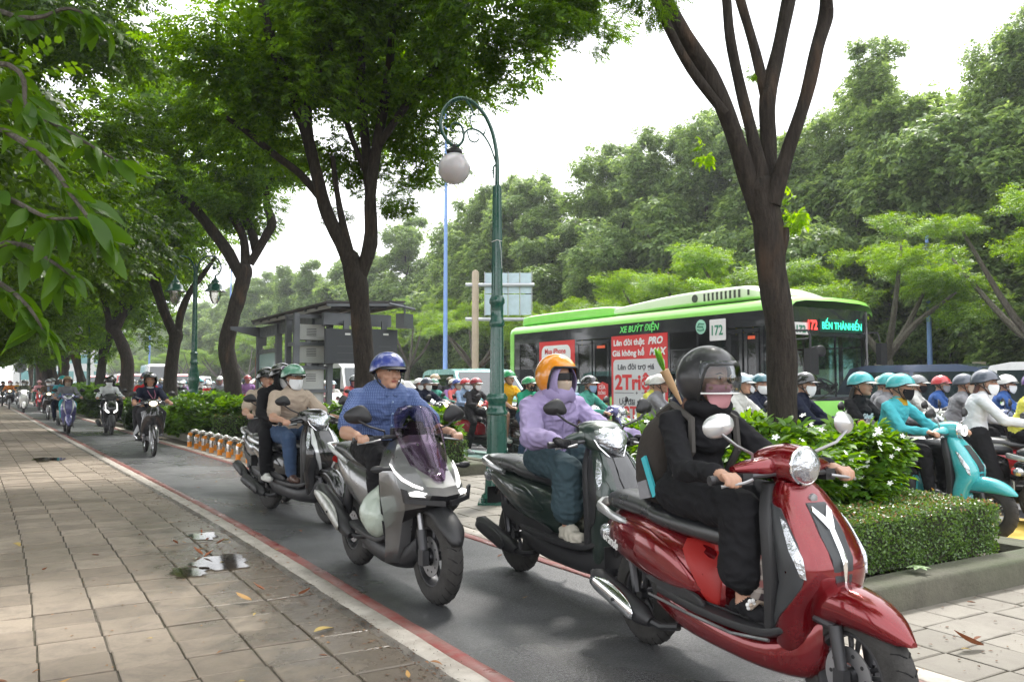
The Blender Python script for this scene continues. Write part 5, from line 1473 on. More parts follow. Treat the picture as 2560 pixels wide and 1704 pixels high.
 for s in (-1, 1):
  b = MB(); b.prism([(s * .09, .648), (s * .185, .657), (s * .19, .676), (s * .15, .688), (s * .09, .670)], .0, .02, 'xz')
  b.v = [(x, (.785 - abs(x) * .75) + y + .012, z) for x, y, z in b.v]
  b.build('headlight', M_LAMP_ON, root, smooth=False)
  b = MB(); b.tube([(s * .218, .43, .83), (s * .21, .49, .785), (s * .19, .56, .745), (s * .155, .64, .715), (s * .12, .70, .70)], [.003, .007, .009, .009, .007], 6); b.build('light_bar', M_LAMP_ON, root)
  b = MB(); b.prism([(s * .02, .60), (s * .215, .615), (s * .23, .70), (s * .205, .69), (s * .2, .64), (s * .02, .63)], 0, .03, 'xz'); b.v = [(x, (.8 - abs(x) * .75) + y - .004, z) for x, y, z in b.v]; b.build('lamp_bezel', M_BLK, root, smooth=False)
  b = MB(); b.tube([(s * .2, .44, .80), (s * .27, .43, .80)], .012, 8); b.ell((s * .3, .43, .80), (.045, .018, .022), 12, 8); b.build('turn_signal', M_BLK, root)
  mirror(s, (.17, .24, .98), (.345, .2, 1.12), root, M_BLK, 'pointed', 1.15)
 b = MB(); G = []
 for (z, hw, y) in ((.74, .085, .70), (.82, .125, .64), (.92, .155, .56), (1.02, .165, .49), (1.12, .15, .425), (1.17, .11, .395), (1.185, .05, .385)):
  G.append([(hw * u, y - .1 * abs(u) ** 2, z) for u in (-1, -.8, -.6, -.4, -.2, 0, .2, .4, .6, .8, 1)])
 b.grid(G); o = b.build('windscreen', glass('purple_screen', (.62, .54, .64), .02, .03, .22), root); md = o.modifiers.new('s', 'SOLIDIFY'); md.thickness = .004
 b = MB()
 for x, z, y in ((.06, .8, .655), (-.06, .8, .655), (.08, .95, .53), (-.08, .95, .53)): b.tube([(x, y, z), (x, y + .015, z)], .008, 8)
 b.build('screen_bolt', M_CHROME, root)
 b = MB()
 for s in (-1, 1):
  b.tube([(s * .02, .3, .97), (s * .1, .3, .99), (s * .17, .27, .985), (s * .25, .22, .97)], .014, 8)
 b.box((0, .3, 1.0), (.12, .08, .05)); b.box((.1, .26, 1.01), (.07, .05, .06)); b.box((-.1, .26, 1.01), (.07, .05, .06))
 b.build('handlebar', M_BLK, root); b = MB(); b.loft([(.24, 0, 1.03, .05, .03), (.33, 0, 1.05, .06, .035)], 'y', 12, 2, 3); b.build('instrument_panel', M_GLOSSBLK, root)
 grips(root, .25, .97, .2, .36)
 return root

# ================================================================== PEOPLE
C = dict(black=cloth('black', (.012, .012, .014)), charcoal=cloth('charcoal', (.03, .03, .034)), navy=cloth('navy', (.012, .016, .035)), white=cloth('white', (.7, .71, .74)),
  beige=cloth('beige', (.42, .34, .27)), jeans=cloth('jeans', (.05, .085, .16)), lavender=cloth('lavender', (.30, .25, .42)), tealgrey=cloth('tealgrey', (.045, .075, .09)),
  grey=cloth('grey', (.25, .25, .27)), teal=cloth('teal', (.07, .42, .48)), green=cloth('green', (.02, .28, .16)), mint=cloth('mint', (.08, .33, .26)), yellow=cloth('yellow', (.75, .38, .02)),
  lemon=cloth('lemon', (.62, .6, .1)), olive=cloth('olive', (.09, .1, .065)), red=cloth('red', (.5, .02, .025)), coral=cloth('coral', (.7, .16, .15)), purple=cloth('purple', (.3, .16, .36)),
  pink=cloth('pink', (.6, .3, .33)), skyblue=cloth('skyblue', (.28, .38, .55)), brown=cloth('brown', (.14, .1, .07)), tan=cloth('tan', (.3, .2, .12)), offwhite=cloth('offwhite', (.6, .6, .57)), blue=cloth('blue', (.04, .1, .3)),
  mustard=cloth('mustard', (.5, .3, .03)), orange=cloth('orange', (.6, .2, .04)))

def checked():
 m = mat('cloth_blue_check', (.05, .09, .24), .8, bump=.2, bscale=26); n, l = m.node_tree.nodes, m.node_tree.links
 t = n.new('ShaderNodeTexCoord'); b = n['Principled BSDF']; mx = None
 sp = n.new('ShaderNodeSeparateXYZ'); l.new(t.outputs['Object'], sp.inputs[0]); prev = None
 for i in (0, 2):
  a = n.new('ShaderNodeMath'); a.operation = 'MULTIPLY'; a.inputs[1].default_value = 95.0; l.new(sp.outputs[i], a.inputs[0])
  f = n.new('ShaderNodeMath'); f.operation = 'FRACT'; l.new(a.outputs[0], f.inputs[0])
  g_ = n.new('ShaderNodeMath'); g_.operation = 'LESS_THAN'; g_.inputs[1].default_value = .42; l.new(f.outputs[0], g_.inputs[0])
  if prev is None: prev = g_
  else:
   q = n.new('ShaderNodeMath'); q.operation = 'MULTIPLY'; l.new(prev.outputs[0], q.inputs[0]); l.new(g_.outputs[0], q.inputs[1]); prev = q
 x = n.new('ShaderNodeMix'); x.data_type = 'RGBA'; x.inputs[6].default_value = (.05, .085, .23, 1); x.inputs[7].default_value = (.22, .3, .48, 1)
 l.new(prev.outputs[0], x.inputs[0]); l.new(x.outputs[2], b.inputs['Base Color']); return m
C['check'] = checked()
def plaid():
 m = mat('cloth_plaid', (.05, .02, .02), .85); n, l = m.node_tree.nodes, m.node_tree.links; b = n['Principled BSDF']
 t = n.new('ShaderNodeTexCoord'); out = None
 c = None
 for ax, sc, col in (('X', 26, (.45, .4, .36)), ('Z', 22, (.45, .4, .36)), ('Z', 11, (.3, .03, .03))):
  w = n.new('ShaderNodeTexWave'); w.bands_direction = ax; w.inputs['Scale'].default_value = sc / 4; w.inputs['Distortion'].default_value = .8
  l.new(t.outputs['Object'], w.inputs[0]); r = n.new('ShaderNodeMapRange'); r.inputs[1].default_value = .78; r.inputs[2].default_value = .9; r.inputs[4].default_value = .6; l.new(w.outputs['Fac'], r.inputs[0])
  x = n.new('ShaderNodeMix'); x.data_type = 'RGBA'; x.inputs[7].default_value = (*col, 1); l.new(r.outputs[0], x.inputs[0])
  if c is None: x.inputs[6].default_value = (.03, .018, .022, 1)
  else: l.new(c, x.inputs[6])
  c = x.outputs[2]
 l.new(c, b.inputs['Base Color']); return m
M_PLAID = plaid()

class Body:
 """tapered limbs that are melted into one continuous surface; every limb remembers which cloth it wears"""
 def __init__(s): s.mb = MB(); s.caps = []
 def cap(s, lab, p0, r0, p1, r1, flat=1.0, n=14):
  p0, p1 = Vector(p0), Vector(p1); d = (p1 - p0); L = max(d.length, 1e-4); t = d / L
  u = Vector((1, 0, 0)); u = (u - t * u.dot(t))
  if u.length < .2: u = Vector((0, 0, 1)) - t * t.z
  u.normalize(); w = t.cross(u)
  G = []
  for k in range(5): a = -PI / 2 + (PI / 2) * k / 4; G.append((p0 + t * r0 * math.sin(a), max(r0 * math.cos(a), 1e-4)))
  for k in range(5): a = (PI / 2) * k / 4; G.append((p1 + t * r1 * math.sin(a), max(r1 * math.cos(a), 1e-4)))
  s.mb.grid([[c + (u * math.cos(2 * PI * k / n) + w * math.sin(2 * PI * k / n) * flat) * r for k in range(n)] for c, r in G], 0, wrap=True)
  s.caps.append((lab, np.array(p0), r0, np.array(p1), r1, flat, np.array(w)))
 def ell(s, lab, c, r, rot=None):
  s.mb.ell(c, r, 20, 14, rot=rot)
  m = (r[0] + r[1] + r[2]) / 3
  s.caps.append((lab, np.array(c, float), m, np.array(c, float) + 1e-4, m, 1.0, np.array((0, 1, 0))))
 def melt(s, name, labels, mats, voxel=.009, folds=.0, smooth=3):
  b = MB(); b.v, b.f, b.m = s.mb.v, s.mb.f, s.mb.m
  me = bpy.data.meshes.new('tmp'); me.from_pydata(b.v, [], b.f)
  bm = bmesh.new(); bm.from_mesh(me); bmesh.ops.remove_doubles(bm, verts=bm.verts, dist=1e-5); bmesh.ops.recalc_face_normals(bm, faces=bm.faces); bm.to_mesh(me); bm.free()
  o = bpy.data.objects.new('tmp', me); COL.objects.link(o)
  md = o.modifiers.new('r', 'REMESH'); md.mode = 'VOXEL'; md.voxel_size = voxel; md.use_smooth_shade = True
  sm = o.modifiers.new('s', 'SMOOTH'); sm.factor = .6; sm.iterations = smooth
  dg = bpy.context.evaluated_depsgraph_get(); ev = o.evaluated_get(dg)
  out = bpy.data.meshes.new_from_object(ev); bpy.data.objects.remove(o); bpy.data.meshes.remove(me)
  out.name = name
  nv = len(out.vertices); V = np.zeros(nv * 3); out.vertices.foreach_get('co', V); V = V.reshape(-1, 3)
  nf = len(out.polygons); Cn = np.zeros(nf * 3); out.polygons.foreach_get('center', Cn); Cn = Cn.reshape(-1, 3)
  best = np.full(nf, 1e9); idx = np.zeros(nf, np.int32)
  for (lab, p0, r0, p1, r1, flat, w) in s.caps:
   d = p1 - p0; L2 = d @ d; q = Cn - p0; t = np.clip((q @ d) / max(L2, 1e-9), 0, 1)
   e = q - t[:, None] * d
   if flat != 1.0: e = e + np.outer((e @ w) * (1 / flat - 1), w)
   dist = np.linalg.norm(e, axis=1) - (r0 + (r1 - r0) * t)
   m = dist < best; best[m] = dist[m]; idx[m] = labels.index(lab)
  for m in mats: out.materials.append(m)
  out.polygons.foreach_set('material_index', idx)
  if folds:
   N = np.zeros(nv * 3); out.vertices.foreach_get('normal', N); N = N.reshape(-1, 3)
   vl = np.zeros(nv, np.int32); fi = np.zeros(len(out.loops), np.int32); out.loops.foreach_get('vertex_index', fi)
   ls = np.repeat(idx, [p.loop_total for p in out.polygons]); vl[fi] = ls
   skin = labels.index('skin')
   f = np.zeros(nv)
   for i in range(nv):
    if vl[i] != skin and V[i, 2] < 1.27:
     p = V[i]; v = Vector((p[0] * 9, p[1] * 9, p[2] * 15 + 5 * p[1]))
     f[i] = noise.noise(v) * .6 + (.3 - abs(noise.noise(v * 1.5 + Vector((3, 1, 7)))) * 1.6) * .9
   out.vertices.foreach_set('co', (V + N * (f * folds)[:, None]).ravel())
  out.polygons.foreach_set('use_smooth', [True] * nf); out.update()
  return out

LAB = ['top', 'bottom', 'skin', 'shoe', 'hair', 'glove']
def make_body(name, J=None, sleeve='long', legs='long', fat=1.0, loose=1.0, voxel=.009, folds=.004, fingers=True, hair=False, glove=False, skirt=False, hem=.0, fem=False, shoe='shoe', mats=None, facing=0.0, jaw=True):
 j = dict(pel=(0, -.30, .85), wst=(0, -.27, .97), che=(0, -.21, 1.13), nck=(0, -.165, 1.25), head=(0, -.13, 1.385),
   sh=(.175, -.185, 1.195), el=(.29, .02, .985), wr=(.315, .27, .975), hd=(.315, .335, .965), hp=(.095, -.27, .82), kn=(.155, .155, .775), an=(.14, .20, .41), toe=(.15, .38, .375), grip=(0, 1, 0))
 if J: j.update(J)
 B = Body(); f = fat
 def two(key, s):
  v = j.get(key + ('R' if s > 0 else 'L'), j.get(key)); return Vector((v[0] * (s if (key + ('R' if s > 0 else 'L')) not in j else 1), v[1], v[2]))
 pel, wst, che, nck, head = [Vector(j[k]) for k in ('pel', 'wst', 'che', 'nck', 'head')]
 B.ell('bottom', pel - Vector((0, 0, .02)), (.165 * f, .13 * f, .125))
 B.cap('top', pel + Vector((0, .0, .05 - hem)), .15 * f * loose, wst, .14 * f * loose, .82 if fem else .86)
 B.cap('top', wst, .138 * f * loose, che, (.155 if fem else .168) * f * loose, .72)
 B.cap('top', che, .15 * f, che + (nck - che) * .6, .115 * f, .7)
 if fem: B.ell('top', che + Vector((0, .075, -.02)), (.12, .07, .07))
 B.cap('skin', nck - Vector((0, .01, .05)), .058, head - Vector((0, .035, .07)), .05)
 if skirt == 'collar': pass
 hr = Matrix.Rotation(facing, 3, 'Z')
 def H(x, y, z): return head + hr @ Vector((x, y, z))
 B.ell('skin', H(0, -.01, .025), (.077, .096, .098))
 B.ell('skin', H(0, .03, -.05), (.058, .062, .062))
 B.cap('skin', H(0, .088, .005), .011, H(0, .105, -.03), .0145)
 B.ell('skin', H(0, .078, -.092), (.028, .02, .02));
 for s in (-1, 1):
  B.ell('skin', H(s * .036, .062, -.03), (.028, .025, .025)); B.ell('skin', H(s * .077, -.01, -.01), (.012, .022, .032))
 if hair: B.ell('hair', H(0, -.045, .04), (.083, .09, .095))
 else: B.ell('hair', H(0, -.035, .045), (.079, .085, .085))
 for s in (1, -1):
  sh, el, wr, hd = two('sh', s), two('el', s), two('wr', s), two('hd', s)
  B.cap('top', che + Vector((s * .06, 0, .045)), .075 * f, sh, .062 * f * loose)
  al = .055 * loose * f
  if sleeve == 'long':
   B.cap('top', sh, .058 * f * loose, el, al * .92); B.cap('top', el, al * .9, wr - (wr - el) * .06, .041 * loose)
  elif sleeve == 'poncho':
   B.cap('top', sh, .07, el, .082, .8); B.cap('top', el, .085, wr - (wr - el) * .15, .062, .85)
  elif sleeve == 'short':
   m = sh.lerp(el, .72); B.cap('top', sh, .06 * f, m, .066 * f * loose); B.cap('skin', m, .044 * f, el, .04 * f); B.cap('skin', el, .041 * f, wr, .028 * f)
  B.cap('glove' if glove else 'skin', wr - (wr - el).normalized() * .02, .028, wr.lerp(hd, .4), .03, .75)
  hl = 'glove' if glove else 'skin'
  if fingers:
   ax = (hd - wr).normalized(); pm = wr + ax * .055
   B.cap(hl, wr + ax * .01, .027, pm + Vector((0, 0, -.004)), .034, .62)
   sd = Vector((1, 0, 0)) - ax * ax.x; sd.normalize(); dn = ax.cross(sd);
   if dn.z > 0: dn = -dn
   for q in range(4):
    o = sd * (.031 - .021 * q) * s; ln = (.92, 1.06, 1.0, .8)[3 - q if s > 0 else 3 - q]
    k0 = pm + o + ax * .018 + Vector((0, 0, .01)); k1 = k0 + ax * .032 * ln - Vector((0, 0, .012)); k2 = k1 - Vector((0, 0, .026 * ln)) + ax * .004; k3 = k2 - ax * .018 - Vector((0, 0, .006))
    B.cap(hl, k0, .0098, k1, .0092, n=8); B.cap(hl, k1, .0092, k2, .0085, n=8); B.cap(hl, k2, .0085, k3, .0075, n=8)
   t0 = wr + ax * .03 - sd * s * .026; B.cap(hl, t0, .013, t0 + ax * .03 - sd * s * .012 - Vector((0, 0, .016)), .0105, n=8); B.cap(hl, t0 + ax * .03 - sd * s * .012 - Vector((0, 0, .016)), .0105, t0 + ax * .05 + sd * s * .004 - Vector((0, 0, .026)), .009, n=8)
  else: B.cap(hl, wr, .03, hd, .034, .7)
  hp, kn, an, toe = two('hp', s), two('kn', s), two('an', s), two('toe', s)
  if legs == 'long':
   B.cap('bottom', hp, .098 * f, kn, .068 * f * loose); B.cap('bottom', kn, .067 * f * loose, kn.lerp(an, .45), .064 * loose); B.cap('bottom', kn.lerp(an, .4), .064 * loose, an + (kn - an) * .06, .05 * loose)
   B.cap('skin', an + (kn - an) * .1, .034, an, .033)
  elif legs == 'wide':
   B.cap('bottom', hp, .11, kn, .092); B.cap('bottom', kn, .092, an + (kn - an) * .36, .1, 1.1); B.cap('skin', an + (kn - an) * .3, .036, an, .034)
  elif legs == 'short':
   m = hp.lerp(kn, .75); B.cap('bottom', hp, .1 * f, m, .084); B.cap('skin', m, .066, kn, .056); B.cap('skin', kn, .056, kn.lerp(an, .4), .052); B.cap('skin', kn.lerp(an, .4), .052, an, .034)
  fd = (toe - an); fd.z = 0; fd.normalize()
  heel = Vector((an.x, an.y, toe.z)) - fd * .035
  if shoe == 'chunky':
   B.cap('shoe', heel + Vector((0, 0, .01)), .05, toe + Vector((0, 0, .0)), .046, .95); B.cap('shoe', an - Vector((0, 0, .01)), .044, toe + Vector((0, 0, .03)) - fd * .07, .042)
   B.cap('shoe', heel - Vector((0, 0, .018)), .042, toe - Vector((0, 0, .016)), .044)
  else:
   B.cap('shoe', heel, .036, toe, .034, .9); B.cap('shoe', an - Vector((0, 0, .015)), .035, toe + Vector((0, 0, .015)) - fd * .09, .036)
 if J and J.get('drape'):
  for (lab, p0, r0, p1, r1, fl) in J['drape']: B.cap(lab, p0, r0, p1, r1, fl)
 return B.melt(name, LAB, mats or [C['black'], C['charcoal'], M_SKIN, M_BLK, M_HAIR, C['black']], voxel, folds)

def shell(rim, R_=(.125, .148, .138), c=(0, -.012, .02), n=40, m=14, mats=None):
 b = MB(); G = []
 for i in range(m + 1):
  row = []
  for k in range(n):
   az = 2 * PI * k / n; e0 = R(rim(az)); t = i / m; el = PI / 2 + (e0 - PI / 2) * t
   row.append((c[0] + R_[0] * math.cos(el) * math.sin(az), c[1] + R_[1] * math.cos(el) * math.cos(az), c[2] + R_[2] * math.sin(el)))
  G.append(row)
 b.grid(G, 0, wrap=True)
 return b, G[-1]
def sstep(x, a, b):
 t = max(0, min(1, (x - a) / (b - a))); return t * t * (3 - 2 * t)
def absaz(az): return abs((az + PI) % (2 * PI) - PI)
HELM = {}
def helmet_meshes():
 trim = mat('helmet_rim', (.02, .02, .02), .6)
 b, rim = shell(lambda az: 8 - 16 * sstep(math.degrees(absaz(az)), 40, 95) - 6 * sstep(math.degrees(absaz(az)), 120, 180), R_=(.122, .142, .125))
 b.tube(rim, .006, 6, 1, closed=True)
 HELM['half'] = b.mesh('helmet', [M_BLK, trim])
 b = MB(); G = []
 for i in range(5):
  t = i / 4; G.append([((.108 + .006 * t) * math.sin(R(a)), -.012 + (.134 + .055 * t) * math.cos(R(a)) , .04 - .018 * t) for a in range(-62, 63, 6)])
 b.grid(G); HELM['peak'] = b.mesh('peak', [M_BLK])
 b, rim = shell(lambda az: 22 - 72 * sstep(math.degrees(absaz(az)), 48, 80), R_=(.135, .158, .15), c=(0, -.015, .015), n=60, m=18)
 b.tube(rim, .008, 6, 1, closed=True)
 HELM['open'] = b.mesh('helmet', [M_BLK, trim])
 b = MB(); G = []
 for i in range(9):
  el = R(30 - i * 7.2); G.append([(.1375 * math.cos(el) * math.sin(R(a)), -.015 + .163 * math.cos(el * .85) * math.cos(R(a)), .014 + .153 * math.sin(el)) for a in range(-66, 67, 6)])
 b.grid(G); HELM['shield'] = b.mesh('face_shield', [glass('clear_shield', (.8, .82, .84), .02, .03, .6)])
 HELM['dark_shield'] = HELM['shield'].copy(); HELM['dark_shield'].materials[0] = glass('dark_shield', (.1, .1, .11), .12)
 b = MB(); b.tube([(.1375 * math.cos(R(-27.6)) * math.sin(R(a)), -.015 + .165 * math.cos(R(-23)) * math.cos(R(a)), .014 + .153 * math.sin(R(-27.6))) for a in range(-66, 67, 6)], .004, 6); HELM['shield_edge'] = b.mesh('shield_rim', [M_WHITE])
 b = MB()
 for s in (-1, 1): b.tube([(s * .098, -.0, -.0), (s * .084, .012, -.06), (s * .045, .03, -.108), (0, .04, -.118)], .006, 5); b.tube([(s * .09, -.05, -.01), (s * .084, .012, -.06)], .005, 5)
 HELM['strap'] = b.mesh('strap', [M_BLK])
 b = MB(); G = []
 for i in range(9):
  t = i / 8; el = -8 - t * 62
  row = []
  for a in range(-72, 73, 6):
   u = a / 72; w = (1 - .3 * (abs(t - .35)) * abs(u))
   rx, ry, rz = .083, .108 + .014 * math.exp(-(u * 3.2) ** 2) * (1 - abs(t - .3)), .135
   e = R(el * (1 - .35 * abs(u) ** 2))
   row.append((rx * math.cos(e * .55) * math.sin(R(a * w)), ry * math.cos(e * .62) * math.cos(R(a * w)) + .002, rz * math.sin(e) + .0))
  G.append(row)
 b.grid(G)
 for s in (-1, 1): b.tube([(s * .077, .03, -.02), (s * .082, 0, -.005), (s * .08, -.02, -.02)], .002, 4); b.tube([(s * .07, .035, -.07), (s * .082, 0, -.03), (s * .08, -.02, -.02)], .002, 4)
 HELM['mask'] = b.mesh('mask', [M_MASK])
 b = MB()
 for s in (-1, 1):
  b.tube([(s * (.034 + .022 * math.cos(2 * PI * k / 14)), .103 - .006 * math.cos(2 * PI * k / 14), .012 + .017 * math.sin(2 * PI * k / 14)) for k in range(14)], .0018, 5, closed=True)
  b.tube([(s * .056, .096, .015), (s * .08, .0, .015)], .0016, 4)
 b.tube([(-.012, .107, .014), (.012, .107, .014)], .0018, 4); HELM['glasses'] = b.mesh('glasses', [mat('gold_wire', (.5, .36, .2), .3, metal=1)])
 b = MB(); G = [[(.07 * u, .118 - .045 * u * u, z - .004 * abs(u)) for u in (-1, -.7, -.4, -.12, 0, .12, .4, .7, 1)] for z in (.036, .012, -.012)]
 b.grid(G)
 for s in (-1, 1): b.tube([(s * .07, .07, .02), (s * .082, 0, .01)], .004, 4)
 HELM['shades'] = b.mesh('sunglasses', [mat('dark_lens', (.008, .008, .01), .35, spec=.3)])
 b = MB()
 for s in (-1, 1): b.ell((s * .032, .083, .012), (.0145, .009, .0062), 10, 6)
 HELM['eyes'] = b.mesh('eyes', [mat('eye_white', (.55, .52, .5), .3)])
 b = MB()
 for s in (-1, 1): b.ell((s * .032, .0895, .012), (.0062, .004, .006), 8, 6); b.tube([(s * .015, .093, .031), (s * .032, .091, .035), (s * .05, .08, .03)], [.002, .0032, .0018], 5); b.tube([(s * .018, .0895, .019), (s * .032, .0925, .021), (s * .047, .083, .016)], .0018, 4)
 HELM['irises'] = b.mesh('brows', [M_EYE])
 b = MB(); b.ell((0, .092, -.057), (.024, .01, .0045), 12, 6); b.ell((0, .089, -.064), (.02, .01, .005), 12, 6); HELM['mouth'] = b.mesh('mouth', [M_LIP])
 b = MB()
 rr = random.Random(5)
 for k in range(26):
  a = R(-70 + k * 5.4) ; x = .085 * math.sin(a); y = -.075 * math.cos(a) - .02
  b.tube([(x, y, -.03), (x * 1.15, y - .03, -.14), (x * 1.2 + rr.uniform(-.02, .02), y - .05 + rr.uniform(-.02, .02), -.26), (x * 1.1 + rr.uniform(-.03, .03), y - .05, -.36 + rr.uniform(-.05, .03))], [.014, .016, .013, .003], 6)
 HELM['long_hair'] = b.mesh('hair', [M_HAIR])
 b = MB(); b.lathe([(.0, .06), (.05, .055), (.075, .02), (.085, -.03), (.08, -.08)], 16, (0, -.02, 0)); HELM['hood'] = b.mesh('hood', [M_BLK])
 b = MB(); G = []
 for i in range(9):
  t = i / 8; row = []
  for k in range(28):
   a = 2 * PI * k / 28
   row.append(((.082 + .022 * math.sin(PI * t)) * math.cos(a), .098 - t * .13, -.02 + (.112 + .02 * math.sin(PI * t)) * math.sin(a) - .01))
  G.append(row)
 b.grid(G, 0, wrap=True); HELM['face_hood'] = b.mesh('hood', [M_BLK])
helmet_meshes()
for k in ('peak', 'shield', 'dark_shield', 'mask', 'face_hood'): HELM[k]['th'] = 1

HCOL = dict(black=P_BLACK, mattblack=mat('helmet_matt_black', (.02, .02, .023), .38, coat=.3), orange=paint('orange', (.75, .27, .02), .2, 0), green=paint('sage_green', (.1, .26, .18), .3, 0), brightgreen=paint('bright_green', (.01, .28, .09), .25, 0),
   blue=paint('blue', (.04, .06, .28), .3, 0), slate=paint('slate', (.06, .075, .11), .35, 0), white=paint('white', (.72, .72, .7), .25, 0), red=paint('bright_red', (.5, .02, .03), .25, 0), maroon=paint('maroon', (.3, .02, .03), .3, 0), teal=paint('teal', (.05, .42, .45), .28, 0),
   grey=paint('grey', (.2, .21, .22), .35, 0), cream=paint('cream', (.6, .56, .46), .3, 0), tan=paint('tan_helmet', (.42, .3, .17), .3, 0), purple=paint('purple', (.12, .04, .25), .3, 0), lightblue=paint('pale_blue', (.42, .55, .62), .3, 0), dteal=paint('dark_teal', (.02, .12, .16), .35, 0), pink=paint('pink', (.55, .25, .27), .3, 0))

def piece(key, name, parent, head, rz=0.0, tilt=0.0, m=None, sc=1.0, off=(0, 0, 0), slot=0):
 o = link(name, HELM[key], parent)
 o.location = Vector(head) + Matrix.Rotation(rz, 3, 'Z') @ Vector(off); o.rotation_euler = (tilt, 0, rz); o.scale = (sc, sc, sc)
 if m:
  o.material_slots[slot].link = 'OBJECT'; o.material_slots[slot].material = m
 if HELM[key].get('th'):
  md = o.modifiers.new('s', 'SOLIDIFY'); md.thickness = .003
 return o

def dress(root, head=(0, -.13, 1.385), helm='half', hc='black', peak=None, mask=None, wear=(), rz=0.0, shield=None, tilt=0.0, strap=True, hair=None, hood=None):
 if helm == 'half': h = piece('half', 'helmet', root, head, rz, tilt, HCOL[hc], 1.0)
 elif helm == 'open': h = piece('open', 'helmet', root, head, rz, tilt, HCOL[hc], 1.0)
 if helm == 'half' and peak != 'none': piece('peak', 'peak', h, (0, 0, 0), 0, 0, HCOL[peak] if isinstance(peak, str) else (peak or M_BLK))
 if shield: piece(shield, 'face_shield', h, (0, 0, 0))
 if strap: piece('strap', 'strap', root, head, rz)
 if hood: piece('face_hood', 'hood', root, head, rz, 0, hood)
 if mask: piece('mask', 'mask', root, head, rz, 0, mask if not isinstance(mask, str) else M_MASK)
 else: piece('mouth', 'mouth', root, head, rz)
 if 'shades' in wear: piece('shades', 'sunglasses', root, head, rz)
 else:
  piece('eyes', 'eyes', root, head, rz); piece('irises', 'brows', root, head, rz)
 if 'glasses' in wear: piece('glasses', 'glasses', root, head, rz)
 if hair: piece('long_hair', 'hair', root, head, rz, 0, hair)
 return h

def place(o, x, y, rz, z=0.0):
 o.location = (x, y, z); o.rotation_euler = (0, 0, rz)
HEAD = PI     # heading down the path, towards the camera side (-Y)

PIL = dict(pel=(0, -.68, .90), wst=(0, -.66, 1.02), che=(0, -.61, 1.17), nck=(0, -.57, 1.29), head=(0, -.54, 1.425), sh=(.165, -.6, 1.235), el=(.22, -.42, 1.03), wr=(.17, -.24, .93), hd=(.14, -.19, .92), hp=(.1, -.64, .87), kn=(.22, -.3, .80), an=(.19, -.36, .40), toe=(.21, -.2, .36))
STD = dict(kn=(.16, .12, .77), anR=(.15, .2, .41), toeR=(.15, .37, .375), knL=(-.27, .12, .62), anL=(-.33, .02, .1), toeL=(-.35, .2, .045))
SB = {}
for nm, J, kw in (('ride_long', None, dict(sleeve='long')), ('ride_short', None, dict(sleeve='short')), ('pil_long', PIL, dict(sleeve='long')), ('pil_short', PIL, dict(sleeve='short', legs='long')),
    ('down_long', dict(kn=(.16, .12, .77), knR=(.28, .12, .62), anR=(.34, .02, .1), toeR=(.36, .2, .045)), dict(sleeve='long')), ('down_short', dict(knR=(.28, .12, .62), anR=(.34, .02, .1), toeR=(.36, .2, .045)), dict(sleeve='short')),
    ('pil_shorts', PIL, dict(sleeve='short', legs='short')), ('pil_fem', PIL, dict(sleeve='short', fem=True, fat=.9))):
 SB[nm] = make_body('body', J, voxel=.0105, folds=.012, **kw)
def person(pose, label, top, bottom, shoe=M_BLK, skin=M_SKIN, group=None, x=0, y=0, rz=HEAD, z=0, rz_head=0.0, sc=1.0, **dr):
 root = empty('person', (0, 0, 0), 0, label, 'person', group)
 o = link('body', SB[pose], root)
 for i, m in ((0, top), (1, bottom), (2, skin), (3, shoe)):
  o.material_slots[i].link = 'OBJECT'; o.material_slots[i].material = m
 hd = (0, -.54, 1.425) if pose.startswith('pil') else (0, -.13, 1.385)
 if dr.get('helm', 'half'):
  dress(root, hd, rz=rz_head, **dr)
 place(root, x, y, rz, z); root.scale = (sc, sc, sc)
 return root

# ================================================================== STREET FURNITURE, BUILDINGS, VEHICLES
M_LAMPG = mat('lamp_green_paint', (.012, .085, .062), .28, coat=.7, var=.12, rvar=.08)
M_GLOBE = mat('frosted_globe', (.62, .58, .62), .18, coat=.6, sss=.3)
def scroll(cx, cz, r0, r1, a0, a1, n=22, mz=1):
 return [(cx + (r0 + (r1 - r0) * i / n) * math.cos(R(a0 + (a1 - a0) * i / n)), 0, cz + mz * (r0 + (r1 - r0) * i / n) * math.sin(R(a0 + (a1 - a0) * i / n))) for i in range(n + 1)]
def post_base(root, m=M_LAMPG, hi=2.0, sc=1.0):
 b = MB()
 b.box((0, 0, .02), (.44 * sc, .44 * sc, .04))
 for i in (-1, 1):
  for j in (-1, 1): b.tube([(i * .17 * sc, j * .17 * sc, .03), (i * .17 * sc, j * .17 * sc, .09)], .016, 6)
 b.lathe([(.17 * sc, .04), (.19 * sc, .08), (.155 * sc, .13)], 28)
 b.lathe([(.155 * sc, .13), (.14 * sc, .3), (.125 * sc, .6), (.118 * sc, .98)], 48, flute=8, fd=.09, twist=3.2, caps=False)
 b.lathe([(.118 * sc, .98), (.13 * sc, .99), (.13 * sc, 1.02), (.11 * sc, 1.04), (.105 * sc, 1.12), (.125 * sc, 1.14), (.13 * sc, 1.18), (.1 * sc, 1.22)], 28)
 b.build('post_base', m, root, ang=50)
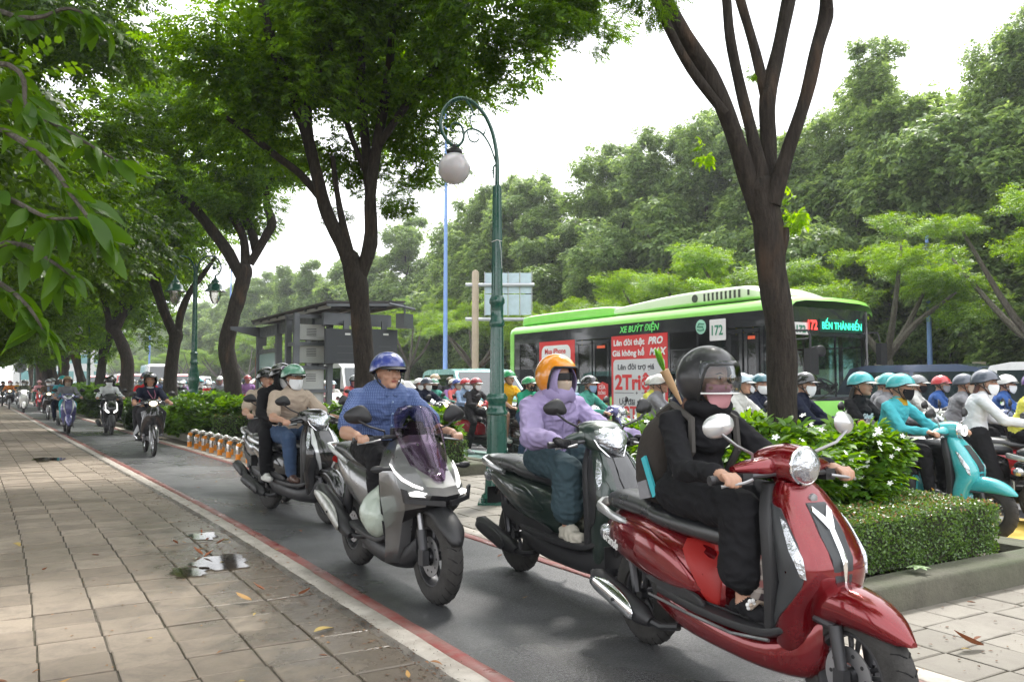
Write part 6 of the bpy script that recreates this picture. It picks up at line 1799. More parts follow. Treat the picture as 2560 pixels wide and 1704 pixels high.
def gooseneck(name, loc, rz, label, sc=1.0):
 root = empty(name, loc, rz, label, 'street lamp', 'green lamp posts along the path')
 post_base(root, sc=.92)
 b = MB(); b.lathe([(.085, 1.2), (.076, 1.9), (.066, 2.35), (.052, 3.5), (.045, 3.54)], 40, flute=12, fd=.12); b.lathe([(.072, 1.95), (.086, 1.98), (.086, 2.02), (.072, 2.04), (.072, 2.2), (.086, 2.22), (.086, 2.26), (.066, 2.3)], 24); b.build('post', M_LAMPG, root, ang=50)
 b = MB(); b.xf = Matrix(((.76, 0, 0, 0), (0, .9, 0, 0), (0, 0, .8, .66), (0, 0, 0, 1)))
 arc = [(0, 0, 3.55), (.0, 0, 3.95), (-.03, 0, 4.2), (-.09, 0, 4.42), (-.2, 0, 4.63), (-.36, 0, 4.79), (-.52, 0, 4.85), (-.66, 0, 4.82), (-.77, 0, 4.72), (-.83, 0, 4.58), (-.83, 0, 4.42), (-.77, 0, 4.28), (-.68, 0, 4.19), (-.60, 0, 4.17), (-.54, 0, 4.2), (-.5, 0, 4.27), (-.5, 0, 4.36), (-.53, 0, 4.45), (-.6, 0, 4.5), (-.67, 0, 4.48), (-.69, 0, 4.42), (-.66, 0, 4.38), (-.62, 0, 4.4)]
 limb(b, arc, [.034, .03, .03, .029, .028, .028, .03, .028, .026, .026, .026, .025, .024, .022, .02, .02, .018, .017, .016, .014, .013, .012, .01], n=8, sub=3, knob=0)
 limb(b, [(-.02, 0, 3.93), (-.1, 0, 4.16), (-.22, 0, 4.34), (-.36, 0, 4.41), (-.46, 0, 4.38), (-.5, 0, 4.3)], [.01, .014, .015, .015, .014, .012], n=7, sub=3, knob=0)
 limb(b, [(-.44, 0, 4.37), (-.41, 0, 4.26), (-.33, 0, 4.22), (-.27, 0, 4.27), (-.28, 0, 4.34), (-.33, 0, 4.33)], [.013, .012, .012, .01, .009, .006], n=6, sub=3, knob=0)
 limb(b, [(-.36, 0, 4.41), (-.4, 0, 4.52), (-.38, 0, 4.6), (-.32, 0, 4.6), (-.32, 0, 4.54)], [.011, .011, .01, .008, .005], n=6, sub=3, knob=0)
 limb(b, [(-.46, 0, 4.83), (-.38, 0, 4.7), (-.35, 0, 4.62)], [.026, .018, .008], n=6, sub=3, knob=0)
 limb(b, [(-.2, 0, 4.33), (-.17, 0, 4.4), (-.165, 0, 4.43)], [.016, .008, .002], n=6, sub=2, knob=0)
 limb(b, [(-.02, 0, 3.9), (-.055, 0, 3.86), (-.05, 0, 3.74), (-.07, 0, 3.68)], [.012, .016, .012, .003], n=6, sub=3, knob=0)
 b.tube([(-.04, 0, 3.79), (-.075, 0, 3.78), (-.08, 0, 3.81), (-.06, 0, 3.82)], .008, 6)
 for k in range(9):
  t = k / 8; b.ell((-.46 - .28 * t, 0, 4.85 - .1 * t * t), (.012, .034, .034), 8, 6)
 b.build('scroll_arm', M_LAMPG, root, ang=50)
 b = MB(); b.tube([(-.48, 0, 4.01), (-.48, 0, 3.94)], [.03, .024], 10); b.lathe([(.05, 3.97), (.085, 3.95), (.09, 3.92), (.07, 3.9)], 20, (-.48, 0, 0)); b.build('globe_holder', M_BLK, root)
 b = MB(); b.ell((-.48, 0, 3.74), (.18, .18, .18), 32, 20); b.build('globe', M_GLOBE, root)
 return root
lp = gooseneck('street_lamp', (4.66, 8.08, 0), R(-31), 'tall dark green gooseneck lamp with a scrolled arm and one white globe')
b = MB(); b.tube([(-.06, -.04, 2.9), (0, -.065, 2.92), (.055, -.03, 2.91)], .004, 5); b.tube([(.03, -.06, 2.91), (.045, -.06, 2.8), (.055, -.06, 2.6)], .0025, 5); b.build('wire_tie', M_WHITE, lp)
def double_lamp(loc, rz, label):
 root = empty('street_lamp', loc, rz, label, 'street lamp', 'green lamp posts along the path')
 b = MB(); b.lathe([(.2, 0), (.2, .1), (.17, .14), (.17, .5), (.19, .54), (.17, .6), (.2, .68), (.22, .82), (.2, .92), (.17, 1.02), (.12, 1.1), (.11, 1.2), (.13, 1.3), (.15, 1.42), (.13, 1.55), (.1, 1.7), (.085, 1.82), (.1, 1.84), (.1, 1.88), (.08, 1.9), (.08, 2.05), (.092, 2.07), (.092, 2.1), (.075, 2.12)], 32)
 b.build('post_base', M_LAMPG, root, ang=50)
 b = MB(); b.lathe([(.07, 2.1), (.06, 3.0), (.052, 4.15), (.06, 4.2), (.04, 4.26), (.012, 4.36)], 24); b.build('post', M_LAMPG, root)
 for s in (-1, 1):
  b = MB(); limb(b, [(s * .02, 0, 3.95), (s * .06, 0, 4.3), (s * .2, 0, 4.5), (s * .42, 0, 4.53), (s * .58, 0, 4.42), (s * .64, 0, 4.24), (s * .6, 0, 4.12), (s * .52, 0, 4.05)], [.026, .024, .022, .022, .02, .02, .018, .018], n=7, sub=3, knob=0)
  limb(b, [(s * .08, 0, 4.12), (s * .22, 0, 4.22), (s * .36, 0, 4.3), (s * .48, 0, 4.34), (s * .54, 0, 4.26), (s * .48, 0, 4.2), (s * .44, 0, 4.25)], [.012, .012, .013, .012, .011, .01, .008], n=6, sub=3, knob=0)
  b.ell((s * .46, 0, 4.24), (.05, .05, .05), 10, 8); b.build('scroll_arm', M_LAMPG, root, ang=50)
  b = MB(); b.lathe([(.02, 4.06), (.03, 3.98), (.06, 3.94), (.1, 3.9), (.1, 3.86), (.13, 3.84), (.17, 3.8), (.18, 3.72), (.26, 3.65), (.255, 3.64), (.1, 3.64)], 28, (s * .5, 0, 0)); b.build('lamp_shade', M_LAMPG, root, ang=50)
  b = MB(); b.lathe([(.145, 3.64), (.14, 3.55), (.11, 3.42), (.06, 3.34), (0.001, 3.32)], 24, (s * .5, 0, 0), caps=False); b.build('glass_bowl', glass('lamp_bowl', (.85, .84, .8), .35, .15), root)
 return root
double_lamp((4.0, 22.1, 0), R(-31), 'green double headed lamp with bell shades above the long planter')
for (px, D, x, y, lab) in ((222, 38, 3.16, 42.43, 'far green lamp post with one white globe, behind the white shirted rider'), (190, 50, 2.5, 58.0, 'second most distant globe lamp'), (60, 66, 1.8, 74.0, 'most distant globe lamp at the left edge')):
 gooseneck('street_lamp', (x, y, 0), R(-25), lab)

M_STEEL = mat('brushed_steel', (.55, .53, .5), .25, metal=1, rvar=.1); M_ORG = mat('orange_reflective', (.8, .27, .02), .5)
hp_ = MB(); pts = [(0, 0, .02), (0, 0, .26), (.03, 0, .325), (.1, 0, .355), (.17, 0, .325), (.2, 0, .26), (.2, 0, .02)]
P2 = []
for i in range(len(pts) - 1):
 for k in range(3): P2.append(tuple(Vector(pts[i]).lerp(Vector(pts[i + 1]), k / 3)))
P2.append(pts[-1]); hp_.tube(P2, .042, 12); HOOP = hp_.mesh('hoop_tube', M_STEEL)
hp_ = MB();
for x in (0, .2): hp_.lathe([(.0435, .025), (.0435, .13)], 14, (x, 0, 0))
hp_.tube([(.0, 0, .255), (.01, 0, .28), (.03, 0, .315)], .044, 12); HBAND = hp_.mesh('orange_band', M_ORG)
for k in range(10):
 y = 18.5 - k * .62; t = k / 9
 lab = ('farthest steel hoop of the row beside the path', 'second steel hoop from the far end of the row', 'third steel hoop from the far end of the row', 'fourth steel hoop from the far end of the row', 'fifth steel hoop from the far end of the row', 'sixth steel hoop from the far end of the row',
  'seventh steel hoop from the far end of the row', 'eighth steel hoop from the far end, third from the grey scooter tail', 'steel hoop next to last before the grey scooter tail', 'nearest steel hoop, half hidden by the grey scooter tail')[k]
 h = empty('steel_hoop', (3.66 + bend(y), y, 0), 0, lab, 'bollard', 'orange banded steel hoops by the path')
 link('hoop_tube', HOOP, h); link('orange_band', HBAND, h)

M_SHG = mat('shelter_grey_steel', (.13, .14, .155), .42, metal=.3, rvar=.1); M_SHR = mat('shelter_roof', (.05, .045, .045), .5, var=.2, vscale=2); M_CAB = mat('cabinet_white', (.66, .67, .66), .5, var=.06)
sh = empty('bus_shelter', (4.8, 14.6, 0), 0, 'dark steel bus shelter with a flat slanting roof and frosted glass panel', 'bus shelter')
b = MB(); b.box((.72, 2.3, 2.8), (1.5, 5.3, .035), rot=Matrix.Rotation(R(-3), 3, 'Y')); b.build('roof', M_SHR, sh, smooth=False)
for k in range(9):
 b = MB(); b.box((.72, -.3 + k * .65, 2.75), (1.46, .05, .05), rot=Matrix.Rotation(R(-3), 3, 'Y')); b.build('roof_rib', M_SHG, sh, smooth=False)
for x in (.05, .7, 1.4):
 b = MB(); b.box((x, 2.3, 2.69 + .05 * x), (.04, 5.2, .06)); b.build('roof_beam', mat('pale_tube', (.35, .35, .34), .5), sh, smooth=False)
b = MB(); b.box((.7, .1, 2.5), (1.3, .12, .22)); b.box((.2, 2.5, 2.5), (.12, 4.9, .22)); b.build('cross_beam', M_SHG, sh, smooth=False)
for (x, y) in ((.15, 4.9), (.15, 3.3), (.15, .9), (1.3, 4.9)):
 b = MB(); b.box((x, y, 1.3), (.12, .12, 2.6)); b.build('post', M_SHG, sh, smooth=False)
b = MB(); b.prism([(-.5, 2.62), (.3, 2.62), (.3, 2.2), (.18, 2.2), (.1, 2.4), (-.5, 2.55)], 4.85, 4.95, 'xz'); b.build('bracket', M_SHG, sh, smooth=False)
b = MB(); b.box((.15, 4.1, 1.15), (.02, 1.5, 1.7)); b.build('glass_panel', mat('frosted_glass', (.32, .46, .45), .3, coat=.5, var=.06, vscale=2), sh, smooth=False)
b = MB(); b.box((.15, 4.1, 2.05), (.06, 1.6, .08)); b.box((.15, 4.1, .28), (.06, 1.6, .08)); b.build('panel_frame', M_SHG, sh, smooth=False)
b = MB(); b.box((.12, 5.0, 1.0), (.04, .06, 1.9)); b.build('red_edge_strip', mat('red_strip', (.4, .05, .03), .5), sh, smooth=False)
for (x, y, w, lab) in ((.42, -.1, .78, 'left dark display board hanging under the shelter roof'), (1.05, -.35, .5, 'right dark display board hanging beside the trunk')):
 d = empty('display_board', (4.8 + x, 14.6 + y, 2.0), 0, lab, 'sign')
 b = MB(); b.box((0, 0, 0), (w, .07, .62)); b.build('panel', mat('dark_board', (.045, .05, .06), .5), d, smooth=False)
 b = MB(); b.box((0, 0, .38), (.1, .05, .16)); b.build('bracket', M_SHG, d, smooth=False)
 b = MB(); b.box((0.02, -.04, .22), (.1, .01, .035)); b.build('white_lamp', M_WHITE, d, smooth=False)
 for q in range(3):
  b = MB(); b.box((0, -.037, .0 - q * .12), (w * .45, .004, .01)); b.build('text_line', mat('dim_print', (.09, .1, .11), .6), d, smooth=False)
sp = empty('speaker_box', (6.1, 13.9, 2.45), 0, 'small dark box hanging under the right end of the shelter roof', 'speaker')
b = MB(); b.box((0, 0, 0), (.24, .2, .26), rot=Matrix.Rotation(R(25), 3, 'Z')); b.build('housing', M_SHG, sp, smooth=False); b = MB(); b.tube([(0, 0, .13), (0, 0, .3)], .02, 6); b.tube([(-.3, 0, .3), (.2, 0, .22)], .025, 6); b.build('hanger', M_SHG, sp)
tw = empty('equipment_tower', (4.45, 14.95, 0), 0, 'dark steel frame tower holding white electrical cabinets in front of the shelter', 'cabinet')
for (x, y) in ((0, 0), (.62, 0), (0, .5), (.62, .5)):
 b = MB(); b.box((x, y, 1.3), (.1, .1, 2.6)); b.build('post', M_SHG, tw, smooth=False)
for z in (.35, .8, 1.2, 1.62, 2.05, 2.55):
 for (cx, cy, w, d) in ((.31, 0, .56, .05), (0, .25, .05, .42)):
  b = MB(); b.box((cx, cy - .01 if d < w else cy, z), (w, d, .065)); b.build('crossbar', M_SHG, tw, smooth=False)
for (z0, z1) in ((.2, .82), (.86, 1.2), (1.22, 1.66), (1.7, 2.1), (2.12, 2.42)):
 b = MB(); b.box((.3, .24, (z0 + z1) / 2), (.48, .34, z1 - z0 - .02)); c = b.build('white_cabinet', M_CAB, tw, smooth=False)
 b = MB()
 for q in range(5): b.box((.3, .066, (z0 + z1) / 2 - .06 + q * .03), (.18, .006, .01))
 b.build('vent', M_DKMETAL, c, smooth=False)
cm = empty('camera_lamp', (4.42, 14.85, 1.62), 0, 'small white camera clamped on the corner of the equipment tower', 'camera')
b = MB(); b.ell((0, -.05, 0), (.05, .07, .05), 12, 8); b.build('housing', M_WHITE, cm)

M_POLE = mat('blue_painted_pole', (.2, .33, .66), .45, var=.05)
for (x, y, h, lab, lampz) in ((*(14.3, 28.74), 12.9, 'tall pale blue street light pole behind the globe lamp', 1), (*(13.612, 61.819), 10, 'distant blue pole between the crooked trunk and the shelter', 0), (*(10.427, 77.732), 12, 'thin far blue pole in the gap of sky at the left', 0), (*(6.966, 77.479), 9, 'thin blue pole beside the far forked trunk', 0), (*(24.481, 15.623), 6.0, 'pale blue pole among the trunks right of the bus', 0)):
 p = empty('light_pole', (x, y, 0), 0, lab, 'pole', 'blue street light poles')
 b = MB(); b.tube([(0, 0, 0), (0, 0, h * .3), (0, 0, h)], [.095 if lampz else .1, .08, .05], 12); b.build('pole', M_POLE, p)
 if lampz:
  b = MB(); b.tube([(0, 0, h - .4), (.1, 0, h), (.9, -.5, h + .12), (1.1, -.6, h + .12)], .035, 6); b.box((1.35, -.75, h + .1), (.7, .28, .09), rot=Matrix.Rotation(R(-30), 3, 'Z')); b.build('lamp_head', mat('pale_grey_metal', (.5, .52, .55), .5), p, smooth=False)
gx, gy = (16.235, 29.911)
gt = empty('gantry', (gx, gy, 0), 0, 'tan round column carrying the back of a pale road sign', 'sign')
b = MB(); b.lathe([(.14, 0), (.14, 5.85), (.1, 5.93), (.001, 5.96)], 24); b.build('column', mat('tan_concrete', (.36, .29, .21), .7, var=.1), gt)
dx, dy = math.cos(R(-31)), math.sin(R(-31))
b = MB()
for z in (5.35, 3.95): b.tube([(-.4 * dx, -.4 * dy, z), (2.4 * dx, 2.4 * dy, z)], .075, 10)
b.build('arm', mat('galvanised', (.42, .43, .45), .45, metal=.4), gt)
b = MB()
for i in range(4):
 for jz in range(2):
  c0 = .42 + i * .48 + .24; b.box((c0 * dx, c0 * dy + .12, 4.25 + jz * .88 + .3), (.46, .03, .84), rot=Matrix.Rotation(R(-31), 3, 'Z'))
b.build('sign_panel', mat('sign_back', (.4, .5, .55), .4, metal=.3, var=.08), gt, smooth=False)
b = MB()
for i in range(5): c0 = .42 + i * .48; b.box((c0 * dx, c0 * dy + .08, 5.0), (.03, .04, 1.8), rot=Matrix.Rotation(R(-31), 3, 'Z'))
b.build('sign_rib', MATS['galvanised'], gt, smooth=False)
x, y = (0.718, 60.234)
rs = empty('road_sign', (x, y, 0), 0, 'round grey back of a road sign far down the path', 'sign')
b = MB(); b.tube([(0, 0, 0), (0, 0, 2.6)], .03, 8); b.build('post', M_ALU, rs); b = MB(); b.lathe([(0, .02), (.33, .02), (.33, 0), (0, 0)], 28, (0, 0, 2.35), 'y'); b.build('plate', mat('sign_grey', (.3, .32, .35), .6), rs);

wl_ = empty('boundary_wall', (22.6, 0, 0), 0, 'low beige wall with dark scribbles behind the trees on the right', 'wall')
for k in range(12):
 b = MB(); b.box((0, -14 + k * 3.0 + 1.5, .9), (.15, 2.97, 1.8)); b.build('wall_panel', mat('beige_render', (.42, .37, .28), .85, var=.12, vscale=1.2), wl_, smooth=False)
 b = MB(); b.box((-.01, -14 + k * 3.0, .95), (.24, .24, 1.95)); b.build('pier', MATS['beige_render'], wl_, smooth=False)
b = MB(); rr_ = random.Random(2)
for q in range(14):
 y0, z0 = 1.0 + q * .55, .9; b.tube([(-.085, y0 + rr_.uniform(-.25, .25), z0 + rr_.uniform(-.3, .35)) for _ in range(6)], .018, 4)
b.build('graffiti', mat('black_spray', (.05, .05, .055), .8), wl_)
b = MB();
G = [[(x, y, z) for x, z in ((22.8, 0.02), (24, .5), (30, .9), (45, 1.2))] for y in (-30, 0, 40, 100, 200)]
b.grid(G); tag(b.build('verge', mat('grass_verge', (.05, .08, .02), .95, var=.4, vscale=.8, bump=.5, bscale=5)), kind='structure')
b = MB(); G = [[(x + bend(y) * .6, y, z) for x, z in ((18.4, -.05), (18.4, .14), (18.6, .15), (21.0, .15), (21.2, .14), (21.2, -.05))] for y in (-20, 0, 10, 20, 40, 60, 90, 150)]
b.grid(G); tag(b.build('median', mat('median_soil', (.1, .09, .06), .9, var=.3, vscale=1)), kind='structure')
fb = empty('building', (9, 190, 0), 0, 'pale office block with a teal side glimpsed between far trunks', 'building')
b = MB(); b.box((0, 0, 9), (16, 14, 18)); b.build('wall', mat('pale_facade', (.6, .6, .58), .7), fb, smooth=False)
for i in range(6):
 for k in range(5):
  b = MB(); b.box((-6.2 + i * 2.5, -7.02, 3 + k * 3.2), (1.5, .1, 1.7)); b.build('window', mat('teal_glass', (.1, .3, .3), .1, coat=1), fb, smooth=False)

P_LIME = mat('lime_paint', (.30, .72, .13), .3, coat=.8, var=.04); P_LIMEL = mat('pale_lime_paint', (.70, .80, .58), .35, coat=.5); M_BUSB = mat('bus_black', (.012, .013, .016), .15, coat=1, rvar=.05)
M_BGL = glass('bus_glass', (.68, .88, .86), .02); M_RAD = mat('red_ad_print', (.62, .03, .03), .35, coat=.3); M_WAD = mat('grey_white_print', (.58, .58, .58), .4, coat=.3); M_INK = mat('dark_print', (.05, .05, .06), .5)
bus = empty('bus', (13.1, 11.35, 0), 0, 'lime green and black electric city bus with red advertising posters', 'bus')
BW, BL_ = 2.45, 10.5     # local: x 0..BW, y 0 (front)..BL_
def arch(poly): return poly
for x0, nm in ((0, 1), (BW - .05, 0)):
 b = MB()
 pts = [(0.05, .34), (1.9, .34)] + [(2.35 + .5 * math.cos(R(a)), .34 + .5 * math.sin(R(a))) for a in range(180, -1, -20)] + [(7.45, .34)] + [(8.0 + .5 * math.cos(R(a)), .34 + .5 * math.sin(R(a))) for a in range(180, -1, -20)] + [(10.45, .34), (10.5, 1.0), (0.0, 1.0)]
 b.prism(pts, x0, x0 + .05, 'yz'); b.build('skirt', P_LIME, bus, smooth=False)
b = MB();
G = []
for (x, z) in ((-.005, 2.82), (-.005, 2.9), (.03, 2.98), (.12, 3.04), (.4, 3.08), (BW / 2, 3.1), (BW - .4, 3.08), (BW - .12, 3.04), (BW - .03, 2.98), (BW + .005, 2.9), (BW + .005, 2.82)):
 G.append([(x, y, z + dz) for y, dz in ((-.16, -.1), (-.1, -.02), (0.1, .0), (3, 0), (7, 0), (10.4, 0), (10.52, -.03), (10.55, -.12))])
b.grid(G); b.build('roof', P_LIME, bus, ang=50)
b = MB(); b.box((BW / 2, 10.5, 1.7), (BW, .06, 2.4)); b.build('rear_panel', P_LIME, bus, smooth=False)
b = MB(); b.box((0.01, 10.42, 1.9), (.06, .2, 1.85)); b.build('rear_pillar', P_LIME, bus, smooth=False)
b = MB(); b.box((BW / 2, 5.2, .40), (BW - .1, 10.3, .06)); b.build('floor', mat('bus_floor', (.3, .31, .3), .7), bus, smooth=False)
OPEN = [(9.06, 10.0, 'window'), (7.16, 8.91, 'poster1'), (5.62, 7.09, 'rear_door'), (3.45, 5.55, 'poster2'), (2.5, 3.38, 'window'), (1.62, 2.44, 'window'), (.66, 1.56, 'front_door'), (.1, .58, 'window')]
for x0 in (0, BW - .04):
 b = MB(); b.box((x0 + .02, 5.2, 2.68), (.04, 10.4, .36)); o = b.build('fascia', M_BUSB, bus, smooth=False)
 near = x0 == 0
 ys_ = sorted([(a, c) for a, c, k in OPEN])
 edges = [(0.02, .1)] + [(ys_[i][1], ys_[i + 1][0]) for i in range(len(ys_) - 1)] + [(10.0, 10.36)]
 for (a, c) in edges:
  b = MB(); b.box((x0 + .02, (a + c) / 2, 1.75), (.045, c - a, 1.5)); b.build('pillar', M_BUSB, bus, smooth=False)
 for (a, c, k) in OPEN:
  if k == 'window' or not near:
   b = MB(); b.box((x0 + .02, (a + c) / 2, 1.76), (.012, c - a, 1.48)); w = b.build('window', M_BGL, bus, smooth=False)
   b = MB(); b.box((x0 + .02, (a + c) / 2, 2.1), (.03, c - a, .035)); b.build('window_bar', M_BUSB, w, smooth=False)
def poster(y0, y1, z0, z1, m, nm='poster', x=-.006):
 b = MB(); b.box((x, (y0 + y1) / 2, (z0 + z1) / 2), (.01, y1 - y0, z1 - z0)); return b.build(nm, m, bus, smooth=False)
poster(7.16, 8.91, .95, 2.52, M_RAD); poster(7.22, 8.85, 1.02, 1.72, M_INK, 'poster', -.012)
poster(3.45, 5.55, .36, 2.52, M_RAD)
def rrect(y0, y1, z0, z1, r, m, nm, x):
 b = MB(); pts = []
 for (cy, cz, a0) in ((y1 - r, z0 + r, -90), (y1 - r, z1 - r, 0), (y0 + r, z1 - r, 90), (y0 + r, z0 + r, 180)):
  for k in range(7): a = R(a0 + k * 15); pts.append((cy + r * math.cos(a), cz + r * math.sin(a)))
 b.prism(pts, x, x + .003, 'yz'); return b.build(nm, m, bus, smooth=False)
rrect(7.35, 8.78, 1.84, 2.4, .2, mat('white_print', (.75, .73, .72), .4), 'poster_bubble', -.0155)
rrect(3.54, 5.47, .42, 1.93, .1, M_WAD, 'poster_field', -.0155)
tx = -.019
T = lambda s, y, z, size, m, bold=.006, shear=0, sx=1.0: text('lettering', s, M_side(tx, y, z), size, m, bus, bold, shear, .001, 'LEFT', sx)
M_WP = MATS['white_print']
T('Mua iPhone', 8.62, 2.17, .21, M_RAD, .005, 0, 1.05); T('đến ngay', 8.45, 1.93, .21, M_RAD, .005, 0, 1.05)
T('bẹo', 7.95, 1.35, .26, M_WP, .006); T('.com.vn', 7.5, 1.35, .1, M_WP, .002)
T('Lên đời thật', 5.46, 2.28, .2, M_WP, .007, 0, 1.16); T('PRO', 4.13, 2.28, .23, M_WP, .01, .25, 1.15)
T('Giá không hề', 5.5, 2.02, .2, M_WP, .007, 0, 1.13); T('MAX', 4.08, 2.02, .23, M_WP, .01, .25, 1.1)
T('Lên đời trợ giá', 5.3, 1.68, .19, M_INK, .004, 0, 1.2)
T('2Triệu', 5.4, 1.2, .5, M_RAD, .018, 0, 1.17); T('+', 4.6, 1.06, .14, M_INK, .003)
T('Ưu đãi thêm', 5.25, .82, .2, M_INK, .004, 0, 1.15); T('đến', 5.42, .56, .14, M_INK, .003); T('2Triệu', 5.05, .5, .4, M_RAD, .014, 0, 1.15)
b = MB(); b.box((tx, 5.05, 1.11), (.004, .75, .012)); b.box((tx, 4.0, 1.11), (.004, .75, .012)); b.build('poster_rule', M_INK, bus, smooth=False)
M_NEON = mat('green_letter', (.15, .75, .15), .4)
T('XE BUÝT ĐIỆN', 5.2, 2.6, .21, M_NEON, .006, .2, 1.05)
rrect(1.6, 2.08, 2.26, 2.72, .02, M_WP, 'route_card', -.012); text('lettering', '172', M_side(-.017, 2.06, 2.38), .3, mat('route_green', (.02, .22, .12), .5), bus, .006, 0, .001, 'LEFT', .85)
b = MB(); b.lathe([(0, .004), (.16, .004), (.16, 0), (0, 0)], 28, (-.012, 2.35, 2.58), 'x'); b.build('round_emblem', mat('pale_green_print', (.35, .65, .5), .5), bus)
b = MB(); b.tube([(-.02, 2.25, 2.64), (-.02, 2.39, 2.66), (-.02, 2.45, 2.58), (-.02, 2.29, 2.58), (-.02, 2.25, 2.51), (-.02, 2.37, 2.5), (-.02, 2.45, 2.52)], .014, 5); b.build('emblem_mark', MATS['route_green'], bus)
for (a, c, red) in ((5.62, 7.09, 1), (.66, 1.56, 0)):
 n_ = 2
 for k in range(n_):
  y0 = a + (c - a) * k / n_ + .03; y1 = a + (c - a) * (k + 1) / n_ - .03
  dr = MB()
  dr.box((0, (y0 + y1) / 2, .48), (.04, y1 - y0, .14)); dr.box((0, (y0 + y1) / 2, 2.42), (.04, y1 - y0, .1)); dr.box((0, y0 + .04, 1.45), (.04, .08, 1.9)); dr.box((0, y1 - .04, 1.45), (.04, .08, 1.9))
  d = dr.build('door', M_BUSB, bus, smooth=False)
  b = MB(); b.box((0.005, (y0 + y1) / 2, 1.46), (.012, y1 - y0 - .16, 1.8)); b.build('door_glass', M_BGL, d, smooth=False)
  if k == 0:
   b = MB(); b.box((-.012, (y0 + y1) / 2, 2.28), (.006, (y1 - y0) * .5, .07)); b.build('door_sticker', mat('orange_red_sticker', (.8, .12, .04), .5), d, smooth=False)
if True:
 b = MB(); b.prism([(5.68, 1.32), (5.9, 1.38), (6.12, 1.32), (6.12, .98), (5.9, .9), (5.68, .98)], -.03, -.024, 'yz'); b.build('door_sign', M_RAD, bus, smooth=False)
 text('lettering', 'CỬA', M_side(-.033, 6.06, 1.2), .13, M_WP, bus, .003, 0, .001); text('lettering', 'XUỐNG', M_side(-.033, 6.1, 1.06), .11, M_WP, bus, .002, 0, .001, 'LEFT', .8)
 b = MB()
 for k in range(3):
  z = .84 - k * .1; b.prism([(5.7, z), (5.9, z - .1), (6.1, z), (6.1, z + .05), (5.9, z - .05), (5.7, z + .05)], -.03, -.026, 'yz')
 b.build('chevron', mat('yellow_chevron', (.6, .5, .03), .5), bus, smooth=False)
for y in (2.35, 8.0):
 for x in (.02, BW - .3):
  b = MB(); b.lathe([(.2, 0), (.38, 0), (.45, .03), (.46, .14), (.45, .25), (.3, .28), (.2, .2)], 28, (x, y, .46), 'x'); w = b.build('wheel', M_RUB, bus)
  b = MB(); b.lathe([(0, -.002), (.2, -.004), (.27, .01), (.27, .03)], 24, (x, y, .46), 'x', caps=False); b.build('rim', M_ALU, w)
b = MB(); b.loft([(5.55, BW / 2, 3.18, .9, .05), (5.9, BW / 2, 3.2, 1.0, .15), (7, BW / 2, 3.22, 1.02, .17), (9.8, BW / 2, 3.22, 1.02, .17), (10.2, BW / 2, 3.17, .98, .13), (10.35, BW / 2, 3.12, .9, .06)], 'y', 28, 3, 5); b.build('roof_pod', P_LIME, bus)
b = MB(); b.loft([(.6, BW / 2, 3.14, .8, .03), (1.2, BW / 2, 3.24, .98, .15), (1.6, BW / 2, 3.26, 1.02, .18), (3.4, BW / 2, 3.26, 1.02, .18), (5.2, BW / 2, 3.2, 1.0, .13), (6.2, BW / 2, 3.16, .95, .08), (6.4, BW / 2, 3.1, .9, .03)], 'y', 28, 3, 5); pod = b.build('roof_pod', P_LIMEL, bus)
for k in range(11):
 if k == 1: continue
 b = MB(); b.box((.203 - .0, 1.15 + k * .13, 3.25), (.01, .055, .17 if k > 1 else .12)); b.build('vent_slot', mat('vent_dark', (.05, .06, .04), .8), pod, smooth=False)
b = MB(); b.lathe([(0, 0), (.08, 0)], 20, (.198, 2.75, 3.25), 'x'); b.lathe([(.001, .0), (.09, .0), (.09, .012), (.001, .012)], 20, (.19, 2.75, 3.25), 'x'); b.build('round_vent', MATS['vent_dark'], pod)
b = MB(); G = []
for (z, dy) in ((2.84, .0), (2.6, -.06), (2.0, -.14), (1.3, -.2), (1.02, -.22)):
 G.append([(x, -.0 + dy * (1 - abs(2 * x / BW - 1) ** 4) - .02, z) for x in [BW * q / 12 for q in range(13)]])
b.grid(G); ws = b.build('windscreen', glass('windscreen_glass', (.78, .88, .86), .02), bus)
b = MB(); G = []
for (z, dy) in ((2.86, -.02), (2.62, -.07), (2.28, -.12)):
 G.append([(x, dy * (1 - abs(2 * x / BW - 1) ** 4) - .03, z) for x in [BW * q / 12 for q in range(13)]])
b.grid(G); o = b.build('header_panel', mat('header_glass', (.02, .025, .03), .08, coat=1), bus)
b = MB(); G = []
for (z, dy) in ((1.07, -.225), (1.04, -.24), (.98, -.25), (.95, -.25)):
 G.append([(x, dy * (1 - abs(2 * x / BW - 1) ** 4) - .03, z) for x in [BW * q / 12 for q in range(13)]])
b.grid(G); b.build('front_band', M_BUSB, bus)
b = MB(); G = []
for (z, dy) in ((.99, -.256), (.95, -.28), (.5, -.3), (.32, -.28)):
 G.append([(x, dy * (1 - abs(2 * x / BW - 1) ** 4) - .03, z) for x in [BW * q / 12 for q in range(13)]])
b.grid(G); b.build('front_skirt', P_LIME, bus)
for x in (0.02, BW - .02):
 b = MB(); b.tube([(x, -.02, 1.0), (x, -.01, 2.84)], .045, 8); b.build('front_pillar', M_BUSB, bus)
b = MB(); b.box((BW * .52, -.14, 1.65), (.03, .03, 1.25)); b.build('centre_pillar', M_BUSB, bus, smooth=False)
led = mat('led_green', (.02, .3, .15), .5, emit=(.05, .9, .5), estr=1.1); ledr = mat('led_red', (.5, .02, .02), .5, emit=(1, .06, .05), estr=1.2)
b = MB(); b.box((BW * .6, -.145, 2.5), (1.32, .02, .26)); b.build('led_panel', mat('led_backing', (.01, .06, .04), .3), bus, smooth=False)
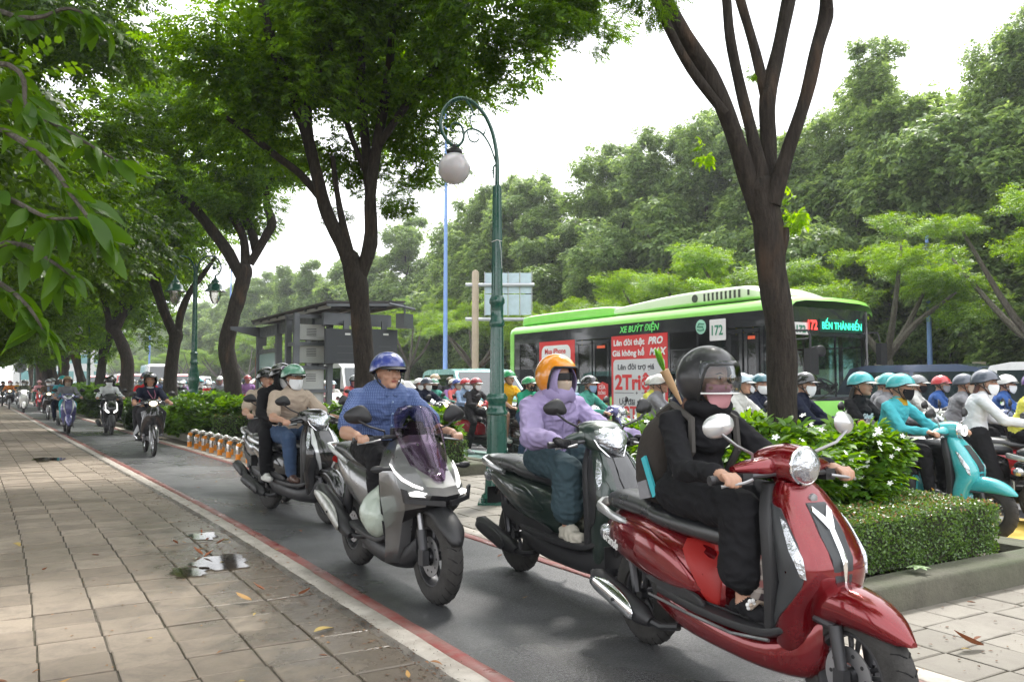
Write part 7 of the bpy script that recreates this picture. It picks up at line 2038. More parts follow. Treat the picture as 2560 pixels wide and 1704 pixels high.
text('lettering', 'BẾN THÀNH', M_front(.86, -.165, 2.43), .2, led, bus, .003, 0, .002, 'LEFT', .84); text('lettering', 'BẾN', M_front(1.78, -.165, 2.43), .2, led, bus, .003, 0, .002, 'LEFT', .84)
text('lettering', '172', M_front(.42, -.16, 2.41), .26, ledr, bus, .008, 0, .002, 'LEFT', .8)
b = MB(); b.box((.28, -.13, 2.42), (.42, .01, .24)); b.build('route_card', M_WP, bus, smooth=False); text('lettering', '172', M_front(.1, -.15, 2.34), .2, MATS['route_green'], bus, .004)
b = MB(); b.tube([(BW * .66 + .24 * math.cos(2 * PI * k / 20), .35 + .17 * math.sin(2 * PI * k / 20), 1.3 + .14 * math.sin(2 * PI * k / 20)) for k in range(20)], .018, 6, closed=True); b.tube([(BW * .66 - .2, .35, 1.3), (BW * .66 + .2, .35, 1.3)], .02, 6); b.tube([(BW * .66, .35, 1.3), (BW * .66, .15, 1.0)], .04, 8); b.build('steering_wheel', M_BLK, bus)
b = MB(); b.box((BW / 2, .2, 1.0), (BW - .2, .5, .2)); b.build('dashboard', mat('dash_grey', (.28, .3, .32), .7), bus, smooth=False)
for k in range(6):
 for x in (.4, .85, 1.75, 2.15):
  b = MB(); b.box((x, 2.7 + k * 1.1, .95), (.4, .4, .1)); b.box((x, 2.9 + k * 1.1, 1.3), (.4, .08, .7)); b.build('seat', mat('seat_teal', (.05, .16, .14), .7), bus, smooth=False)
b = MB()
for y in (1.5, 3, 4.6, 6.2, 7.8): b.tube([(.7, y, .5), (.7, y, 2.7)], .018, 6); b.tube([(1.75, y, .5), (1.75, y, 2.7)], .018, 6)
b.tube([(.7, 1.4, 2.45), (.7, 8, 2.45)], .018, 6); b.build('grab_pole', mat('yellow_pole', (.5, .4, .05), .5), bus)
b = MB()
for (x0, x1) in ((.3, 1.1), (1.3, 2.1)): b.tube([(x0, -.27, 1.0), (x0 + .4, -.29, 1.08), (x1, -.26, 1.2)], .012, 6)
b.build('wiper', M_BLK, bus)
b = MB(); b.tube([(.05, .1, 2.3), (-.1, -.2, 2.36), (-.12, -.62, 2.34), (-.1, -.66, 2.25), (-.1, -.66, 1.95)], .022, 8); b.tube([(.05, .1, 2.14), (-.1, -.3, 2.18), (-.12, -.64, 2.18)], .018, 8); b.box((-.1, -.68, 1.75), (.24, .14, .5)); b.build('mirror', M_BLK, bus)
b = MB(); b.tube([(-.1, -.66, 2.0), (.06, -.7, 2.04)], .012, 6); b.ell((.14, -.7, 1.95), (.15, .04, .11), 16, 10); b.build('mirror', M_BLK, bus)
b = MB(); b.tube([(BW, .1, 2.4), (BW + .12, -.2, 2.4), (BW + .12, -.25, 2.2)], .02, 6); b.box((BW + .12, -.28, 1.95), (.2, .12, .45)); b.build('mirror', M_BLK, bus, smooth=False)
b = MB()
for s in (.28, BW - .28): b.ell((s, -.28, .66), (.2, .06, .09), 16, 10)
b.build('headlight', M_LENS, bus)
dv = empty('person', (13.1 + BW * .62, 12.0, .5), 0, 'bus driver in a dark jacket behind the steering wheel', 'person')
b = MB(); b.ell((0, 0, 1.14), (.09, .1, .12), 14, 10); b.build('head', M_SKIN, dv)
b = MB(); b.loft([(.35, 0, 0, .2, .13), (.7, 0, 0, .21, .13), (.9, 0, 0, .2, .1), (1.03, 0, 0, .06, .06)], 'z', 18, 3, 2.3);
for s in (-1, 1): b.tube([(s * .2, 0, .9), (s * .26, -.25, .7), (s * .15, -.5, .82)], [.06, .05, .04], 10)
b.build('body', C['black'], dv)

M_CGL = mat('car_glass', (.02, .03, .035), .06, coat=1)
def car(name, loc, rz, label, m, cat='car', kind='sedan', group='cars in the traffic', roofm=None):
 root = empty(name, loc, rz, label, cat, group)    # front towards +Y
 if kind in ('van', 'minibus'):
  L, W, H = (4.9, 1.85, 2.0) if kind == 'van' else (7.0, 2.1, 2.75)
  low = [(-L / 2, .8), (-L / 2 + .1, .95), (0, 1.0), (L / 2 - .5, .98), (L / 2 - .05, .75), (L / 2, .55)]
  gh = [(-L / 2 + .02, 1.0), (-L / 2 + .1, H - .15), (-L / 2 + .3, H), (L / 2 - 1.6, H), (L / 2 - 1.2, H - .12), (L / 2 - .6, 1.15), (L / 2 - .5, 1.0)]
 else:
  L, W, H = (4.5, 1.8, 1.45) if kind == 'sedan' else (4.6, 1.88, 1.7)
  gh = [(-L / 2 + (.9 if kind == 'sedan' else .1), .95), (-L / 2 + (1.4 if kind == 'sedan' else .45), H - .06), (-L / 2 + (1.8 if kind == 'sedan' else .8), H), (.35, H), (.7, H - .06), (1.45, 1.0), (1.4, .95)]
 zb = 1.0 if kind in ('van', 'minibus') else .92
 S = [(-L / 2, 0, .62, W * .4, .2), (-L / 2 + .12, 0, .63, W * .47, .32), (-L / 2 + .6, 0, .63, W * .5, zb - .62), (0, 0, .62, W * .5, zb - .60), (L / 2 - 1.2, 0, .61, W * .5, zb - .62), (L / 2 - .5, 0, .57, W * .48, .30), (L / 2 - .12, 0, .55, W * .42, .24), (L / 2, 0, .52, W * .34, .14)]
 b = MB(); b.loft(S, 'y', 28, 3, 4.5); b.build('body', m, root)
 def cab(prof, wb, wt, z0, z1):
  b = MB(); rows = []
  for (y, z) in prof:
   t = (z - z0) / (z1 - z0); w = wb + (wt - wb) * max(0, min(1, t)) ** 1.3
   rows.append([(-w, y, z), (-w * .96, y, z + .0), (0, y, z + .02 * t), (w * .96, y, z), (w, y, z)])
  b.grid(rows); n = len(rows)
  off = len(b.v) - 5 * n
  b.f.append(tuple(off + 5 * i for i in range(n))); b.m.append(0); b.f.append(tuple(off + 5 * i + 4 for i in range(n - 1, -1, -1))); b.m.append(0)
  return b
 cab(gh, W * .47, W * .4, .95, H).build('cabin', roofm or m, root, ang=30)
 ins = .09
 ys0, ys1 = gh[1][0], gh[-3][0]
 wlist = []
 nW = 5 if kind == 'minibus' else (3 if kind == 'van' else 2)
 for s in (-1, 1):
  y0, y1 = gh[1][0] + .1, gh[3][0] + (.35 if kind != 'minibus' else .2)
  for k in range(nW):
   a, c = y0 + (y1 - y0) * k / nW + .04, y0 + (y1 - y0) * (k + 1) / nW - .04
   zt, z0 = H - .14, 1.02 if kind != 'minibus' else 1.35
   w0, w1 = W * .47 + (W * -.07) * ((z0 - .95) / (H - .95)) ** 1.3 + .006, W * .47 + (W * -.07) * ((zt - .95) / (H - .95)) ** 1.3 + .006
   e0 = .22 if (k == 0 and kind == 'sedan') else .02; e1 = .3 if (k == nW - 1 and kind != 'minibus') else .0
   b = MB(); b.add([(s * w0, a - e0, z0), (s * w0, c + e1, z0), (s * w1, c, zt), (s * w1, a, zt)], [(0, 1, 2, 3)]); b.build('side_window', M_CGL, root, smooth=False)
 p0, p1 = Vector((0, gh[-2][0], gh[-2][1])), Vector((0, gh[-3][0], gh[-3][1])); d = (p1 - p0); nrm = Vector((0, -d.z, d.y)).normalized() * -.012
 a, c = p0 + d * .06 - nrm * -1, p0 + d * .95 - nrm * -1
 b = MB(); b.add([(-W * .42, a.y + .015, a.z + .01), (W * .42, a.y + .015, a.z + .01), (W * .37, c.y + .015, c.z + .01), (-W * .37, c.y + .015, c.z + .01)], [(0, 1, 2, 3)]); b.build('windscreen', M_CGL, root, smooth=False)
 a, c = Vector((0, gh[0][0], gh[0][1] + .08)), Vector((0, gh[1][0], gh[1][1] - .05))
 b = MB(); b.add([(-W * .4, a.y - .02, a.z), (W * .4, a.y - .02, a.z), (W * .36, c.y - .02, c.z), (-W * .36, c.y - .02, c.z)], [(0, 1, 2, 3)]); b.build('rear_window', M_CGL, root, smooth=False)
 for y in (-L * .31, L * .31):
  for s in (-1, 1):
   b = MB(); b.lathe([(.19, -.02), (.31, -.02), (.33, .02), (.33, .18), (.3, .2)], 24, (s * (W / 2 - .1) - .09, y, .33), 'x'); w = b.build('wheel', M_RUB, root)
   b = MB(); b.lathe([(0, 0), (.2, 0), (.2, .03), (0, .03)], 18, (s * (W / 2 + .005) - .015, y, .33), 'x'); b.build('rim', M_ALU, w)
 for s in (-1, 1):
  b = MB(); b.ell((s * W * .36, L / 2 - .2, .68), (.18, .14, .08), 14, 8); b.build('headlight', M_LENS, root)
  b = MB(); b.ell((s * W * .42, -L / 2 + .1, .82), (.1, .08, .1), 12, 8); b.build('tail_light', M_REDLENS, root)
  b = MB(); b.ell((s * (W / 2 + .1), gh[-2][0] - .3, 1.05), (.11, .05, .075), 12, 8); b.build('wing_mirror', m, root)
 b = MB(); b.box((0, L / 2 + .0, .5), (W * .5, .04, .16)); b.build('grille', M_BLK, root, smooth=False)
 return root
x, y = (16.008, 9.631); car('car', (x, y, 0), R(185), 'dark blue grey car stopped right of the bus', paint('slate_blue', (.1, .13, .22), .2, .4), kind='suv')
x, y = (15.494, 6.44); car('car', (x, y, 0), R(180), 'white car with red tail light at the right edge', paint('car_white', (.75, .75, .75), .2, 0), kind='suv')
x, y = (10.24, 18.93); car('car', (x, y, 0), R(172), 'large white and teal taxi van behind the riders in masks', paint('car_white', (.75, .75, .75), .2, 0), cat='taxi', kind='suv', roofm=paint('taxi_teal', (.35, .72, .72), .25, 0))
CARS = [(1070, 31, 'sedan', 'white', 'white car roof behind the navy shirted rider'), (1165, 36, 'sedan', 'white', 'white car beyond the taxi van, next to the tan column'), (1245, 33, 'sedan', 'white', 'pale car partly hidden by the green lamp post'), (850, 36, 'minibus', 'white', 'white minibus left of the large dark trunk'),
  (880, 29, 'van', 'white', 'white van just left of the large dark trunk'), (395, 62, 'minibus', 'white', 'white minibus with dark teal windows far left'), (322, 56, 'van', 'red', 'red van between the leaning trunk and the forked trunk'), (250, 66, 'van', 'red', 'second red van farther left behind the white shirted rider'), (455, 58, 'van', 'red', 'pale red van next to the double lamp post'),
  (500, 75, 'van', 'white', 'far white van behind the double lamp post'), (640, 66, 'sedan', 'black', 'dark car far behind the crooked trunk'), (420, 50, 'sedan', 'white', 'white car roof in the crowd below the minibus'), (740, 44, 'sedan', 'white', 'white car hidden behind the equipment tower'), (1310, 40, 'sedan', 'red', 'red roofed car behind the rear of the bus'), (960, 30, 'sedan', 'white', 'white car between the blue shirted rider and the taxi')]
for (px, D, k, c, lab) in CARS:
 x_ = (px - 1280) / 2100 * D; X_ = D * math.sin(R(31)) + x_ * math.cos(R(31)); Y_ = D * math.cos(R(31)) - x_ * math.sin(R(31))
 car('car' if k == 'sedan' else ('van' if k == 'van' else 'minibus'), (X_, Y_, 0), R(178), lab, paint({'white': 'car_white', 'red': 'car_red', 'black': 'car_black'}[c], {'white': (.75, .75, .75), 'red': (.55, .06, .05), 'black': (.03, .03, .04)}[c], .2, 0), cat={'sedan': 'car', 'van': 'van', 'minibus': 'minibus'}[k], kind=k)

# ================================================================== THE FRONT ROW
def hero(body, root, mats, nm='body'):
 o = link(nm, body, root); return o
def mats_(top, bot, skin=M_SKIN, shoe=M_BLK, hair=M_HAIR, glove=None): return [top, bot, skin, shoe, hair, glove or C['black']]

RX, RY, RR = 2.779, 2.717, PI - .1
red = scooter('scooter', 'glossy dark red scooter with round headlamp nearest the viewer', 'classic', P_RED, mirm=M_SILVER, mst='oval'); place(red, RX, RY, RR)
t = text('lettering', 'Grande', Matrix(((.2, 0, .98, .150), (.98, 0, -.2, -.865), (0, 1, 0, .515), (0, 0, 0, 1))) @ Matrix.Rotation(R(-8), 4, 'Z'), .07, M_WHITE, red, .0012, .35, .0015, 'LEFT', 1.0)
rp = empty('person', (0, 0, 0), 0, 'woman in black with a black bubble visor helmet and pink mask riding the red scooter', 'person')
Jr = dict(pel=(0, -.27, .84), wst=(0, -.27, .96), che=(0, -.24, 1.09), nck=(0, -.19, 1.2), head=(0, -.15, 1.335), sh=(.17, -.22, 1.14), el=(.27, 0, .95), wr=(.305, .265, .965), hd=(.305, .34, .955), kn=(.12, .2, .79), an=(.12, .2, .42), toe=(.13, .35, .4))
Bd = make_body('body', Jr, 'long', 'wide', .95, 1.06, .0068, .011, fem=True, mats=mats_(C['black'], C['black'], shoe=C['black']))
hero(Bd, rp, None)
dress(rp, Jr['head'], 'open', 'mattblack', mask=C['pink'], wear=('glasses',), shield='shield', rz=R(8), hair=mat('brown_hair', (.09, .035, .018), .45, bump=.4, bscale=90))
h = [c for c in rp.children if c.name.startswith('helmet')][0]; piece('shield_edge', 'shield_rim', h, (0, 0, 0))
b = MB(); G = []
for i in range(6):
 t_ = i / 5; G.append([(.095 * (1 + .25 * math.sin(PI * t_)) * math.cos(2 * PI * k / 20), -.17 + .085 * (1 + .25 * math.sin(PI * t_)) * math.sin(2 * PI * k / 20), 1.175 + .075 * t_ + .01 * math.sin(k * 1.7)) for k in range(20)])
b.grid(G, wrap=True); b.build('scarf', C['black'], rp)
b = MB(); G = []
for i in range(10):
 t_ = i / 9; G.append([(.115 + .014 * math.sin(t_ * 7 + u * 11), .2 + .17 * u + .01 * math.sin(t_ * 6), .66 - t_ * .33 - .03 * math.sin(u * 3)) for u in [q / 10 for q in range(11)]])
b.grid(G); o = b.build('checked_cloth', M_PLAID, rp); md = o.modifiers.new('s', 'SOLIDIFY'); md.thickness = .004
for s in (1, -1):
 b = MB()
 b.tube([(s * .13 - .045, .3, .43), (s * .13, .3, .445), (s * .13 + .045, .3, .425)], .009, 6, 1)
 for k in range(6): a = 2 * PI * k / 6; b.ell((s * .13 + .04 + .016 * math.cos(a), .30 + .012 * math.sin(a) * .4, .44 + .016 * math.sin(a)), (.0095, .008, .0095), 8, 6)
 b.ell((s * .13 + .045, .305, .44), (.009, .009, .009), 8, 6, 1)
 b.build('sandal_flower', [M_WHITE, C['beige']], rp)
place(rp, RX, RY, RR)
bp = empty('backpack', (0, 0, 0), 0, 'dark brown backpack with a cyan strip on the back of the woman in black', 'backpack')
b = MB(); b.loft([(.74, 0, -.47, .10, .07), (.8, 0, -.48, .15, .10), (.95, 0, -.47, .165, .12), (1.1, 0, -.43, .15, .1), (1.19, 0, -.38, .09, .06)], 'z', 24, 4, 3); b.build('bag', mat('bag_brown', (.03, .024, .02), .8, bump=.3, bscale=60), bp)
b = MB(); b.loft([(.76, 0, -.56, .09, .04), (.85, 0, -.575, .12, .05), (.95, 0, -.57, .1, .04)], 'z', 18, 3, 3); b.build('pocket', MATS['bag_brown'], bp)
b = MB()
for s in (-1, 1): b.tube([(s * .1, -.42, 1.17), (s * .12, -.28, 1.225), (s * .125, -.13, 1.16), (s * .13, -.12, 1.02), (s * .15, -.24, .88), (s * .13, -.4, .82)], .018, 6)
b.build('strap', mat('strap_grey', (.06, .055, .05), .8), bp)
b = MB(); b.box((.17, -.40, .88), (.012, .035, .2), rot=Matrix.Rotation(R(28), 3, 'X')); b.build('cyan_strip', mat('cyan_strip', (.05, .45, .52), .6), bp, smooth=False)
b = MB(); b.prism([(-.49, .76), (-.4, .78), (-.44, .86), (-.51, .84)], .158, .166, 'yz'); b.build('grey_patch', C['grey'], bp, smooth=False)
place(bp, RX, RY, RR)

GX, GY, GR = 3.138, 4.441, PI - .03
gs = scooter('scooter', 'dark green scooter with glossy black front and silver rear rack behind the red one', 'modern', P_GREEN, shieldm=M_GLOSSBLK, rail=M_SILVER, trimm=P_GREEN); place(gs, GX, GY + .04, GR); gs.scale = (1, 1.05, 1.02)
gp = empty('person', (0, 0, 0), 0, 'rider in a lavender hooded sun jacket and orange open face helmet', 'person')
Jg = dict(pel=(0, -.3, .87), wst=(0, -.29, .98), che=(0, -.26, 1.12), nck=(0, -.23, 1.235), head=(0, -.2, 1.36), sh=(.185, -.25, 1.17), el=(.3, -.02, .98), wr=(.3, .25, .985), hd=(.31, .33, .975), kn=(.14, .13, .79), an=(.12, .1, .42), toe=(.13, .24, .385), hp=(.1, -.27, .83))
Bd = make_body('body', Jg, 'poncho', 'wide', 1.0, 1.18, .0068, .013, glove=True, shoe='chunky', hem=.05, mats=mats_(C['lavender'], C['tealgrey'], shoe=mat('cream_sneaker', (.5, .47, .4), .7, bump=.4, bscale=50)))
hero(Bd, gp, None)
dress(gp, Jg['head'], 'open', 'orange', mask=C['beige'], wear=('shades',), rz=R(6), hood=C['lavender'])
b = MB(); G = []
for i in range(7):
 t_ = i / 6; G.append([(.1 * (1 + .2 * math.sin(PI * t_)) * math.cos(2 * PI * k / 20), -.2 + .1 * (1 + .2 * math.sin(PI * t_)) * math.sin(2 * PI * k / 20), 1.2 + .1 * t_ + .01 * math.sin(k * 1.3)) for k in range(20)])
b.grid(G, wrap=True); b.build('collar', C['lavender'], gp)
b = MB(); b.tube([(0, -.13, 1.2), (0, -.12, 1.1), (0, -.135, .98), (0, -.14, .87)], .004, 5); b.build('zip', C['lavender'], gp)
place(gp, GX, GY, GR)

AX, AY, AR = 2.257, 5.29, PI
av = adv('scooter', 'tall silver grey adventure scooter with purple tinted windscreen and lit split headlamps'); place(av, AX, AY, AR)
ap = empty('person', (0, 0, 0), 0, 'broad man in a blue checked short sleeved shirt and blue helmet on the silver scooter', 'person')
Ja = dict(pel=(0, -.3, .93), wst=(0, -.28, 1.03), che=(0, -.22, 1.17), nck=(0, -.17, 1.29), head=(0, -.12, 1.40), sh=(.195, -.2, 1.22), el=(.33, -.04, 1.0), wr=(.34, .18, .99), hd=(.335, .25, .985), hp=(.1, -.27, .88), kn=(.17, .12, .83), an=(.16, .1, .42), toe=(.17, .26, .385))
Bd = make_body('body', Ja, 'short', 'long', 1.14, 1.08, .0068, .010, mats=mats_(C['check'], C['black']))
hero(Bd, ap, None)
dress(ap, Ja['head'], 'half', 'blue', rz=R(2))
b = MB()
for s in (-1, 1): b.add([(0, -.07, 1.255), (s * .02, -.085, 1.29), (s * .075, -.13, 1.315), (s * .09, -.10, 1.27), (s * .035, -.055, 1.235)], [(0, 1, 2, 3, 4)])
b.tube([(0, -.075, 1.25), (0, -.055, 1.15), (0, -.075, 1.0), (0, -.09, .95)], .005, 5)
o = b.build('collar', C['check'], ap); md = o.modifiers.new('s', 'SOLIDIFY'); md.thickness = .006
b = MB()
for z in (1.2, 1.12, 1.04): b.ell((0, -.04 if z > 1.1 else -.055, z), (.007, .004, .007), 8, 6)
b.build('shirt_button', C['skyblue'], ap)
place(ap, AX, AY, AR)
pb = empty('plastic_bag', (0, 0, 0), 0, 'pale green translucent plastic bag hanging before the knees of the man in blue', 'bag')
b = MB(); b.loft([(.34, .17, .2, .03, .02), (.39, .18, .21, .09, .09), (.5, .2, .2, .11, .15), (.6, .19, .19, .08, .1), (.68, .17, .22, .03, .04), (.74, .15, .24, .045, .02)], 'z', 22, 5, 2.2, fn=lambda q: tuple(Vector(q) * 1.0 + Vector((.012, .012, .008)) * noise.noise(Vector(q) * 18))); b.build('bag', mat('thin_plastic', (.55, .63, .55), .25, trans=.25, coat=.4, bump=.6, bscale=30), pb)
place(pb, AX, AY, AR)

DX, DY, DR = 2.55, 8.43, PI + .17
ds = scooter('scooter', 'black and silver scooter with red accents carrying two people', 'modern', P_BLACK, shieldm=P_BLACK, trimm=M_SILVER, rail=M_SILVER); place(ds, DX, DY, DR)
dp = empty('person', (0, 0, 0), 0, 'man in a beige polo shirt and sage green helmet driving with a passenger', 'person')
Jd = dict(kn=(.16, .1, .78), an=(.14, .13, .42), toe=(.15, .28, .385), pel=(0, -.25, .85), wst=(0, -.24, .97), che=(0, -.17, 1.13))
Bd = make_body('body', Jd, 'short', 'long', 1.02, 1.05, .0075, .009, mats=mats_(C['beige'], C['jeans'], shoe=mat('brown_shoe', (.07, .035, .025), .3))); hero(Bd, dp, None)
dress(dp, (0, -.13, 1.385), 'half', 'green', peak='black', mask='w', wear=('glasses',), rz=R(4))
b = MB()
for s in (-1, 1): b.add([(0, -.065, 1.235), (s * .02, -.085, 1.275), (s * .07, -.12, 1.29), (s * .085, -.10, 1.25), (s * .035, -.055, 1.21)], [(0, 1, 2, 3, 4)])
o = b.build('collar', C['beige'], dp); md = o.modifiers.new('s', 'SOLIDIFY'); md.thickness = .006
place(dp, DX, DY, DR)
dq = empty('person', (0, 0, 0), 0, 'passenger in a black hood with goggles on a black helmet and white mask', 'person')
Jq = dict(PIL); Jq.update(wr=(.2, -.1, .95), hd=(.18, -.02, .95), el=(.25, -.36, 1.02), pel=(0, -.58, .9), wst=(0, -.56, 1.02), che=(0, -.5, 1.17), nck=(0, -.45, 1.28), head=(0, -.4, 1.40), sh=(.17, -.48, 1.225), hp=(.1, -.56, .86))
Bd = make_body('body', Jq, 'long', 'long', .95, 1.1, .009, .006, mats=mats_(C['black'], C['black'], shoe=C['offwhite'])); hero(Bd, dq, None)
hh = dress(dq, Jq['head'], 'half', 'black', mask='w', wear=('shades',), rz=R(2), hood=C['black'])
b = MB()
for s in (-1, 1):
 b.tube([(s * (.045 + .034 * math.cos(2 * PI * k / 16)), .145 - .012 * abs(math.cos(2 * PI * k / 16)), .085 + .024 * math.sin(2 * PI * k / 16)) for k in range(16)], .006, 6, closed=True)
 b.tube([(s * .08, .12, .085), (s * .12, .03, .075), (s * .11, -.05, .07)], .008, 6)
gg = b.build('goggles', mat('goggle_frame', (.5, .48, .5), .25, metal=.7), hh)
b = MB()
for s in (-1, 1): b.ell((s * .045, .14, .085), (.034, .01, .024), 14, 8)
b.build('goggle_lens', mat('violet_lens', (.12, .05, .16), .08, coat=1), gg)
place(dq, DX, DY, DR)
g2 = scooter('scooter', 'dark grey scooter behind the pair, silver rear rail and scuffed exhaust showing', 'modern', paint('charcoal', (.05, .052, .056), .35, .4), rail=M_SILVER, shieldm=P_BLACK); x, y = (2.731, 10.814); place(g2, x, y - .66, PI)
person('ride_short', 'man in a beige polo and black helmet just behind the pair in front', C['beige'], C['charcoal'], x=x - .02, y=y - .66, rz=PI, hc='black', mask=None, rz_head=R(10))

# ================================================================== RIDERS FARTHER UP THE PATH
wv = cub('motorbike', 'black step through motorbike with lit warm headlamp carrying two people', P_BLACK); WX, WY = 2.36, 17.3; place(wv, WX, WY, PI - .02)
wp = empty('person', (0, 0, 0), 0, 'man in a navy polo with white trim and a lanyard under a glossy black helmet', 'person')
Bd = make_body('body', dict(kn=(.2, .12, .76)), 'short', 'long', 1.05, 1.05, .01, .005, mats=mats_(C['navy'], C['charcoal'], M_SKIN2, C['grey'])); hero(Bd, wp, None)
dress(wp, helm='open', hc='black', rz=R(-4), shield=None)
b = MB()
for s in (-1, 1):
 for q in (1,): b.tube([(s * (.262 + .062 * math.cos(2 * PI * k / 14)), -.05 + .05 * math.sin(2 * PI * k / 14) * .8, 1.03 + .05 * math.sin(2 * PI * k / 14)) for k in range(14)], .014, 6, closed=True)
b.tube([(.075 * math.cos(2 * PI * k / 18), -.165 + .07 * math.sin(2 * PI * k / 18), 1.255) for k in range(18)], .014, 6, closed=True); b.build('white_trim', C['white'], wp)
b = MB(); b.tube([(.07, -.12, 1.25), (.02, -.05, 1.14), (-.06, -.03, 1.02)], .009, 5); b.tube([(-.06, -.11, 1.25), (-.09, -.06, 1.12), (-.07, -.03, 1.02)], .009, 5); b.build('lanyard', mat('lanyard_red', (.3, .1, .16), .7), wp)
place(wp, WX, WY, PI - .02)
cv = empty('leg_cover', (0, 0, 0), 0, 'pale grey rain cape draped over the knees of the navy shirted rider', 'cape')
b = MB(); G = []
for i in range(9):
 t_ = i / 8
 row = []
 for k in range(17):
  u = -1 + k / 8; w = .2 + .07 * t_
  row.append((w * u * (1.0 + .12 * math.sin(t_ * 5 + k)), .1 + .22 * (1 - abs(u)) ** .5 - .1 * t_ * abs(u) + .015 * math.sin(k * 1.9 + t_ * 4), .90 - .12 * abs(u) - t_ * (.1 + .36 * abs(u))))
 G.append(row)
b.grid(G); o = b.build('cloth', cloth('pale_grey', (.42, .43, .45)), cv); md = o.modifiers.new('s', 'SOLIDIFY'); md.thickness = .005
place(cv, WX, WY, PI - .02)
person('pil_short', 'passenger in a red shirt and red peaked dark helmet behind the navy polo rider', C['red'], C['charcoal'], x=WX - .0, y=WY, rz=PI - .0, hc='slate', peak='red', rz_head=R(-20))

def ride(x, y, rz, kind, body, lab_s, pose, lab_p, top, bottom, grp_s=None, grp_p=None, extra=None, lean=0, proto={}, **dr):
 """one scooter and one rider, both copies of shared shapes"""
 if kind not in proto:
  if kind == 'cub': s = cub('motorbike', lab_s)
  else: s = scooter('scooter', lab_s, kind.split('_')[0], P_BLACK, lamp_on='on' in kind, shieldm=P_BLACK if kind != 'classic' else M_BLK)
  proto[kind] = s
  if body is not P_BLACK: recolor(s, {'paint_black': body})
  proto[kind + 'src'] = body
 else:
  s = copy_tree(proto[kind]); s['label'] = lab_s
  for ch in [s] + list(s.children_recursive):
   if ch.type == 'MESH':
    for i, sl in enumerate(ch.material_slots):
     if ch.data.materials[i] and ch.data.materials[i].name == 'paint_black': sl.link = 'OBJECT'; sl.material = body
 if grp_s: s['group'] = grp_s
 place(s, x, y, rz)
 p = person(pose, lab_p, top, bottom, x=x, y=y, rz=rz, group=grp_p, **dr)
 return s, p

PG = 'riders coming up the path'; SG = 'scooters on the path'
ride(2.37, 24.9, PI, 'low_on', P_BLACK, 'black scooter with two lit slanting headlamps', 'ride_long', 'man in a white shirt and dark glasses with a white mask and black helmet', C['white'], C['black'], SG, PG, hc='black', mask='w', wear=('shades',))
person('pil_long', 'passenger in black leaning out behind the white shirted rider', C['black'], C['black'], x=2.47, y=24.9, group=PG, hc='black', mask=C['black'])
ride(1.44, 26.0, PI, 'modern', P_PURPLE, 'dark violet grey scooter with silver V badge close to the left kerb', 'ride_long', 'rider in a grey hoodie with tan open helmet and beige mask', C['grey'], C['teal'], SG, PG, helm='open', hc='tan', mask=C['beige'])
person('pil_short', 'passenger in a teal shirt and teal peaked helmet behind the grey hoodie', C['teal'], C['navy'], x=1.34, y=26.0, group=PG, hc='teal', peak='white', mask=C['brown'])
ride(1.36, 36.2, PI, 'cub', P_BLACK, 'black motorbike with silver nose, riding behind the violet grey scooter', 'ride_short', 'man in a brown open vest over a pale shirt with white mask', C['brown'], C['navy'], SG, PG, hc='grey', mask='w')
b = MB(); b.loft([(.98, 0, -.155, .035, .03), (1.1, 0, -.115, .045, .03), (1.22, 0, -.105, .05, .03)], 'z', 14, 3, 2.4); o = b.build('shirt_front', C['skyblue'], [q for q in COL.objects if q.get('label', '').startswith('man in a brown open vest')][0])
person('pil_long', 'masked passenger in a pale helmet behind the man in the brown vest', C['skyblue'], C['black'], x=1.5, y=36.2, group=PG, hc='grey', mask='w')
ride(.70, 45.5, PI, 'modern_on', P_WHITE, 'white scooter with bright twin headlamp near the far left kerb', 'ride_long', 'rider in a dark green hooded jacket and white mask on the white scooter', C['olive'], C['grey'], SG, PG, hc='black', mask='w', hood=C['olive'])
PATH = [(1.45, 49.5, 'classic', P_BRIGHTRED, 'pink', 'red scooter beside the white one', 'rider in pink with white mask on the far red scooter'), (.15, 52, 'cub', P_BLACK, 'orange', 'dark motorbike left of the white scooter', 'rider in an orange scarf at the left'),
  (1.0, 57, 'modern', P_BLACK, 'tan', 'black scooter behind the red scooter', 'rider in tan behind the dark green jacket'), (-.2, 60, 'low_on', P_BLACK, 'charcoal', 'black scooter with lit lamps at the left end of the path', 'rider in charcoal at the left end of the path'),
  (.6, 64, 'modern_on', P_GREY, 'mustard', 'grey scooter deep in the queue on the path', 'rider in mustard deep in the queue'), (-.5, 68, 'classic', P_BLUE, 'navy', 'blue scooter near the vanishing point of the path', 'rider in navy near the vanishing point'),
  (.3, 73, 'cub', P_BLACK, 'grey', 'motorbike farther along the queue on the path', 'rider in grey farther along the queue'), (-.9, 77, 'modern_on', P_BLACK, 'black', 'black scooter almost at the end of the path', 'rider in black almost at the end of the path'),
  (-.2, 84, 'low_on', P_SILVER, 'red', 'silver scooter at the very end of the path', 'rider in red at the very end of the path'), (-1.3, 90, 'modern', P_BLACK, 'white', 'last scooter visible on the path', 'last rider visible on the path')]
for i, (x, y, k, pm, c, l1, l2) in enumerate(PATH):
 ride(x, y, PI, k, pm, l1, ('ride_long', 'ride_short')[i % 2], l2, C[c], C[('black', 'jeans', 'grey')[i % 3]], SG, PG, hc=('pink', 'maroon', 'tan', 'black', 'grey', 'white', 'black', 'slate', 'red', 'white')[i], mask='w' if i % 3 else None)

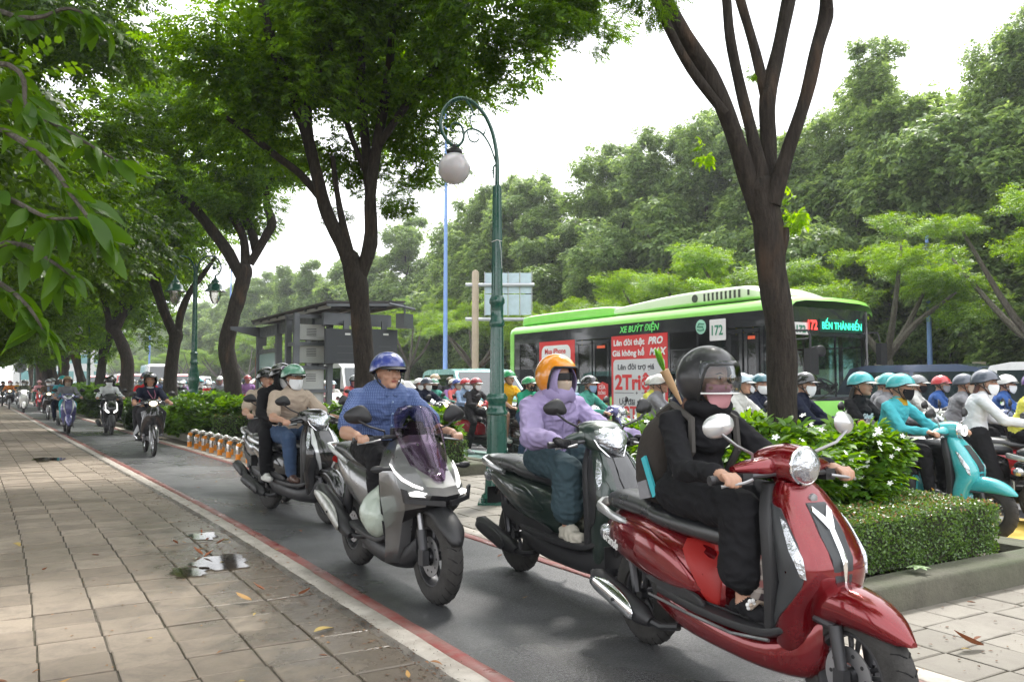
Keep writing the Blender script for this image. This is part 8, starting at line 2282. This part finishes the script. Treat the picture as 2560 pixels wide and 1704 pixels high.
# ================================================================== RIDERS WAITING ON THE ROAD
RG = 'riders waiting on the road'; RS = 'scooters waiting on the road'
def at_(px, D): x = (px - 1280) / 2100 * D; return D * math.sin(R(31)) + x * math.cos(R(31)), D * math.cos(R(31)) - x * math.sin(R(31))
def head_at(x, y, rz, hy=-.13): # scooter origin so that the rider's head stands over (x, y)
 return x + math.sin(rz) * hy, y - math.cos(rz) * hy
ROAD = [  # world head position, heading, bike, paint, pose, top, bottom, helmet, peak, mask, wear, bike label, rider label, head turn
 (7.80, 14.33, R(192), 'modern', P_BRIGHTRED, 'down_long', 'charcoal', 'black', 'maroon', 'white', 'w', ('glasses',), 'red and silver scooter behind the lamp post', 'man in a black zipped jacket and maroon helmet with one sandal on the ground', 8),
 (8.40, 15.9, R(190), 'cub', P_BLACK, 'ride_long', 'skyblue', 'black', 'red', 'white', 'w', (), 'motorbike mostly hidden behind the black jacket', 'masked rider in pale blue with a red and white helmet behind the black jacket', 5),
 (8.72, 16.9, R(188), 'classic', P_CREAM, 'ride_long', 'coral', 'charcoal', 'blue', 'white', 'beige', (), 'cream scooter between the coral jacket and the taxi', 'rider in a coral hooded jacket with blue helmet and tan mask', 5),
 (9.1, 17.86, R(186), 'modern', P_BLUE, 'ride_long', 'purple', 'brown', 'cream', 'black', 'skyblue', (), 'dark blue scooter left of the coral jacket', 'rider in a purple jacket with cream helmet and pale blue mask', -10),
 (6.95, 14.75, R(196), 'cub', P_BLACK, 'down_short', 'navy', 'skyblue', 'slate', 'grey', 'w', (), 'dark motorbike among the shrubs right of the blue shirted man', 'man in a navy polo with white mask behind the bush', 4),
 (7.57, 16.45, R(190), 'modern', P_BLACK, 'ride_short', 'navy', 'black', 'white', 'red', 'w', (), 'black scooter behind the navy polo on the road', 'rider with a white and red helmet beside the shoulder of the man in blue', 0),
 (8.06, 16.74, R(186), 'cub', P_BLACK, 'ride_long', 'mint', 'black', 'green', 'white', 'black', (), 'motorbike under the mint jacket', 'rider in a mint jacket with sage helmet and black mask', -15),
 (9.78, 20.96, R(180), 'modern', P_WHITE, 'ride_long', 'white', 'jeans', 'brightgreen', 'white', None, (), 'white scooter beyond the mint jacket', 'rider in a bright green helmet left of the taxi van', 0),
 (7.57, 12.02, R(185), 'classic', P_BLACK, 'down_long', 'green', 'jeans', 'brightgreen', 'white', 'black', (), 'dark scooter carrying the yellow shirted passenger', 'delivery rider in a green jacket and jeans, foot on the ground', 25),
 (9.01, 14.42, R(185), 'modern', P_BLACK, 'ride_long', 'charcoal', 'black', 'slate', 'black', 'black', (), 'dark scooter beyond the green jacket', 'rider in a dark blue cap helmet behind the yellow shirt', -20),
 (7.3, 10.31 + .1, R(188), 'modern', P_SILVER, 'ride_long', 'skyblue', 'grey', 'white', 'lightblue', 'w', (), 'silver scooter by the bus door', 'rider in a sky blue shirt and white helmet in front of the rear bus door', 5),
 (7.31, 9.96, R(205), 'modern', P_PURPLE, 'ride_long', 'mint', 'brown', 'black', 'white', 'skyblue', (), 'violet blue scooter with a phone mount before the poster', 'delivery rider in a bright mint jacket and black helmet before the red poster', -5),
 (7.19, 8.28, R(222), 'cub', P_CREAM, 'ride_long', 'grey', 'navy', 'white', 'maroon', None, ('glasses',), 'old cream motorbike with spoked wheels turned to the right', 'older man with glasses in a grey hoodie under a white and red helmet', 5),
 (8.45, 9.86, R(205), 'cub', P_BLACK, 'ride_long', 'lemon', 'charcoal', 'cream', 'white', None, (), 'motorbike hidden behind the grey hoodie', 'rider in yellow with a cream helmet behind the grey hoodie', 10),
 (7.95, 8.64, R(205), 'modern', P_BLUE, 'ride_short', 'navy', 'black', 'cream', 'none', None, (), 'blue scooter behind the woman in black', 'man in a navy shirt with red trim carrying a wrapped bouquet on his back', 35),
 (7.19, 6.88, R(200), 'modern', P_WHITE, 'ride_long', 'offwhite', 'offwhite', 'lightblue', 'white', None, (), 'white scooter behind the flowering bush', 'man in a white hooded jacket and pale blue brimmed helmet', 5),
 (8.7, 8.19, R(195), 'classic', P_BLACK, 'ride_long', 'charcoal', 'black', 'lightblue', 'grey', 'w', (), 'dark scooter behind the white hooded jacket', 'masked rider peeping over the shoulder of the white hooded jacket', 0),
 (7.84, 7.19, R(200), 'modern', P_BLACK, 'ride_short', 'navy', 'charcoal', 'dteal', 'none', 'w', (), 'black scooter left of the bare tree trunk', 'man in a navy vest and dark teal helmet looking away beside the trunk', -35),
 (7.35, 6.12, R(205), 'low', P_BLACK, 'ride_long', 'navy', 'grey', 'black', 'black', 'w', (), 'black scooter right of the bare tree trunk', 'rider in a black visor helmet bent forward right of the trunk', -10),
 (8.64, 6.01, R(200), 'modern', P_SILVER, 'ride_long', 'grey', 'charcoal', 'teal', 'white', None, (), 'silver scooter behind the woman in the black shirt', 'young man in grey with a teal helmet behind the couple', 0),
 (11.2, 7.9, R(200), 'modern', P_BLACK, 'ride_long', 'grey', 'black', 'cream', 'white', None, (), 'black scooter in front of the bus bonnet', 'rider with a cream helmet beyond the young man in grey', 0),
 (10.99, 7.2, R(205), 'low', P_BRIGHTRED, 'ride_long', 'offwhite', 'charcoal', 'grey', 'white', 'black', (), 'bright red sporty scooter near the blue car', 'rider in a black and white varsity jacket with black mask', -10),
 (11.7, 7.3, R(205), 'modern', P_BLUE, 'ride_long', 'blue', 'black', 'red', 'red', 'grey', (), 'blue scooter next to the red sporty one', 'rider in blue with a red helmet beside the varsity jacket', -10),
 (10.1, 6.0, R(215), 'modern', P_BLUE, 'ride_long', 'grey', 'black', 'slate', 'grey', 'beige', (), 'blue scooter with brown bag hook in the second lane', 'rider in a pale grey jacket with slate peaked helmet and beige mask', -10),
 (9.3, 4.75, R(215), 'modern', P_BRIGHTRED, 'ride_long', 'lemon', 'black', 'purple', 'cream', 'red', ('shades',), 'red and white scooter tail behind the white blouse', 'rider in a yellow jacket with purple and yellow helmet and red mask', -10),
 (8.6, 3.75, R(215), 'classic', P_BLACK, 'ride_long', 'olive', 'black', 'slate', 'none', 'w', (), 'dark scooter cut by the right edge', 'rider in an olive jacket cut by the right edge', 0),
 (11.4, 6.2, R(205), 'cub', P_BLACK, 'ride_long', 'blue', 'black', 'white', 'black', 'w', (), 'motorbike behind the white blouse', 'rider in a white helmet with a black band near the white car', -10),
 (12.1, 5.3, R(205), 'modern', P_GREY, 'ride_short', 'charcoal', 'black', 'black', 'none', 'w', (), 'grey scooter next to the blue car', 'rider in charcoal standing between the cars on the right', 0),
]
for (hx, hy, rz, k, pm, pose, top, bot, hc, pk, mk, wr, l1, l2, turn) in ROAD:
 x, y = head_at(hx, hy, rz)
 a_, b_ = ride(x, y, rz, k, pm, l1, pose, l2, C[top], C[bot], RS, RG, hc=hc, peak=pk, mask=('w' if mk == 'w' else (C[mk] if mk else None)), wear=wr, rz_head=R(turn), helm='half', shoe=random.choice((M_BLK, C['white'], C['brown'])))
 a_.scale = b_.scale = (.95, .95, .95)
person('pil_shorts', 'woman in a yellow T shirt and shorts looking at her phone behind the green jacket', C['yellow'], C['charcoal'], C['offwhite'], x=7.53, y=12.02 + .0, rz=R(185), group=RG, hc='brightgreen', peak='white', rz_head=R(15))
bq = empty('bouquet', (0, 0, 0), 0, 'long brown paper bouquet with green leaves sticking up behind the woman in black', 'bouquet')
B0, B1 = Vector((7.289, 7.986, 1.069)), Vector((7.103, 8.099, 1.496)); B2 = Vector((7.01, 8.154, 1.784))
b = MB(); b.tube([B0, B0.lerp(B1, .5), B1], [.015, .045, .06], 12); b.build('paper_wrap', mat('kraft_paper', (.45, .28, .15), .8, bump=.5, bscale=30), bq)
b = MB()
for k in range(9):
 vs, fs = leaf_shape((B2 - B1).length * 1.05, .07, .1 - .03 * k, 6)
 q = (B2 - B1).to_track_quat('Y', 'Z').to_matrix() @ Matrix.Rotation(k * .7, 3, 'Y') @ Matrix.Rotation(.08, 3, 'X')
 b.add([q @ Vector(v) + B1 - (B2 - B1) * .1 for v in vs], fs)
b.build('leaves', leafmat('banana_green', (.12, .3, .04), (.2, .42, .08), .3), bq)

TX, TY, TR = 7.15, 4.72, R(186)
ts = scooter('scooter', 'turquoise scooter with ring headlamp behind the hedge', 'classic', P_TEAL, rail=M_SILVER); place(ts, TX, TY, TR); ts.scale = (.92,) * 3
for ch in list(ts.children):
 if ch.name.split('.')[0] in ('chrome_trim', 'badge', 'floor_trim', 'shield_side'):
  for q in list(ch.children_recursive) + [ch]: bpy.data.objects.remove(q)
b = MB(); b.tube([(.045 * math.cos(2 * PI * k / 20), .475, .995 + .045 * math.sin(2 * PI * k / 20)) for k in range(20)], .008, 6, closed=True); b.build('ring_light', M_LAMP_ON, ts)
tp = person('ride_long', 'man in a turquoise jacket with mustard collar and black mask on the turquoise scooter', C['teal'], C['black'], x=TX, y=TY, rz=TR, hc='teal', peak='white', mask=C['black'], rz_head=R(8), sc=.93)
b = MB(); G = []
for i in range(5): t_ = i / 4; G.append([((.085 - .01 * t_) * math.cos(2 * PI * k / 20), -.165 + (.085 - .01 * t_) * math.sin(2 * PI * k / 20), 1.21 + .075 * t_) for k in range(20)])
b.grid(G, wrap=True); b.build('collar', C['mustard'], tp)
wm = person('pil_fem', 'young woman with long black hair in a black T shirt and turquoise helmet', C['black'], C['jeans'], x=TX, y=TY + .02, rz=TR, hc='teal', peak='white', rz_head=R(6), hair=M_HAIR, sc=.92)
text('lettering', 'GAME', Matrix(((-1, 0, 0, .1), (0, 0, 1, -.475), (0, 1, 0, 1.08), (0, 0, 0, 1))), .07, C['white'], wm, .004)

WBX, WBY, WR_ = 8.35, 4.6, R(222)
wb = empty('person', (0, 0, 0), 0, 'woman in a white blouse, black trousers and blue helmet at the right edge', 'person')
Jw = dict(pel=(0, -.25, .88), wst=(0, -.25, 1.0), che=(0, -.22, 1.16), nck=(0, -.17, 1.28), head=(0, -.13, 1.40), sh=(.16, -.2, 1.22), el=(.26, -.03, 1.02), wr=(.29, .22, .99), hd=(.29, .28, .98), hp=(.1, -.24, .86), knR=(.2, -.14, .47), anR=(.24, -.2, .1), toeR=(.25, -.04, .045), knL=(-.2, -.1, .47), anL=(-.24, -.16, .1), toeL=(-.25, 0, .045))
Bd = make_body('body', Jw, 'long', 'wide', .9, 1.12, .009, .006, fem=True, mats=mats_(C['white'], C['black'], shoe=C['offwhite'])); hero(Bd, wb, None)
dress(wb, Jw['head'], 'half', 'slate', peak='none', mask='w', rz=R(-30), hair=mat('auburn_hair', (.1, .04, .03), .4, bump=.4, bscale=90))
place(wb, WBX, WBY, WR_); wb.scale = (.95, .95, .95)
s, p_ = None, None
ws_ = copy_tree([q for q in COL.objects if q.get('label', '').startswith('black scooter with two lit slanting')][0]); tag(ws_, 'black scooter under the woman in the white blouse', 'scooter', RS); place(ws_, WBX, WBY, WR_)
pbg = empty('plastic_bag', (WBX + .35, WBY - .6, .5), 0, 'white plastic bag hanging on the scooter at the right edge', 'bag')
b = MB(); b.loft([(-.12, 0, 0, .08, .06), (0, 0, 0, .12, .09), (.12, 0, 0, .09, .07), (.2, 0, 0, .03, .02)], 'z', 18, 4, 2.6, fn=lambda q: tuple(Vector(q) + Vector((.014, .014, .01)) * noise.noise(Vector(q) * 22))); b.build('bag', mat('white_bag', (.7, .72, .74), .35, trans=.2), pbg)

rc = random.Random(77)
TOPS = ['white', 'pink', 'skyblue', 'grey', 'navy', 'black', 'purple', 'coral', 'teal', 'beige', 'lavender', 'olive', 'red', 'mint', 'tan', 'blue', 'offwhite', 'yellow', 'green', 'charcoal']
HC_ = ['white', 'pink', 'white', 'grey', 'slate', 'black', 'lightblue', 'cream', 'maroon', 'teal', 'white', 'green', 'blue', 'tan', 'cream']
PAINTS = [P_BLACK, P_WHITE, P_BRIGHTRED, P_BLUE, P_SILVER, P_GREY, P_CREAM]
def zone(y):
 return ('beyond the shelter' if y < 30 else ('behind the long planter' if y < 40 else ('below the red vans' if y < 55 else 'in the far haze of helmets')))
taken = [(a[0], a[1]) for a in ROAD]
n_ = 0; y = 19.0
seen = {}
while y < 100:
 row = bend(y)
 x = 7.3 + row + rc.uniform(-.2, .3)
 xmax = 12.4 if y < 24 else (13.2 if y < 40 else 14.5)
 if y > 55: xmax = 12.5
 while x < xmax + row:
  px_ok = True
  h = x * math.sin(R(31)) + y * math.cos(R(31)); lx = x * math.cos(R(31)) - y * math.sin(R(31)); px = 1280 + 2100 * lx / h
  if any(math.hypot(x - a, y - b_) < 1.1 for a, b_ in taken) or (9.6 < x < 12.6 and 14.5 < y < 21): x += .8; continue
  if px > 60 and rc.random() < .93 and not (px > 1330):
   t_, hc = rc.choice(TOPS), rc.choice(HC_)
   lab = 'rider in %s with a %s helmet %s' % (t_ + ' clothes', {'lightblue': 'pale blue', 'brightgreen': 'bright green'}.get(hc, hc), zone(y))
   kind = rc.choice(['modern', 'classic', 'cub', 'modern_on'])
   pnt = rc.choice(PAINTS)
   far = y > 42
   rz = PI + rc.uniform(-.12, .12)
   p = person(rc.choice(['ride_long', 'ride_long', 'ride_short', 'down_long']), lab, C[t_], C[rc.choice(['black', 'jeans', 'navy', 'grey'])], x=x, y=y, rz=rz, group='riders in the far crowd', hc=hc, peak=rc.choice(['black', 'white', hc]), mask=rc.choice(['w', 'w', 'w', None, C['skyblue'], C['pink']]), strap=False, sc=rc.uniform(.92, 1.06), rz_head=rc.uniform(-.5, .5), hood=(C[rc.choice(TOPS)] if rc.random() < .3 else None), wear=(('shades',) if rc.random() < .2 else ()))
   s = copy_tree(ride.__defaults__[-1][kind], skip=('mirror', 'seat_seam', 'number_plate', 'brake_lever', 'side_stand', 'turn_signal', 'lamp_trim', 'grip') if far else ())
   s['label'] = '%s %s under a crowd rider %s' % (pnt.name.replace('paint_', '').replace('_', ' '), 'motorbike' if kind == 'cub' else 'scooter', zone(y)); s['group'] = 'scooters in the far crowd'
   for ch in s.children_recursive:
    if ch.type == 'MESH':
     for i, sl in enumerate(ch.material_slots):
      if ch.data.materials[i] and ch.data.materials[i].name == 'paint_black': sl.link = 'OBJECT'; sl.material = pnt
   place(s, x, y, rz); n_ += 1
  x += rc.uniform(.85, 1.15)
 y += rc.uniform(1.75, 2.1) if y < 50 else rc.uniform(2.4, 3.2)
print('CROWD', n_, 'objects', len(bpy.data.objects), 'tris', sum(len(m.polygons) for m in bpy.data.meshes))
